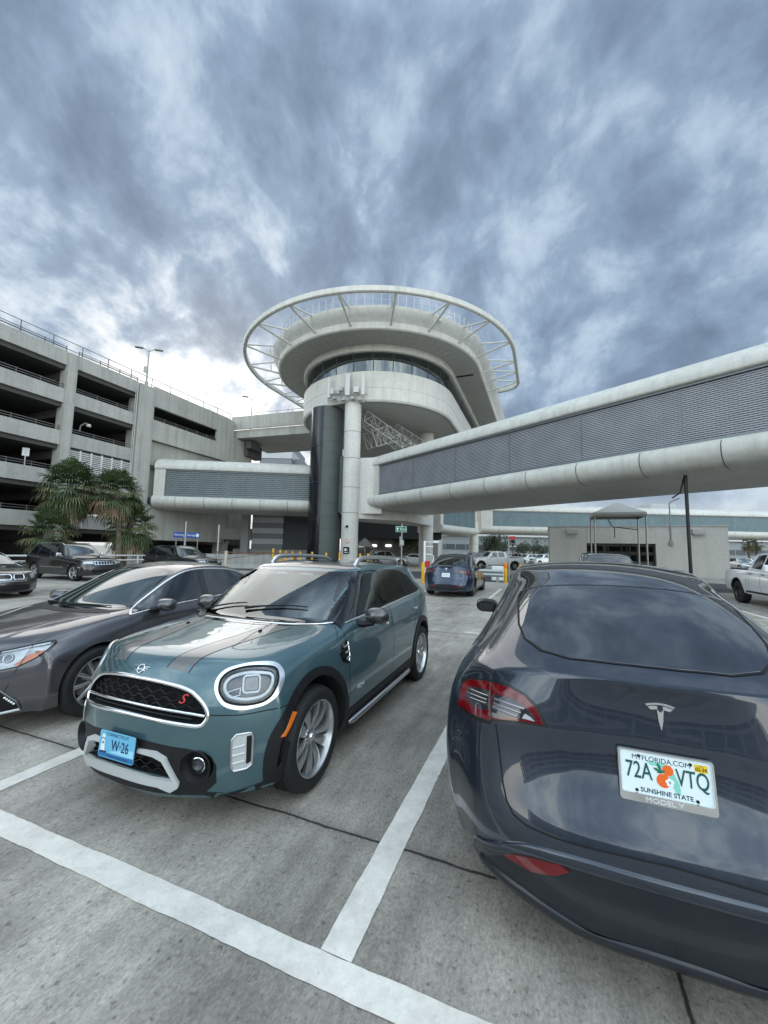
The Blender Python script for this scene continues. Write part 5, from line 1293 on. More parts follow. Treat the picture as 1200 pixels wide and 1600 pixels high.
def tube_bridge(name, label, A, B, depth, panel, seams, x0, x1, zoff=0., cap=True, mull=4.6, shell=None, zt=9.45):
    """A->B along the near face; local x from A to B, local y away from the viewer's side, z up"""
    A = Vector((*A, 0)); B = Vector((*B, 0)); L = (B - A).length; rz = atan2((B - A).y, (B - A).x)
    t = thing(name, label, 'bridge', A, rz); SH = shell or concrete('bridge_shell', (.57, .56, .51), .6, .10, .5, streak=.22, bumpy=.03)
    zb, zt = 6.70 + zoff, zt + zoff
    # closed profile (y, z): lower roll, underside, far side, roof, upper roll
    pr = [(.06, zb)]
    for k in range(1, 11): a = radians(-100 * k / 10 + 100); q = radians(100 - 155 * k / 10)
    low = [(.06, zb), (-.22, zb - .06), (-.42, zb - .28), (-.46, zb - .55), (-.38, zb - .82), (-.14, zb - 1.05), (.22, zb - 1.18), (.7, zb - 1.22)]
    up = [(1.7, zt + 1.28), (1.05, zt + 1.22), (.48, zt + 1.04), (.05, zt + .74), (-.16, zt + .42), (-.20, zt + .14), (-.14, zt + .02), (.06, zt)]
    def ext(name, prof, m, x_0, x_1, closed=False, ang=35, xs=None):
        b = MB(); X = xs or [x_0, x_1]; n = len(prof)
        for x in X: b.v += [Vector((x, y, z)) for y, z in prof]
        for i in range(len(X) - 1):
            for k in range(n if closed else n - 1): b.f.append((i * n + k, i * n + (k + 1) % n, (i + 1) * n + (k + 1) % n, (i + 1) * n + k)); b.fm.append(0)
        if closed: b.f.append(tuple(range(n))); b.fm.append(0); b.f.append(tuple(range(len(b.v) - n, len(b.v)))[::-1]); b.fm.append(0)
        return b.build(name, m, t, ang)
    far_low = [(depth - y, z) for y, z in reversed(low)]; far_up = [(depth - y, z) for y, z in reversed(up)]
    lowf = [tuple(p) for p in spline([(y, z, 0) for y, z in low], 4, False)]; lowf = [(p[0], p[1]) for p in lowf]; upf = [(p[0], p[1]) for p in spline([(y, z, 0) for y, z in up], 4, False)]
    ext('lower_shell', lowf + [(depth - y, z) for y, z in reversed(lowf)] + [(depth - .3, zb + .0), (.3, zb + .0)], SH, 0, L, True, 35)
    ext('upper_shell', upf + [(.3, zt), (depth - .3, zt)] + [(depth - y, z) for y, z in reversed(upf)], SH, 0, L, True, 35)
    for xa, xb in ((0, x0), (x1, L)):
        e0 = MB()
        if xb - xa > .05: e0.add([(xa if p < 4 else xb, y, z) for p, (y, z) in enumerate([(-.10, zb - .03), (depth + .10, zb - .03), (depth + .10, zt + .03), (-.10, zt + .03)] * 2)], [(0, 1, 2, 3), (4, 7, 6, 5), (0, 4, 5, 1), (1, 5, 6, 2), (2, 6, 7, 3), (3, 7, 4, 0)]); e0.build('end_panel', SH, t, 0)
    b = MB(); b.add([(x0, .10, zb + .003), (x1, .10, zb + .003), (x1, .10, zt - .003), (x0, .10, zt - .003)], [(0, 1, 2, 3)]); b.add([(x0, .55, zb + .003), (x1, .55, zb + .003), (x1, .55, zt - .003), (x0, .55, zt - .003)], [(0, 1, 2, 3)]); b.build('side_panel', panel, t, 0)
    b = MB(); b.add([(x0, depth - .10, zb + .003), (x1, depth - .10, zb + .003), (x1, depth - .10, zt - .003), (x0, depth - .10, zt - .003)], [(3, 2, 1, 0)]); b.build('side_panel', panel, t, 0)
    FRM = mat('panel_frame', (.16, .18, .20), .4, .5); b = MB()
    for z in (zb + .05, zt - .05): b.box(((x0 + x1) / 2, .04, z), (x1 - x0, .10, .09))
    k = max(1, round((x1 - x0) / mull))
    for q in range(k + 1): b.box((x0 + (x1 - x0) * q / k, .085, (zb + zt) / 2), (.03, .02, zt - zb - .02))
    b.build('panel_frame', FRM, t, 0)
    JT = mat('shell_joint', (.05, .05, .05), .8)
    for x in seams:
        s_ = MB()
        P = [Vector((x, y - .004 * (1 if y < 2 else -1), z - .003)) for y, z in lowf]
        s_.v += [p + Vector((dx, 0, 0)) + Vector((0, -.004, -.004)) for p in P for dx in (-.018, .018)]
        for q in range(len(P) - 1): s_.f.append((2 * q, 2 * q + 2, 2 * q + 3, 2 * q + 1)); s_.fm.append(0)
        s_.build('shell_joint', JT, t, 40)
    return t, L

# ------------------------------------------------------------------ the tower
TC = Vector((-.80, 44.1, 0)); TL = 42.
def along(t, x):
    for (a, b), (c, d) in zip(t, t[1:]):
        if x <= c: return b + (d - b) * (x - a) / (c - a)
    return t[-1][1] + x - t[-1][0]
LEVELS = [(0, 0), (15.17, 15.38), (17.82, 18.25), (19.5, 20.2), (20.24, 20.82), (20.7, 21.42), (21.6, 22.5), (22.95, 23.95)]; REACH = [(0, 0), (7.5, 7.84), (8.0, 8.35), (10.5, 11.0), (11.3, 11.8), (14.1, 14.6)]
def stadium(r, n=40, ext=None):
    """outline round the tower axis, near half-circle first; local x along U, y along V"""
    L = TL if ext is None else ext; out = []; r = along(REACH, r)
    for k in range(n + 1):
        a = -pi / 2 + pi * k / n; out.append((-r * cos(a), r * sin(a)))
    for k in range(1, 12): out.append((L * k / 12, r))
    for k in range(n + 1):
        a = pi / 2 - pi * k / n; out.append((L + r * cos(a), r * sin(a)))
    for k in range(1, 12): out.append((L - L * k / 12, -r))
    return out
def build_tower():
    # local frame: x along U, y along -V (turned by RZ); T() maps (along, right, z)
    root = thing('tower', 'cream round tower with a strutted ring round its roof and a dark window band', 'tower', TC, 0)
    T = lambda a, r, z: U * a + V * r + Vector((0, 0, along(LEVELS, z)))
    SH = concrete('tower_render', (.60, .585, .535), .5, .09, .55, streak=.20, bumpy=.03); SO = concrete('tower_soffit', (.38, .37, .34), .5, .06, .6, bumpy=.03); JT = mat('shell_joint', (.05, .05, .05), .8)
    def band(name, prof, m, ang=30, mats=None, parent=root):
        b = MB(); O = [stadium(r) for r, z in prof]; n = len(O[0])
        for o, (r, z) in zip(O, prof): b.v += [T(x, y, z) for x, y in o]
        for i in range(len(prof) - 1):
            for k in range(n): b.f.append((i * n + k, i * n + (k + 1) % n, (i + 1) * n + (k + 1) % n, (i + 1) * n + k)); b.fm.append(0)
        return b.build(name, m, parent, ang)
    def lid(name, r, z, m, up):
        b = MB(); o = stadium(r); n = len(o)
        b.v = [T(x, y, z) for x, y in o] ; b.f = [tuple(range(n)) if up else tuple(range(n - 1, -1, -1))]; b.fm = [0]; return b.build(name, m, root, 0, fix=False)
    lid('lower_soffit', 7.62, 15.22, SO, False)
    band('parapet_band', [(7.62, 15.22), (7.62, 15.17), (7.90, 15.17), (8.0, 15.32), (8.0, 16.30), (7.97, 16.32), (7.97, 16.36), (8.0, 16.38), (8.0, 17.82), (7.55, 17.82)], SH, 25)
    band('soffit_groove', [(7.66, 15.168), (7.58, 15.168)], JT, 0)
    # windows: glass ring with mullions, dark room behind with pale ceiling lights left out
    GL = see_glass('tower_glass', (.55, .70, .72), .8); band('window_band', [(7.62, 17.83), (7.74, 19.5)], GL, 40)
    lid('viewing_floor', 7.5, 17.75, SO, True); band('inner_wall', [(5.4, 17.76), (5.4, 20.1)], mat('inner_grey', (.24, .29, .30), .6, var=(.9, .5, 2)), 30)
    b = MB(); O = stadium(7.72); per = []
    for k in range(0, len(O) // 2 + 20):
        if k % 3 == 0:
            x, y = O[k]; x2, y2 = O[(k + 1) % len(O)]; f = 7.62 / 7.72
            b.bar(T(x * (f if x < 0 else 1), y * f, 17.84), T(x, y, 19.48), .07, .09)
    b.build('mullion', mat('mullion_dark', (.02, .025, .03), .4), root, 0)
    # furniture silhouettes seen through the glass
    band('upper_fascia', [(7.55, 19.5), (8.02, 19.5), (8.10, 19.62), (8.10, 20.24)], SH, 25)
    # roof slab
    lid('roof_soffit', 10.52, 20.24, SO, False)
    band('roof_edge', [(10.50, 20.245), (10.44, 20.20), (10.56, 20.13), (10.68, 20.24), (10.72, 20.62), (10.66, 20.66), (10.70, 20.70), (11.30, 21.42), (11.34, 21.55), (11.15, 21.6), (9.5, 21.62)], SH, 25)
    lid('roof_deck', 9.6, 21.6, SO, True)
    b = MB()
    for k in range(34):                                           # soffit joints
        a = -pi / 2 + pi * k / 33
        b.bar(T(-8.2 * cos(a), 8.2 * sin(a), 20.232), T(-10.4 * cos(a), 10.4 * sin(a), 20.232), .03, .01)
    for k in range(1, 24): b.bar(T(1.6 * k, 8.2, 20.232), T(1.6 * k, 10.4, 20.232), .03, .01)
    b.build('soffit_joint', mat('joint_grey', (.30, .30, .28), .8), root, 0)
    b = MB(); b.box((0, 0, 0), (1, 1, 1)); b.v = [T(1.5 + p.x * .35, 9.35 + p.y * 1.9, 20.22 + p.z * .03) for p in b.v]; b.build('air_slot', CAVITY, root, 0)
    # railing
    R1 = 10.7; b = MB(); pts = [T(x, y, 0) for x, y in stadium(R1, 48)]; n = len(pts)
    for z in (22.9, 23.4, 23.95): b.tube([p + Vector((0, 0, z)) for p in pts], .026, 5, True)
    for k in range(n):
        p = pts[k]; q = pts[(k + 1) % n]; b.bar(p + Vector((0, 0, 22.45)), p + Vector((0, 0, 23.97)), .05)
        for f in ((.33, .66) if 50 < k < 62 or k > 100 else ()): r_ = p.lerp(q, f); b.bar(r_ + Vector((0, 0, 22.45)), r_ + Vector((0, 0, 23.97)), .035)
    b.build('roof_railing', mat('rail_pale', (.42, .43, .44), .5, .2), root, 0)
    # ring carried on struts round the near half and a little way along both sides
    EX = 8.7; RR = 14.6; path = []
    path += [(EX + 1.2, -12.), (EX + .9, -13.3), (EX + .2, -14.2), (EX - .9, -RR)]
    path += [(EX - .9 - (EX - .9) * k / 4, -RR) for k in range(1, 4)]
    path += [(-RR * cos(a), RR * sin(a)) for a in [-pi / 2 + pi * k / 64 for k in range(65)]]
    path += [((EX - .9) * k / 4, RR) for k in range(1, 4)] + [(EX - .9, RR), (EX + .2, 14.2), (EX + .9, 13.3), (EX + 1.2, 12.)]
    b = MB(); zs = (21.74, 22.26)
    P3 = [T(x, y, 0) for x, y in path]
    sec = [(-.17, zs[0] + .06), (-.10, zs[0]), (.10, zs[0]), (.17, zs[0] + .06), (.17, zs[1] - .06), (.10, zs[1]), (-.10, zs[1]), (-.17, zs[1] - .06)]
    for i, p in enumerate(P3):
        a_, c_ = P3[max(0, i - 1)], P3[min(len(P3) - 1, i + 1)]; t_ = (c_ - a_).normalized(); e = Vector((t_.y, -t_.x, 0))
        b.v += [p + e * o + Vector((0, 0, z)) for o, z in sec]
    for i in range(len(P3) - 1):
        for k in range(8): b.f.append((i * 8 + k, i * 8 + (k + 1) % 8, (i + 1) * 8 + (k + 1) % 8, (i + 1) * 8 + k)); b.fm.append(0)
    b.f += [tuple(range(8)), tuple(range(len(b.v) - 8, len(b.v)))]; b.fm += [0, 0]; ring = b.build('roof_ring', SH, root, 30)
    dirs = [(-cos(a), sin(a), 0., 0.) for a in [radians(-81 + 18 * k) for k in range(10)]] + [(0, s, x, 0) for s in (-1, 1) for x in (1.9, 4.6, 7.3)]
    for dx, dy, ox, _ in dirs:
        q = lambda r, z: T(ox + dx * r, dy * r, z)
        b = MB(); b.tube([q(14.45, 21.10), q(11.65, 21.52)], .085, 8); b.tube([q(14.48, 21.0), q(11.15, 20.45)], .105, 8); b.tube([q(12.2, 21.42), q(12.1, 20.66)], .055, 6); b.build('strut', SH, ring, 40)
    # columns
    COLM = concrete('column_render', (.60, .585, .54), .8, .08, .5, streak=.16, bumpy=.03)
    def column(name, x, y, r, z1, seams, m=COLM):
        b = MB(); b.lathe([(.001, -.1), (r, -.1), (r, z1), (.001, z1)], 40, (x - TC.x, y - TC.y, 0)); c = b.build(name, m, root, 30)
        for z in seams:
            s_ = MB(); s_.lathe([(r + .004, z - .018), (r + .004, z + .018)], 40, (x - TC.x, y - TC.y, 0)); s_.build('joint', JT, c, 30)
        return c
    column('column', -3.1, 36.75, .775, 15.38, (5.05, 7.4, 10.1, 12.6)); column('column', 4.85, 45.9, .80, 15.38, (5.0, 10.1, 12.6)); column('column', 15.7, 70., .8, 7, (3.2,)); column('column', -7.5, 50.5, .8, 15.2, (5.,))
    # lift shaft: dark metal drum with a glazed sector
    sx, sy, sr = -5.73, 38.7, 1.54; SM = mat('shaft_metal', (.085, .098, .092), .6, 0, var=(.8, .08)); b = MB(); b.lathe([(.001, 0), (sr, 0), (sr, 15.38), (.001, 15.38)], 56, (sx - TC.x, sy - TC.y, 0)); sh = b.build('lift_shaft', SM, root, 30)
    b = MB(); A0, A1 = radians(178), radians(262)
    for k in range(15):
        a = A0 + (A1 - A0) * k / 14
        for z in (.02, 15.36): b.v.append(Vector((sx - TC.x + (sr + .05) * cos(a), sy - TC.y + (sr + .05) * sin(a), z)))
    for k in range(14): b.f.append((2 * k, 2 * k + 2, 2 * k + 3, 2 * k + 1)); b.fm.append(0)
    b.build('shaft_glazing', mat('shaft_glass', (.008, .009, .013), .22, 0, .2), sh, 40)
    for z in [1.2 * k for k in range(1, 13)]:
        s_ = MB(); s_.lathe([(sr + (.056 if 0 else .006), z - .012), (sr + .006, z + .012)], 56, (sx - TC.x, sy - TC.y, 0)); s_.build('joint', JT, sh, 30)
    b = MB()
    for z in (4.5, 8.0, 11.5):
        b.tube([Vector((sx - TC.x + (sr + .06) * cos(a), sy - TC.y + (sr + .06) * sin(a), z)) for a in [A0 + (A1 - A0) * k / 12 for k in range(13)]], .025, 5)
    b.build('glazing_bar', mat('bar_dark', (.03, .03, .04), .4), sh)
    # rounded service duct beside the shaft
    b = MB(); b.prism([(.42 * cos(a), .42 * sin(a)) for a in [2 * pi * k / 20 for k in range(20)]], 5.2, 10.6, Matrix.Translation((-3.98 - TC.x, 38.0 - TC.y, 0))); b.build('service_duct', SM, root, 40)
    # landing slab and lintel between the columns
    b = MB(); b.prism([(-3.2 - TC.x, 36.3 - TC.y), (2.2 - TC.x, 38.6 - TC.y), (5.6 - TC.x, 45.6 - TC.y), (4.4 - TC.x, 46.8 - TC.y), (-4.0 - TC.x, 40 - TC.y)], 4.6, 5.462); b.build('landing_slab', COLM, root, 30)
    b = MB(); b.prism([(-2.9 - TC.x, 36.9 - TC.y), (-.2 - TC.x, 36.2 - TC.y), (-.2 - TC.x, 38.4 - TC.y), (-2.9 - TC.x, 38.2 - TC.y)], 5.05, 10.25); b.build('bridge_collar', COLM, root, 30)
    return root
def lattice(name, label, P, Q, w, n, m, r=.035):
    """square lattice truss from P to Q"""
    t = thing(name, label, 'truss', P); d = (Q - P); L = d.length; d.normalize(); e = d.cross(Vector((0, 0, 1))).normalized(); g = e.cross(d); b = MB()
    C = lambda k, q: d * (L * k / n) + e * (w / 2 * (1 if q in (0, 3) else -1)) + g * (w / 2 * (1 if q < 2 else -1))
    for q in range(4): b.tube([C(0, q), C(n, q)], r, 6)
    b.build('chord', m, t); b = MB()
    for k in range(n + 1):
        for q in range(4):
            b.tube([C(k, q), C(k, (q + 1) % 4)], r * .6, 5)
            if k < n: b.tube([C(k, q) if (k + q) % 2 else C(k, (q + 1) % 4), C(k + 1, (q + 1) % 4) if (k + q) % 2 else C(k + 1, q)], r * .6, 5)
    b.build('lacing', m, t); return t
# ------------------------------------------------------------------ camera
F_PX, PITCH, ROLL = 628., .097, .021
def make_camera():
    cd = bpy.data.cameras.new('camera'); cd.sensor_fit = 'VERTICAL'; cd.sensor_height = 32.; cd.lens = F_PX / 1600 * 32.
    cd.clip_start = .05; cd.clip_end = 20000
    o = bpy.data.objects.new('camera', cd); COL.objects.link(o)
    r, f, u = Vector((1, 0, 0)), Vector((0, cos(PITCH), sin(PITCH))), Vector((0, -sin(PITCH), cos(PITCH)))
    R_, U_ = r * cos(ROLL) + u * sin(ROLL), -r * sin(ROLL) + u * cos(ROLL)
    o.matrix_world = Matrix(((R_.x, U_.x, -f.x, 0), (R_.y, U_.y, -f.y, 0), (R_.z, U_.z, -f.z, CAM_H), (0, 0, 0, 1)))
    scn.camera = o; return o
# ------------------------------------------------------------------ small buildings, plants, street furniture
def at(px, py, Y):
    """where a far thing stands: photo column and row at depth Y (used to lay out the site plan)"""
    r, f, u = Vector((1, 0, 0)), Vector((0, cos(PITCH), sin(PITCH))), Vector((0, -sin(PITCH), cos(PITCH)))
    R_, U_ = r * cos(ROLL) + u * sin(ROLL), -r * sin(ROLL) + u * cos(ROLL)
    d = R_ * ((px - 600) / F_PX) + U_ * ((800 - py) / F_PX) + f
    return Vector((0, 0, CAM_H)) + d * (Y / d.y)
def onground(px, Y): p = at(px, 860, Y); return Vector((p.x, p.y, 0))
def ubox(mb, u0, u1, v0, v1, z0, z1, loc=Vector((0, 0, 0)), mi=0):
    M3 = Matrix((U, V, Vector((0, 0, 1)))).transposed(); c = W((u0 + u1) / 2, (v0 + v1) / 2, (z0 + z1) / 2) - loc
    q = MB().box((0, 0, 0), (1, 1, 1)); return mb.add([M3 @ Vector((p.x * (u1 - u0), p.y * (v1 - v0), p.z * (z1 - z0))) + c for p in q.v], q.f, mi)
def build_kiosk():
    loc = W(42, 7); t = thing('service_building', 'low flat roofed beige building with a dark glass front behind the grey electric car', 'building', loc)
    RD = concrete('kiosk_render', (.50, .485, .44), 1.2, .07, .7, streak=.10, bumpy=.15)
    def B(name, *a, m=RD, par=t):
        b = MB(); ubox(b, *a, loc=loc); return b.build(name, m, par, 0)
    B('wall', 38.5, 46.5, .58, 3.52, 0, 4.12); B('wall', 38.5, 46.5, 8.56, 13.33, 0, 4.12); B('lintel', 38.5, 46.5, 3.53, 8.55, 2.72, 4.12); B('back_wall', 46.2, 46.49, 3.53, 8.55, 0, 2.7)
    B('parapet_cap', 38.44, 46.56, .52, 13.39, 4.123, 4.20, m=mat('cap_grey', (.42, .42, .40), .6))
    B('floor', 38.6, 46.1, 3.53, 8.55, .0, .05, m=BLACK)
    g = B('glass_front', 39.0, 39.03, 3.53, 8.55, .06, 2.70, m=TINT)
    b = MB()
    for v in (3.58, 5.2, 6.8, 8.5): ubox(b, 38.92, 39.0 - .003, v - .04, v + .04, .06, 2.7, loc=loc)
    ubox(b, 38.93, 38.99, 3.53, 8.55, 2.58, 2.69, loc=loc); ubox(b, 38.93, 38.99, 3.53, 8.55, .07, .16, loc=loc); b.build('window_frame', mat('frame_bronze', (.05, .045, .04), .4, .4), g, 0)
    for v in (2.45, 11.45):
        b = MB(); ubox(b, 38.25, 38.495, v - .45, v + .45, 3.55, 3.88, loc=loc); ubox(b, 38.27, 38.49, v - .36, v + .36, 3.47, 3.548, loc=loc); b.build('wall_pack_light', mat('fixture_grey', (.40, .40, .38), .5), t, 20)
    b = MB(); b.tube([W(38.46, 9.62, 2.9) - loc, W(38.46, 9.6, 6.0) - loc, W(38.4, 9.75, 6.15) - loc, W(37.6, 10.1, 6.3) - loc], .05, 8); ubox(b, 38.36, 38.5, 9.5, 9.74, 2.6, 2.95, loc=loc); b.build('conduit', mat('conduit_grey', (.30, .30, .30), .5, .4), t)
    return t
def build_canopy():
    loc = W(35.2, 5.3); t = thing('canopy', 'small peaked fabric canopy on thin posts in front of the beige building', 'canopy', loc); FB = mat('canvas_grey', (.46, .45, .41), .8, bump=(20, .1)); MT = mat('post_metal', (.34, .34, .33), .4, .6)
    u0, u1, v0, v1 = 33.8, 36.6, 3.62, 7.05; b = MB(); E = [W(u0, v0, 4.90), W(u0, v1, 4.90), W(u1, v1, 4.90), W(u1, v0, 4.90)]; pk = W(35.2, 5.35, 5.8)
    vs = [p - loc for p in E] + [p + Vector((0, 0, -.32)) - loc for p in E] + [pk - loc]
    b.add(vs, [(0, 1, 8), (1, 2, 8), (2, 3, 8), (3, 0, 8), (0, 4, 5, 1), (1, 5, 6, 2), (2, 6, 7, 3), (3, 7, 4, 0)]); b.build('canopy_roof', FB, t, 0)
    for u_, v_ in ((u0 + .06, v0 + .06), (u0 + .06, v1 - .06), (u1 - .06, v0 + .06), (u1 - .06, v1 - .06)):
        b = MB(); b.tube([W(u_, v_, 0) - loc, W(u_, v_, 4.72) - loc], .06, 8); b.build('post', MT, t)
    b = MB()
    for a_, c_ in (((u0, v0), (u0, v1)), ((u1, v0), (u1, v1)), ((u0, v0), (u1, v0)), ((u0, v1), (u1, v1))): b.bar(W(*a_, 4.70) - loc, W(*c_, 4.70) - loc, .08)
    b.build('frame', MT, t, 0)
    b = MB(); b.tube([W(u1 - .1, v0 + 1.3, 4.6) - loc, W(u1 - .1, v0 + 1.6, 4.0) - loc, W(u1 - .1, v0 + 2.2, 3.9) - loc, W(u1 - .1, v1 - .1, 3.75) - loc], .035, 6); b.tube([W(u1 - .1, v0 + 1.75, 4.) - loc, W(u1 - .1, v0 + 1.75, 3.1) - loc], .03, 6); b.build('cable', BLACK, t)
def fan_palm(name, label, base, h, cr, seed, lean=(0, 0), n=46, dead=.35, group='fan palms in front of the garage'):
    rnd = random.Random(seed); t = thing(name, label, 'palm tree', base, rnd.uniform(0, 6), group)
    top = Vector((lean[0], lean[1], h)); b = MB(); P = [Vector((0, 0, -.1)), Vector((lean[0] * .15, lean[1] * .15, h * .35)), Vector((lean[0] * .5, lean[1] * .5, h * .7)), top]
    P = spline(P, 5, False); b.tube(P, [.17 + .05 * rnd.random() if k else .24 for k in range(len(P))], 10); b.build('trunk', mat('palm_bark', (.14, .115, .085), .9, var=(9, .4), bump=(25, .8)), t, 60)
    gm = [mat('frond_green', (.060, .088, .036), .5, var=(3, .4)), mat('frond_olive', (.115, .122, .052), .55, var=(3, .35)), mat('frond_brown', (.18, .125, .070), .7, var=(3, .4))]
    b = MB()
    for k in range(n):
        f = (k + .5) / n; az = k * 2.39996 + rnd.uniform(-.25, .25); el = radians(86 - 152 * f ** 1.15 + rnd.uniform(-8, 8))     # upright in the heart, hanging at the skirt
        mi = 2 if f > 1 - dead * .55 and rnd.random() < .8 else 1 if (f > .45 and rnd.random() < .65) else 0
        d = Vector((cos(az) * cos(el), sin(az) * cos(el), sin(el))); pl = cr * rnd.uniform(.46, .64); L = cr * rnd.uniform(.46, .60)
        A = top + Vector((0, 0, -.25 * f * cr)); hub = A + d * pl + Vector((0, 0, -.06 * cr * (1 if el < .6 else 0)))
        b.bar(A, hub, .025, .02, mi)
        side = d.cross(Vector((0, 0, 1)));
        if side.length < .05: side = Vector((1, 0, 0))
        side.normalize(); up = side.cross(d).normalized(); nb = 21
        for q in range(nb):
            a = radians(-105 + 210 * q / (nb - 1)); dd = (d * cos(a) + side * sin(a)).normalized(); ll = L * (.70 + .3 * cos(a * .8)) * rnd.uniform(.85, 1.1); droop = (.12 + .5 * f) * rnd.uniform(.7, 1.3)
            w = .021 * cr * rnd.uniform(.8, 1.25); e = dd.cross(up).normalized() * w
            p1 = hub + dd * ll * .5 + up * .02 + Vector((0, 0, -droop * .12 * ll)); p2 = hub + dd * ll * .8 + Vector((0, 0, -droop * .45 * ll)); p3 = hub + dd * ll * .92 + Vector((0, 0, -droop * 1.15 * ll))
            b.add([hub, p1 - e, p1 + e, p2 - e * .8, p2 + e * .8, p3], [(0, 1, 2), (1, 3, 4, 2), (3, 5, 4)], mi)
    b.build('crown', gm[0], t, 0, fix=False, mats=gm); return t
def broad_tree(name, label, base, h, r, seed, cat='tree', group=None, n=900):
    rnd = random.Random(seed); t = thing(name, label, cat, base, 0, group); b = MB(); b.tube([(0, 0, -.1), (.05, 0, h * .4), (0, .1, h * .7)], [.16, .12, .06], 7)
    for k in range(5):
        a = k * 1.3; b.tube([(0, 0, h * .4), (cos(a) * r * .4, sin(a) * r * .4, h * .62), (cos(a) * r * .7, sin(a) * r * .7, h * .78)], [.08, .05, .02], 5)
    b.build('trunk', mat('palm_bark', (.14, .115, .085), .9), t, 60); b = MB(); cl = [(Vector((rnd.gauss(0, r * .45), rnd.gauss(0, r * .45), h * .68 + rnd.gauss(0, h * .14))), r * rnd.uniform(.25, .5)) for _ in range(12)]
    for k in range(n):
        c, q = rnd.choice(cl); p = c + Vector((rnd.gauss(0, 1), rnd.gauss(0, 1), rnd.gauss(0, .8))).normalized() * q * rnd.uniform(.55, 1.)
        s = r * rnd.uniform(.05, .10); x = Vector((rnd.gauss(0, 1), rnd.gauss(0, 1), rnd.gauss(0, 1))).normalized(); y = x.orthogonal().normalized(); b.add([p - x * s, p + y * s * .5, p + x * s, p - y * s * .5], [(0, 1, 2, 3)], rnd.choice((0, 0, 1)))
    gm = [mat('leaf_dark', (.040, .065, .028), .6), mat('leaf_mid', (.07, .095, .04), .6)]; b.build('crown', gm[0], t, 0, fix=False, mats=gm); return t
YEL = mat('bollard_yellow', (.68, .36, .012), .5, var=(6, .12)); SIGNW = mat('sign_white', (.72, .73, .72), .4); GALV = mat('galvanised', (.36, .37, .37), .4, .7)
def bollard(label, loc, h=1.05, r=.085, band=None, group=None):
    b = MB(); b.lathe([(r, 0), (r, h - .05), (r * .8, h - .012), (.001, h)], 16); o = b.build('bollard', YEL, None, 40); o.location = loc; tag(o, label, 'bollard', group)
    if band:
        b = MB(); b.lathe([(r + .004, h * .74), (r + .004, h * .96)], 16); b.build('reflective_band', band, o, 40)
    return o
def face_cam(p): return atan2(p.y, p.x) - pi / 2                  # turn so local -y looks back along the line to the lot
FT = lambda x, z, y=-.02: Matrix(((1, 0, 0, x), (0, 0, -1, y), (0, 1, 0, z), (0, 0, 0, 1)))
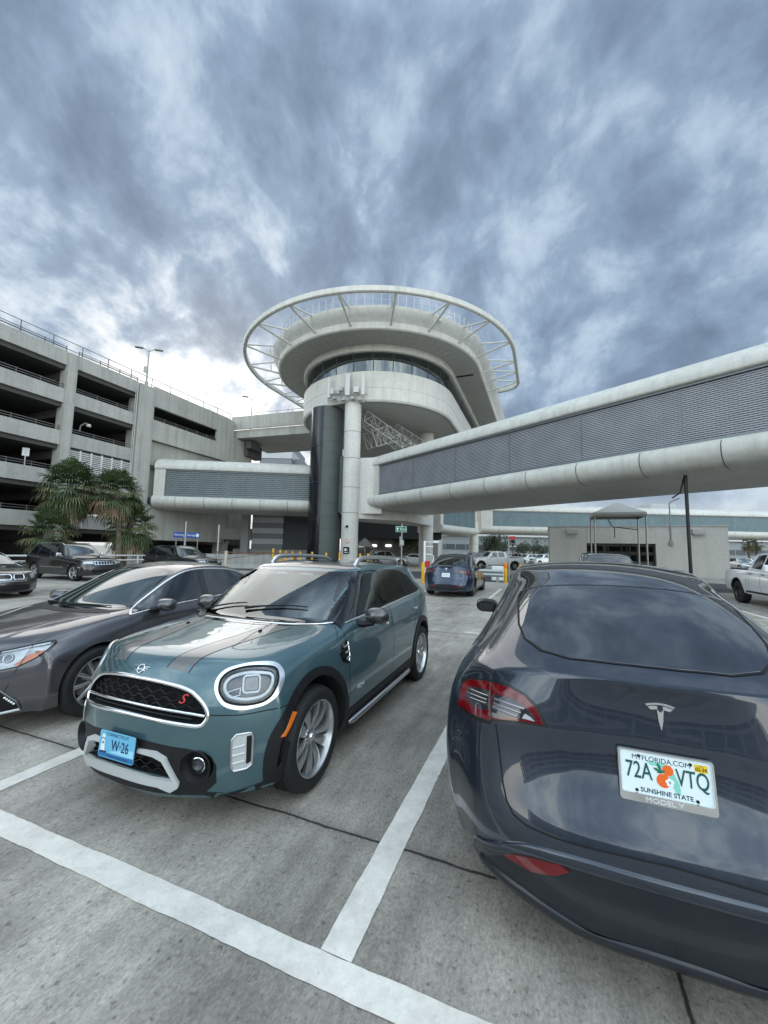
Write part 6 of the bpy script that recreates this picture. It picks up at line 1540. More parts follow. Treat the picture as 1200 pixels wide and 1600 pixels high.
def build_furniture():
    GRN = mat('sign_green', (.01, .18, .12), .4); RED = mat('sign_red', (.45, .02, .02), .4)
    # green exit sign on its pole
    p = onground(627.5, 32); t = thing('exit_sign', 'green exit arrow sign on a thin metal pole between the round columns', 'sign', p, face_cam(p)); z1 = at(627, 818, 32).z
    b = MB(); b.tube([(0, 0, 0), (0, 0, z1)], .055, 8); b.build('pole', GALV, t); zc = at(626, 827, 32).z
    b = MB(); b.bevbox((-.06, -.075, zc), (.86, .03, .46), .01); s = b.build('board', SIGNW, t, 0); b = MB(); b.box((-.06, -.094, zc), (.80, .008, .40)); b.build('green_field', GRN, s, 0)
    text_mesh('sign_text', 'Exit', .30, SIGNW, s, FT(.09, zc, -.100), .001); b = MB(); b.prism([(-.035, -.13), (.035, -.13), (.035, .02), (.10, .02), (0, .15), (-.10, .02), (-.035, .02)], 0, .003, FT(-.34, zc, -.099)); b.build('arrow', SIGNW, s, 0)
    zb = at(627, 848, 32).z; b = MB(); b.bevbox((.02, -.09, zb), (.30, .14, .42), .02); b.box((-.13, -.05, zb + .1), (.08, .06, .8)); b.build('control_box', mat('fixture_grey', (.40, .40, .38), .5), t)
    # blue garage sign on two posts
    p = at(292, 836, 33); t = thing('garage_sign', 'blue sign with white lettering hung on the garage wall under the left walkway', 'sign', Vector((p.x, p.y, 0)), face_cam(p) + .15); zc = p.z
    b = MB(); b.bevbox((0, 0, zc), (1.95, .06, .46), .01); s = b.build('board', mat('sign_blue', (.012, .07, .30), .4), t, 0); text_mesh('sign_text', 'Flamingo Garage', .235, SIGNW, s, FT(-.12, zc, -.034), .001); b = MB(); b.box((.80, -.034, zc), (.20, .006, .26)); b.build('sign_square', SIGNW, s, 0)
    for k, x in enumerate((-.75, .85)):
        b = MB(); b.tube([(x, .06, 0), (x, .06, zc + .24)], .04, 6); b.build('post', GALV, t)
    for px, lab in ((288, 'thin grey lamp column in front of the blue garage sign'), (340, 'thin grey lamp column right of the blue garage sign')):
        p = onground(px, 31); z1 = at(px, 815 if px < 300 else 820, 31).z; t = thing('lamp_column', lab, 'pole', p); b = MB(); b.tube([(0, 0, 0), (0, 0, z1)], [.10, .08], 8); b.build('shaft', GALV, t); b = MB(); b.bevbox((0, 0, .06), (.3, .3, .12), .02); b.build('base', GALV, t)
    # notices on the round column
    p = at(541, 860, 35.9); t = thing('charging_notice', 'small black notice with white marks fixed on the cream column', 'sign', p, face_cam(p)); b = MB(); b.bevbox((0, 0, 0), (.55, .03, .62), .01); s = b.build('board', BLACK, t, 0)
    b = MB(); b.bevbox((-.08, -.018, .06), (.16, .008, .22), .003); b.build('pump_mark', SIGNW, s, 0); b = MB(); b.tube([(.02, -.018, .12), (.09, -.018, .10), (.09, -.018, -.02)], .02, 5); b.build('hose_mark', SIGNW, s); b = MB(); b.box((0, -.018, -.17), (.34, .006, .05)); b.build('line_mark', SIGNW, s, 0)
    p = at(542.5, 845, 35.9); t = thing('no_smoking_notice', 'round red and white notice above the black notice on the cream column', 'sign', p, face_cam(p)); b = MB(); b.prism([(.19 * cos(2 * pi * k / 24), .19 * sin(2 * pi * k / 24)) for k in range(24)], 0, .02, FT(0, 0)); s = b.build('plate', SIGNW, t, 0)
    b = MB(); b.tube([(.15 * cos(2 * pi * k / 24), -.045, .15 * sin(2 * pi * k / 24)) for k in range(24)], .022, 5, True); b.bar((-.11, -.045, .11), (.11, -.045, -.11), .035); b.build('ring', RED, s)
    p = at(540, 824, 35.9); t = thing('security_camera', 'small dome camera on a bracket on the cream column', 'camera', p, face_cam(p)); b = MB(); b.tube([(-.12, .1, .0), (-.12, -.25, .02), (.12, -.3, .12)], .03, 6); b.build('bracket', GALV, t); b = MB(); b.lathe([(.001, .2), (.12, .18), (.12, .05), (.08, -.03), (.001, -.06)], 12, (.12, -.3, -.02)); b.build('dome', BLACK, t)
    # gate equipment left of the blue car
    p = onground(663.5, 23); t = thing('charging_gantry', 'white post with projecting lamp arms beside the blue electric car', 'post', p, 0); z = lambda y: at(663, y, 23).z
    b = MB(); b.bevbox((0, 0, z(845) / 2), (.12, .12, z(845)), .02); b.build('post', SIGNW, t)
    for y, l in ((847, .62), (854, .45)): b = MB(); b.bevbox((l / 2 + .06, 0, z(y)), (l, .07, .05), .02); b.build('arm', SIGNW, t)
    b = MB(); b.bevbox((.62, -.05, z(846.5)), (.34, .18, .14), .03); b.build('lamp', SIGNW, t)
    b = MB(); b.tube([(.08, 0, z(866)), (.40, 0, z(866)), (.52, 0, z(869)), (.50, 0, z(876)), (.28, 0, z(890))], .028, 8); b.build('hoop', SIGNW, t); b = MB(); b.bevbox((.16, -.10, z(881)), (.28, .03, .34), .01); b.build('red_sign', RED, t, 0)
    bollard('yellow bollard left of the blue electric car', Vector((2.18, 21.94, 0)), 1.12, .09); bollard('orange topped yellow bollard right of the blue electric car', Vector((6.74, 22.27, 0)), 1.18, .10, mat('band_orange', (.75, .18, .015), .4)); bollard('short orange bollard end just past the grey electric car roof', W(22.6, -1.1), 1.12, .085, mat('band_orange', (.75, .18, .015), .4))
    for k, (px, h_) in enumerate(((427, 1.25), (438, 1.15), (447, 1.05), (457, 1.05), (469, 1.05), (488, 1.05), (510, 1.0), (531, 1.05), (563, 1.0), (575, 1.0))):
        p = onground(px, 33 - (k % 3) * .2); bollard('yellow bollard in the row at the foot of the tower', p, h_ + .45, .085, None, 'bollards at the foot of the tower')
    # warning sign right of the pickup
    p = onground(795, 25); t = thing('gate_sign', 'red and white sign on a thin pole right of the blue electric car', 'sign', p, face_cam(p)); z = lambda y: at(795, y, 25).z
    b = MB(); b.tube([(0, 0, 0), (0, 0, z(838))], .04, 6); b.build('pole', GALV, t); b = MB(); b.bevbox((.22, -.05, z(840.5)), (.36, .03, .20), .01); b.build('red_plate', RED, t, 0); b = MB(); b.bevbox((.26, -.05, z(846)), (.22, .12, .20), .02); b.bevbox((.24, -.05, z(852)), (.10, .06, .16), .02); b.build('camera_box', BLACK, t, 0); b = MB(); b.bevbox((.24, -.04, z(853.5)), (.42, .05, .05), .01); b.build('bracket', SIGNW, t, 0)
    p = onground(778, 25); t = thing('barrier_wall', 'low white concrete barrier block beside the orange topped bollard', 'barrier', p, -PSI); b = MB(); b.bevbox((0, 0, .45), (.75, .35, .9), .04); b.build('block', SIGNW, t)
    t = thing('guard_rail', 'grey steel guard rail behind the blue electric car', 'guard rail', W(22.8, -3.9), -PSI); b = MB()
    for dz, dy in ((.42, 0), (.52, -.05), (.62, 0), (.70, -.05), (.80, 0)): pass
    vs = [(x, y, z_) for x in (-1.8, 1.9) for z_, y in ((.40, 0), (.46, -.06), (.54, -.06), (.60, 0), (.66, -.06), (.74, -.06), (.80, 0))]; b.add(vs, [(k, k + 1, 8 + k, 7 + k) for k in range(6)]); b.build('beam', GALV, t, 60)
    for x in (-1.6, 0, 1.6): b = MB(); b.box((x, .06, .4), (.12, .10, .8)); b.build('post', GALV, t, 0)
    # black support post under the walkway and its stay
    p = onground(1078, 18.5); t = thing('black_post', 'tall black steel post rising to the underside of the right walkway', 'post', p); zt = 5.62
    b = MB(); b.tube([(0, 0, 0), (-.03, 0, zt)], .075, 12); b.build('shaft', mat('post_black', (.02, .02, .022), .35, .3), t); b = MB(); b.tube([(-.05, 0, zt - .05), (-.25, 0, zt - .75), (-.30, 0, zt - .95), (-.62, .1, zt - 1.2)], .035, 8); b.build('cable', BLACK, t); b = MB(); b.bevbox((-.03, 0, zt - .02), (.30, .30, .05), .01); b.build('head_plate', mat('post_black', (.02, .02, .022), .35, .3), t, 0)
    # white pipe fence before the garage
    t = thing('pipe_fence', 'low white two rail pipe fence along the foot of the garage', 'fence', W(12, -27.6), 0); b = MB(); WP = mat('fence_white', (.62, .62, .60), .5)
    for zz in (.66, .98): b = MB(); b.tube([W(0, 0, zz), W(24, 0, zz)], .05, 8); b.build('rail', WP, t)
    for k in range(9): b = MB(); b.tube([W(3 * k, 0, 0), W(3 * k, 0, 1.02)], .05, 8); b.build('post', WP, t)
    t = thing('barrier_gate', 'rusty brown pole gate across the drive left of the tower', 'gate', onground(358, 30), .02); RU = mat('rust_brown', (.16, .085, .05), .7, .2, var=(5, .4))
    b = MB(); b.bar((-1.0, 0, 1.35), (5.2, .2, 1.35), .08); b.build('rail', RU, t); 
    for x in (-.2, 4.9): b = MB(); b.bevbox((x, 0, .72), (.20, .16, 1.44), .02); b.build('post', RU if x > 0 else mat('post_pale', (.52, .45, .38), .6), t)
    b = MB(); b.bar((-.9, 0, .75), (2.6, .05, 1.28), .05); b.build('brace', RU, t)
    t = thing('concrete_barrier', 'low concrete wall at the roadside below the left walkway', 'wall', onground(400, 34), .03); b = MB(); b.prism([(-.30, 0), (-.12, .35), (-.08, 1.15), (.08, 1.15), (.12, .35), (.30, 0)], -7.2, 4.2, Matrix(((0, 0, 1, 0), (1, 0, 0, 0), (0, 1, 0, 0), (0, 0, 0, 1)))); b.build('wall', concrete('barrier_concrete', (.36, .355, .33), 2, .2, streak=.3), t, 20)
def build_backdrop():
    ST1 = mat('stripe_pale', (.42, .43, .44), .5, var=(.5, .06)); ST2 = mat('stripe_dark', (.17, .185, .20), .5)
    def striped(name, label, px0, px1, Y, z0, z1, n, depth=14, dark0=False):
        a, b_ = onground(px0, Y), onground(px1, Y); t = thing(name, label, 'building', (a + b_) / 2, 0); w = (b_ - a).length
        for k in range(n):
            b = MB(); zz0, zz1 = z0 + (z1 - z0) * k / n, z0 + (z1 - z0) * (k + 1) / n; dd = .15 if (k % 2 == 0) == dark0 else 0
            b.box((0, depth / 2 + dd, (zz0 + zz1) / 2), (w - 2 * dd, depth, zz1 - zz0 - .004)); b.build('facade_band', ST2 if (k % 2 == 0) == dark0 else ST1, t, 0)
        return t
    z = lambda px, py, Y: at(px, py, Y).z
    t = striped('striped_building', 'distant grey building with pale and dark horizontal bands left of the tower', 397, 450, 95, 0, z(425, 691, 95), 14, 16); 
    a = onground(464, 95); b = MB(); b.box((a.x - t.location.x - 2.2, 9, z(460, 713, 95) / 2), (4.0, 12, z(460, 713, 95))); b.build('side_wing', ST2, t, 0)
    # wall below the left walkway
    p0, p1 = onground(392, 47), onground(441, 47); t = thing('panel_building', 'low building clad in pale and dark bands below the left walkway', 'building', p0, 0); w = (p1 - p0).length
    for k in range(7):
        b = MB(); b.box((w / 2, 2.5, 1.9 + k * .62), (w, 5 - .1 * (k % 2), .616)); b.build('facade_band', ST2 if k % 2 == 0 else ST1, t, 0)
    b = MB(); b.box((w + 2.3, 2.6, 3.85), (4.5, 5, 4.5)); b.build('louvre_wall', mat('louvre_dark', (.05, .055, .06), .5), t, 0)
    for k in range(26): 
        if k % 2: b = MB(); b.box((w + 2.3, .06, 1.7 + k * .17), (4.5, .06, .05)); b.build('louvre_blade', mat('louvre_dark', (.05, .055, .06), .5), t, 0)
    b = MB(); b.box((w / 2 + 1.6, 2.6, .8), (w + 7.5, 4.9, 1.56)); b.build('plinth', concrete('plinth_concrete', (.30, .30, .29), 1, .15), t, 0)
    b = MB(); b.box((-2.6, 1.4, 3.3), (5., 3, 1.3)); b.build('canopy', concrete('canopy_concrete', (.33, .33, .32), 1, .15), t, 0); b = MB(); b.box((-.55, -.5, 3.), (.8, .8, 6.0)); b.build('pillar', concrete('canopy_concrete', (.33, .33, .32)), t, 0)
    for k in range(6): b = MB(); b.tube([(-4.6 + .8 * k, -.3, 2.64), (-4.6 + .8 * k, -.3, 2.2)], .05, 6); b.build('hanging_light', BLACK, t)
    b = MB(); b.box((-9.5, 2.2, 1.0), (14, 1, 2.0)); b.build('bay_shade', CAVITY, t, 0)  # black box painted in for the shade of an open bay
    # dark covered drive under the tower
    a, c = onground(545, 62), onground(668, 62); t = thing('covered_drive', 'dark covered drive with three lit wall lamps behind the tower columns', 'building', (a + c) / 2, 0); w = (c - a).length
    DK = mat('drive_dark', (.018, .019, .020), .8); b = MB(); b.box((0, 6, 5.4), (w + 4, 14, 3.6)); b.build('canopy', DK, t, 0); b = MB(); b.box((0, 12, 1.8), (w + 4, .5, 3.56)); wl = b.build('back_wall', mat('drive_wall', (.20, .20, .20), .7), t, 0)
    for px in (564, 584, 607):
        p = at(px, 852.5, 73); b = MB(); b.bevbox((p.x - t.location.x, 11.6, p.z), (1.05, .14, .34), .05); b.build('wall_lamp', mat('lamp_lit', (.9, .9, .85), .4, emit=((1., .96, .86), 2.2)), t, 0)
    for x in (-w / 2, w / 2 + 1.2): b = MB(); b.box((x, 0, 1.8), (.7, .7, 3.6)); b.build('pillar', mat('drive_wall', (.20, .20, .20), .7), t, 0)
    p = onground(570, 50); t = thing('pyramid_roofed_booth', 'small grey booth with a pyramid roof behind the cream column', 'booth', p); zt = z(570, 840, 50); b = MB(); b.add([(-1.1, -1.1, zt - 1.1), (1.1, -1.1, zt - 1.1), (1.1, 1.1, zt - 1.1), (-1.1, 1.1, zt - 1.1), (0, 0, zt)], [(0, 1, 4), (1, 2, 4), (2, 3, 4), (3, 0, 4), (3, 2, 1, 0)]); b.build('roof', mat('booth_grey', (.30, .31, .32), .5), t, 0); b = MB(); b.box((0, 0, (zt - 1.1) / 2), (.16, .16, zt - 1.12)); b.build('mast', GALV, t, 0)
    # terminal far beyond
    a, c = onground(690, 120), onground(1330, 120); t = thing('terminal', 'long grey terminal building far behind the parked cars', 'building', (a + c) / 2, 0); w = (c - a).length; TG = mat('terminal_grey', (.26, .275, .28), .6, var=(.2, .08)); zt = z(800, 839, 120)
    b = MB(); b.box((0, 12, zt / 2), (w, 24, zt)); b.build('facade', TG, t, 0)
    b = MB(); b.box((0, -.3, zt + .4), (w, 1.2, .8)); b.build('cornice', mat('cornice_pale', (.52, .53, .52), .6), t, 0); b = MB(); b.box((0, -.12, zt * .52), (w - 1, .2, zt * .22)); wn = b.build('window_strip', mat('far_window', (.06, .075, .085), .35), t, 0)
    for k in range(40):
        b = MB(); b.box((-w / 2 + 1 + (w - 2) * k / 39, -.26, zt * .52), (.18, .08, zt * .22)); b.build('mullion', TG, wn, 0)
    a, c = onground(1020, 96), onground(1060, 96); t = thing('roof_block', 'small pale block above the far walkway roof', 'building', (a + c) / 2, 0); b = MB(); b.box((0, 3, z(1030, 787, 96) / 2 + 0), ((c - a).length, 6, z(1030, 787, 96))); b.build('block', ST1, t, 0)
# ------------------------------------------------------------------ light and sky
SUN_AZ, SUN_EL = radians(-23.5), radians(22)
def make_world():
    w = bpy.data.worlds.new('World'); scn.world = w; w.use_nodes = True
    nt = w.node_tree; N, L = nt.nodes.new, nt.links.new; bg = nt.nodes['Background']
    def math_(op, a, b=None, c=None, clamp=False):
        n = N('ShaderNodeMath'); n.operation = op; n.use_clamp = clamp
        for i, q in enumerate((a, b, c)):
            if q is None: continue
            if hasattr(q, 'is_output'): L(q, n.inputs[i])
            else: n.inputs[i].default_value = q
        return n.outputs[0]
    def rng(v, a, b, c, d, smooth=True):
        n = N('ShaderNodeMapRange'); n.interpolation_type = 'SMOOTHSTEP' if smooth else 'LINEAR'
        L(v, n.inputs['Value'])
        for k, q in zip(('From Min', 'From Max', 'To Min', 'To Max'), (a, b, c, d)): n.inputs[k].default_value = q
        return n.outputs['Result']
    def noise(vec, scale, detail=6, rough=.55, dist=0.):
        n = N('ShaderNodeTexNoise'); L(vec, n.inputs['Vector'])
        for k, q in (('Scale', scale), ('Detail', detail), ('Roughness', rough), ('Distortion', dist)): n.inputs[k].default_value = q
        return n
    def mix(f, a, b):
        n = N('ShaderNodeMix'); n.data_type = 'RGBA'
        for k, q in (('Factor', f), ('A', a), ('B', b)):
            if hasattr(q, 'is_output'): L(q, n.inputs[k])
            else: n.inputs[k].default_value = (*q, 1) if isinstance(q, tuple) else q
        return n.outputs['Result']
    def vmath(op, a, b=None):
        n = N('ShaderNodeVectorMath'); n.operation = op
        for i, q in enumerate((a, b)):
            if q is None: continue
            if hasattr(q, 'is_output'): L(q, n.inputs[i])
            else: n.inputs[i].default_value = q
        return n
    sk = N('ShaderNodeTexSky'); sk.sky_type = 'NISHITA'; sk.sun_disc = False; sk.sun_elevation = SUN_EL; sk.sun_rotation = SUN_AZ
    sk.air_density = 1.2; sk.dust_density = 2.
    tc = N('ShaderNodeTexCoord'); D = tc.outputs['Generated']
    sp = N('ShaderNodeSeparateXYZ'); L(D, sp.inputs[0])
    zc = math_('ADD', math_('MAXIMUM', sp.outputs['Z'], 0.), .75)
    cb = N('ShaderNodeCombineXYZ'); L(math_('DIVIDE', sp.outputs['X'], zc), cb.inputs['X']); L(math_('DIVIDE', sp.outputs['Y'], zc), cb.inputs['Y'])
    rot = N('ShaderNodeMapping'); rot.inputs['Rotation'].default_value = (0, 0, radians(35)); rot.inputs['Scale'].default_value = (2.5, 2.1, 1); rot.inputs['Location'].default_value = SKY_AT
    L(cb.outputs[0], rot.inputs['Vector']); P = rot.outputs['Vector']
    wn = noise(P, 1.1, 2, .5)
    wv = vmath('SCALE', vmath('SUBTRACT', wn.outputs['Color'], (.5, .5, .5)).outputs[0]); wv.inputs['Scale'].default_value = .32
    Q = vmath('ADD', P, wv.outputs[0]).outputs[0]
    big = noise(Q, 1.15, 4, .5).outputs['Fac']; fine = noise(Q, 3.4, 6, .58, .15).outputs['Fac']; puff = noise(Q, 9., 5, .6).outputs['Fac']
    d = math_('ADD', math_('ADD', math_('MULTIPLY', big, .52), math_('MULTIPLY', fine, .34)), math_('MULTIPLY', puff, .14))
    # thick cloud is slate, thinner cloud pale, the thinnest lets the sky through
    ramp = N('ShaderNodeValToRGB'); L(rng(d, .385, .615, 0, 1, False), ramp.inputs['Fac']); cr = ramp.color_ramp
    cr.elements[0].position = 0.; cr.elements[0].color = (.57, .665, .75, 1)
    cr.elements[1].position = 1.; cr.elements[1].color = (.128, .180, .262, 1)
    for p, c in ((.14, (.475, .575, .675)), (.30, (.37, .470, .585)), (.48, (.245, .332, .446)), (.70, (.178, .245, .342))):
        e = cr.elements.new(p); e.color = (*c, 1)
    cloud = ramp.outputs['Color']
    # veil: towards the horizon the deck thins to a pale grey
    hz = rng(sp.outputs['Z'], .0, .22, 1., 0.)
    cloud = mix(math_('MULTIPLY', hz, .40), cloud, (.55, .64, .74))
    cloud = mix(rng(sp.outputs['Z'], .02, .15, .62, 0.), cloud, (.74, .75, .73))
    # the sun stands behind the deck, low on the left: the cloud round it glows
    sd = Vector((sin(SUN_AZ) * cos(SUN_EL), cos(SUN_AZ) * cos(SUN_EL), sin(SUN_EL)))
    dp = vmath('DOT_PRODUCT', D, tuple(sd)).outputs['Value']
    glow = math_('POWER', math_('MAXIMUM', dp, 0.), 150.); glow2 = math_('POWER', math_('MAXIMUM', dp, 0.), 7.)
    thin = rng(d, .56, .44, .12, 1.)
    g = math_('ADD', math_('MULTIPLY', math_('MULTIPLY', glow, thin), .50), math_('MULTIPLY', glow2, .015))
    gs = vmath('SCALE', (1., .97, .90)); L(g, gs.inputs['Scale'])
    cloud = vmath('ADD', cloud, gs.outputs[0]).outputs[0]
    # unseen sky overhead and behind the viewer, brightened and warmed to light the lot
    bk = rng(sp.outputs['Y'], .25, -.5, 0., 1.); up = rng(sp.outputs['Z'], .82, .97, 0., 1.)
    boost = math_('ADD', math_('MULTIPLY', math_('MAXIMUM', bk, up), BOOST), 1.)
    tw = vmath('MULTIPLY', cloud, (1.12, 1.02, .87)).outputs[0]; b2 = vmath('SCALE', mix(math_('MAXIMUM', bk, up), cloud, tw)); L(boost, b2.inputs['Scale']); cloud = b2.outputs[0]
    c10 = vmath('SCALE', cloud); c10.inputs['Scale'].default_value = 1 / SKY_S
    cover = rng(d, .40, .50, .80, .97)
    col = mix(cover, sk.outputs['Color'], c10.outputs[0])
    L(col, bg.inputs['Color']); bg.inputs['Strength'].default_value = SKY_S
    sl = bpy.data.lights.new('sun', 'SUN'); sl.energy = 1.1; sl.angle = radians(60); sl.color = (1, .95, .87)
    so = bpy.data.objects.new('sun', sl); COL.objects.link(so)
    v = Vector((sin(SUN_AZ) * cos(SUN_EL), cos(SUN_AZ) * cos(SUN_EL), sin(SUN_EL)))
    so.rotation_euler = v.to_track_quat('Z', 'Y').to_euler(); so.location = v * 50
    vs = scn.view_settings; vs.view_transform = 'Standard'; vs.look = 'None'; vs.gamma = 1; vs.use_curve_mapping = False; vs.exposure = EXPO
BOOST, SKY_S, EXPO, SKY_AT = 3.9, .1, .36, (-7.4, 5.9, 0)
# ------------------------------------------------------------------ put the scene together
def build_antennas():
    AW = mat('antenna_white', (.58, .58, .56), .5); AG = mat('antenna_grey', (.33, .33, .32), .5, .3)
    c = W(0, 0); base = TC + Vector((-2.95, -7.75, 0)); d = Vector((-.335, -.942, 0)); e = Vector((.942, -.335, 0))
    def P(px, py, out=.45): 
        # a spot out from the curved band below the given column of the photo
        q = at(px, py, 36); v = Vector((q.x - TC.x, q.y - TC.y, 0)).normalized(); s = TC + v * (8.35 + out); k = at(px, py, s.y); v = Vector((k.x - TC.x, k.y - TC.y, 0)).normalized(); s = TC + v * (8.35 + out); return Vector((s.x, s.y, at(px, py, s.y).z)), atan2(v.y, v.x) + pi / 2
    t = thing('antenna_array', 'cluster of pale panel antennas and small boxes on the tower band above the cream column', 'antenna', P(542, 625)[0])
    L = t.location
    for x, y0, y1, w in ((512, 590, 622, .30), (543.5, 583, 618, .46), (567.5, 585, 617, .34)):
        a, rz = P(x, y0); b_, _ = P(x, y1); m = MB(); m.bevbox((a + b_) / 2 - L, (w, .16, abs(a.z - b_.z)), .04, rz); m.build('panel_antenna', AW, t); 
    for x, y, w, h in ((518, 612, .30, .55), (528, 613, .34, .40), (534, 608, .30, .42), (557, 609, .50, .55), (522, 622, .30, .25), (551, 622, .4, .3), (563, 624, .35, .22), (537, 624, .3, .28)):
        a, rz = P(x, y, .38); m = MB(); m.bevbox(a - L, (w, .26, h), .03, rz); m.build('radio_box', AW if h > .45 else AG, t)
    m = MB()
    for y in (616, 626): m.tube([P(x, y, .22)[0] - L for x in range(508, 575, 6)], .035, 6)
    for x in (510, 520, 531, 543, 556, 568): m.tube([P(x, 606, .25)[0] - L, P(x, 629, .25)[0] - L], .04, 6); m.tube([P(x, 621, .24)[0] - L, P(x, 621, -.05)[0] - L], .04, 6)
    m.build('pipe_frame', AG, t)
def build_gangway():
    AW = mat('antenna_white', (.58, .58, .56), .5); p = at(686, 502, 34.6); d = Vector((p.x - TC.x, p.y - TC.y, 0)).normalized(); e = Vector((-d.y, d.x, 0)); t = thing('roof_gangway', 'small pale steel gangway tilted on the right of the tower roof edge', 'gangway', p)
    a, b_ = e * -.6 + d * .5 + Vector((0, 0, -.55)), e * .9 + d * .1 + Vector((0, 0, .55)); m = MB()
    for s in (-.35, .35): m.bar(a + d * s, b_ + d * s, .06, .14); m.bar(a + d * s + Vector((0, 0, .35)), b_ + d * s + Vector((0, 0, .35)), .04)
    m.build('rail', AW, t, 0); m = MB()
    for k in range(9): q = a.lerp(b_, k / 8); m.bar(q - d * .35, q + d * .35, .10, .03)
    m.build('tread', AW, t, 0)
def build_rear_garage():
    # the garage across the lot behind the viewer, seen mirrored in the tailgate
    loc = W(-80, 0); t = thing('parking_garage', 'concrete parking garage mirrored in the tailgate of the grey electric car', 'garage', loc); CON = concrete('garage_concrete', (.43, .425, .385))
    for k in range(4):
        m = MB(); ubox(m, -80, -79.7, -70, 70, 2.1 + 2.9 * k, 3.2 + 2.9 * k, loc=loc); m.build('spandrel', CON, t, 0)
    for k in range(15):
        m = MB(); ubox(m, -80.6, -79.5, -70 + 10 * k - .4, -70 + 10 * k + .4, 0, 11.8, loc=loc); m.build('pillar', CON, t, 0)
    m = MB(); ubox(m, -98, -82, -70, 70, 0, 11.5, loc=loc); m.build('deck_shade_block', CAVITY, t, 0)  # solid black block, its colour standing for the shade inside open decks
def build_all():
    build_ground(); build_garage(); tower = build_tower(); build_antennas(); build_gangway()
    tube_bridge('right_walkway'.replace('right_', 'elevated_'), 'big elevated walkway with grey perforated side sweeping from the tower to the right edge', 'walkway', (-1.62, 37.37), 0, None, (), 0, 0) if False else None
    d = Vector((.606, -.795)); A = Vector((-.57, 36.)) - d * 1.55; B = Vector((-.57, 36.)) + d * 47
    P1 = panel_mat('perforated_grey', (.31, .318, .34), None, .30, .095, (.024, .027, .034), slot=.50)
    tube_bridge('elevated_walkway', 'big elevated walkway with grey perforated side sweeping from the tower to the right edge', A, B, 8.0, P1, [1.6 + 3.05 * k for k in range(14)], 1.62, 47.5)
    cap = None
    P2 = panel_mat('perforated_teal', (.17, .205, .215), None, .60, .20, (.035, .045, .05), slot=.5)
    p0, p1 = onground(233, 38.5), onground(492, 40.0); t, L = tube_bridge('elevated_walkway', 'shorter elevated walkway with teal perforated side between the garage and the dark lift shaft', (p0.x, p0.y), (p1.x, p1.y), 5.5, P2, [2.2 + 2.65 * k for k in range(6)], 1.0, (p1 - p0).length - .02, mull=2.65, zoff=-.15, zt=9.30)
    P3 = panel_mat('glazed_teal', (.13, .20, .23), None, 3.0, 40., (.10, .15, .165), .002)
    p0, p1 = onground(752, 70), onground(1420, 72); tube_bridge('elevated_walkway', 'distant elevated walkway with teal glazed side running behind the beige building', (p0.x, p0.y), (p1.x, p1.y), 7, P3, [3 + 6. * k for k in range(12)], 2.0, (p1 - p0).length - 1, mull=6, zoff=-.25, zt=9.35)
    a = Vector((8.2, 58.5)); b_ = Vector((15.6, 67.5)); tube_bridge('elevated_walkway', 'short stretch of walkway tube seen through the gap under the big walkway', a, b_, 5, P3, [2., 5., 8.], .8, (b_ - a).length - .6, zoff=-.9)
    # ramp from the garage roof to the tower
    p0, p1 = onground(350, 49), onground(500, 45.2); t = thing('roof_ramp', 'concrete roof level ramp from the garage to the tower', 'ramp', p0, atan2(p1.y - p0.y, p1.x - p0.x)); L = (p1 - p0).length; CR = concrete('garage_concrete', (.43, .425, .385))
    m = MB(); m.box((L / 2, .12, 17.15), (L, .24, 1.6)); m.build('parapet', CR, t, 0); m = MB(); m.box((L / 2, 4.2, 15.80), (L, 7.8, 1.0)); m.build('deck', CR, t, 0); m = MB(); m.box((L / 2, 8.2, 17.15), (L, .24, 1.6)); m.build('parapet', CR, t, 0)
    m = MB(); m.tube([(0, .1, 18.3), (L, .1, 18.3)], .03, 6)
    for k in range(7): m.tube([(.2 + (L - .4) * k / 6, .1, 17.95), (.2 + (L - .4) * k / 6, .1, 18.3)], .03, 6)
    m.build('railing', GALV, t)
    m = MB(); m.box((1.0, 3.0, 14.2), (1.0, 3, 1.7)); m.box((1.9, 2, 14.6), (.7, 2, .9)); m.build('bearing', concrete('garage_soffit', (.085, .085, .08)), t, 0)
    lamp_post('roof_lamp', 'twin headed lamp post on the garage roof corner', W(26.3, -35.3, 17.1), 3.6, .3); p = at(393, 645, 50); lamp_post('roof_lamp', 'single headed lamp post on the roof ramp', Vector((p.x, p.y, 16.2)), at(393, 622, 50).z - 16.2, pi + .3, 1)
    p = at(131, 663, 33.8); t = thing('wall_lamp', 'white curved arm lamp on the garage deck edge', 'lamp', p, 0); m = MB(); m.tube([(-.55, .3, -.55), (-.25, 0, -.1), (.1, 0, .08), (.35, 0, .02)], .06, 8); m.build('arm', SIGNW, t); m = MB(); m.lathe([(.001, .15), (.16, .1), (.2, -.12), (.001, -.16)], 12, (.42, 0, -.1)); m.build('shade', SIGNW, t)
    p = at(40, 708, 29.7); t = thing('deck_sign', 'small white sign board standing on the third garage deck', 'sign', p, face_cam(p)); m = MB(); m.bevbox((0, 0, .1), (.42, .04, .62), .01); m.build('board', SIGNW, t, 0); m = MB(); m.box((0, -.03, .1), (.12, .01, .34)); m.box((0, .03, -.55), (.06, .06, .9)); m.build('mark', GALV, t, 0)
    # truss under the drum
    TW = mat('truss_white', (.50, .50, .48), .5, .2)
    lattice('lattice_truss', 'white lattice truss slanting down under the tower drum', at(566, 652, 38.5), at(652, 712, 43), 1.15, 9, TW, .05); lattice('lattice_truss', 'upper white lattice truss crossing behind the first', at(612, 672, 42), at(668, 706, 46), 1.2, 7, TW, .05); lattice('lattice_truss', 'short folded lattice truss beside the cream column', at(578, 688, 40), at(606, 680, 41.5), 1.6, 4, TW, .05)
    build_rear_garage(); build_kiosk(); build_canopy(); build_furniture(); build_backdrop()
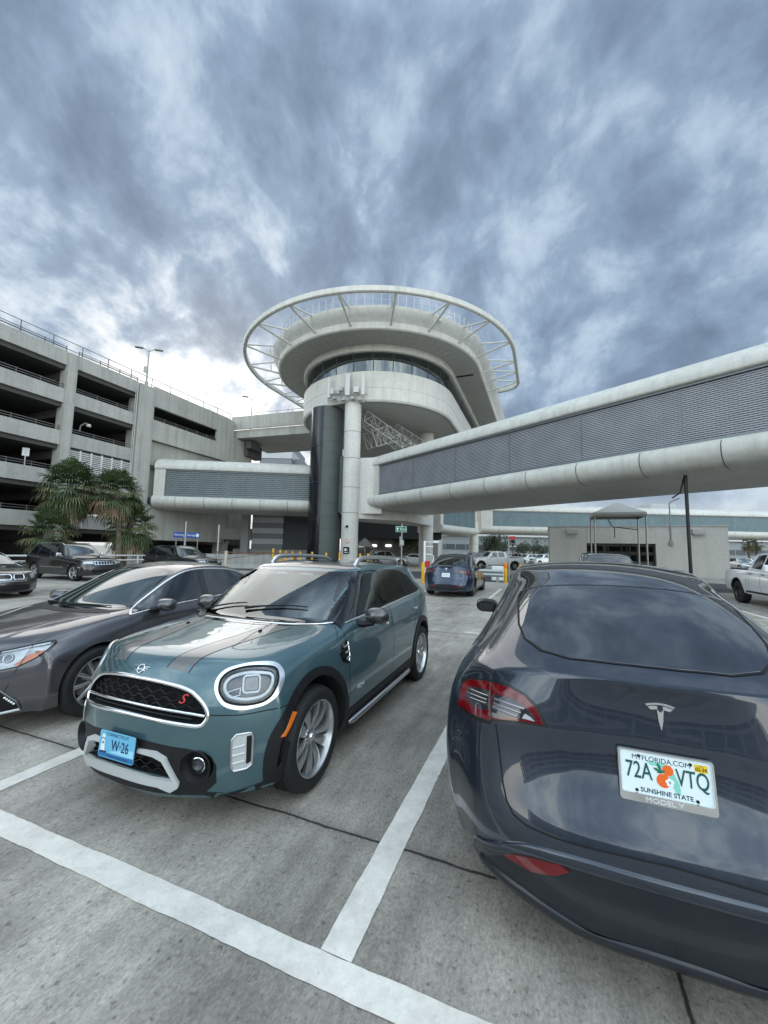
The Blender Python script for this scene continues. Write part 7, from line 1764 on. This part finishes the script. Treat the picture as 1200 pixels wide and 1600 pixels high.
    # palms
    for nm, lab, px, py, Y, cr, sd, n, ln in (('fan_palm', 'tallest fan palm with a broad green crown and brown skirt, left of its neighbour', 110, 757, 28, 2.0, 3, 84, (0, 0)), ('fan_palm', 'fan palm with a rusty brown skirt beside the left walkway end', 205, 768, 29, 1.8, 5, 78, (.5, 0)), ('fan_palm', 'dark green lower fan palm crown under the rusty skirted palm', 206, 815, 30, 1.95, 8, 66, (.4, 0)), ('fan_palm', 'short young fan palm low in front of the garage', 80, 828, 27, 1.75, 11, 52, (0, 0))):
        p = at(px, py, Y); fan_palm(nm, lab, Vector((p.x - ln[0], p.y, 0)), p.z, cr, sd, ln, n, dead=.50 if 'rusty brown' in lab else .18)
    for k, (px, Y, h, r) in enumerate(((760, 84, 5.2, 2.6), (774, 80, 5.4, 2.8), (786, 86, 4.4, 2.2), (818, 92, 4.3, 2.6), (834, 88, 4.8, 2.6), (848, 95, 4.0, 2.2), (640, 66, 4.6, 2.4))): broad_tree('street_tree', 'bushy green tree in the row beyond the parked cars' if k < 6 else 'brownish green palm like tree behind the exit sign pole', onground(px, Y), h, r, 20 + k, group='trees beyond the car park' if k < 6 else None)
    for k, (px, Y) in enumerate(((1170, 75), (1182, 80))): p = onground(px, Y); fan_palm('fan_palm', 'small distant palm right of the beige building', p, at(px, 847, Y).z, 1.5, 40 + k, (0, 0), 26, .2, 'distant palms')
    # cars
    build_mini(); build_sedan()
    loc, rz = rear_view_pose(1.093, 1.628, EVX); build_ev(loc, rz, 'dark grey electric hatchback with an orange blossom plate, tail to the viewer at lower right', paint('midnight_grey_paint', (.016, .024, .040), .5, .28), florida_plate)
    p = W(15.12, -3.42); loc, rz = rear_view_pose(p.x, p.y, EVX); build_ev(loc, rz, 'blue electric hatchback parked beyond the green car, tail to the viewer', paint('deep_blue_paint', (.002, .015, .048), .5, .28), None, near=False)
    BLK = paint('black_paint', (.003, .003, .0035), .0, .3, .015); WHT = paint('white_paint', (.70, .71, .70), .0, .4); SLV = paint('silver_paint', (.42, .43, .44), .7, .35); GRY = paint('dark_grey_paint', (.06, .06, .065), .6, .35)
    def nose_v(u, v): p = W(u, v); return (p.x, p.y, 0), atan2(-V.y, -V.x)      # nose along V: local x (rearwards) = -V
    loc, rz = nose_v(13.0, -20.0); suv('black_suv', 'black off roader with chrome slotted grille and chrome mirror before the small palm', loc, rz, BLK)
    loc, rz = nose_v(18.2, -18.5); suv('black_suv', 'black crossover with a pale windscreen partly hidden behind the grey sedan roof', loc, rz, BLK, kind='plain')
    p, rz_ = nose_v(7.4, -15.9); root = thing('dark_saloon', 'black saloon with twin oval grilles cut by the far left edge', 'car', p, rz_); c = dress_sedan(sedan_body(root, BLK), near=False)
    for sg in (-1, 1):
        k = c.patch('kidney_grille', rrect(sg * .17, .64, .26, .14, .05), 'front', GLOSSB, off=.008); c.trim('rim', rrect(sg * .17, .64, .28, .16, .06), 'front', CHROME, w=.025, h=.012, off=.008, closed=True, parent=k)
    p = onground(772, 42); pickup('white_pickup', 'white crew cab pickup seen side on behind the blue electric car', (p.x - 1.9, p.y - .5, 0), .22, WHT)
    p = W(15.75, 7.9); pickup('white_pickup', 'white pickup with dark wheels cut by the right edge', (p.x, p.y, 0), pi / 2 - PSI, WHT, DARKALLOY)
    p = onground(953, 13.2); loc, rz = rear_view_pose(p.x, p.y, 3.9); suv('grey_suv', 'dark grey off roader whose roof shows above the grey electric car', loc, rz, GRY, kind='plain')
    p = onground(600, 47); suv('silver_car', 'silver estate car under the tower beside the exit sign', (p.x + 2, p.y, 0), pi, SLV, kind='plain'); p = onground(652, 49); root = thing('silver_car', 'white saloon parked under the tower right of the exit sign pole', 'car', (p.x + 1.2, p.y, 0), pi + .1); dress_sedan(sedan_body(root, WHT), near=False)
    p = onground(722, 56); suv('black_suv', 'black car behind the white crew cab pickup', (p.x, p.y, 0), .3, BLK, kind='plain')
    proto = suv('parked_car', 'small white car far off in the crowded lot beyond the pickup', tuple(onground(812, 66)), .4, WHT, 'far parked cars', 'plain')
    for k, (px, Y) in enumerate(((836, 62), (850, 70), (826, 80), (843, 86), (858, 78), (815, 92), (832, 96), (1165, 60), (1190, 66), (1150, 72))):
        o = copy_tree(proto); o.location = onground(px, Y); o.rotation_euler = (0, 0, .4 + .9 * (k % 3))
        if k % 3 == 1:
            for ch in o.children:
                if ch.name.startswith('body'): ch.data = ch.data.copy(); ch.data.materials[0] = SLV
            o['label'] = 'small silver car far off in the crowded lot'
build_all(); make_camera(); make_world()
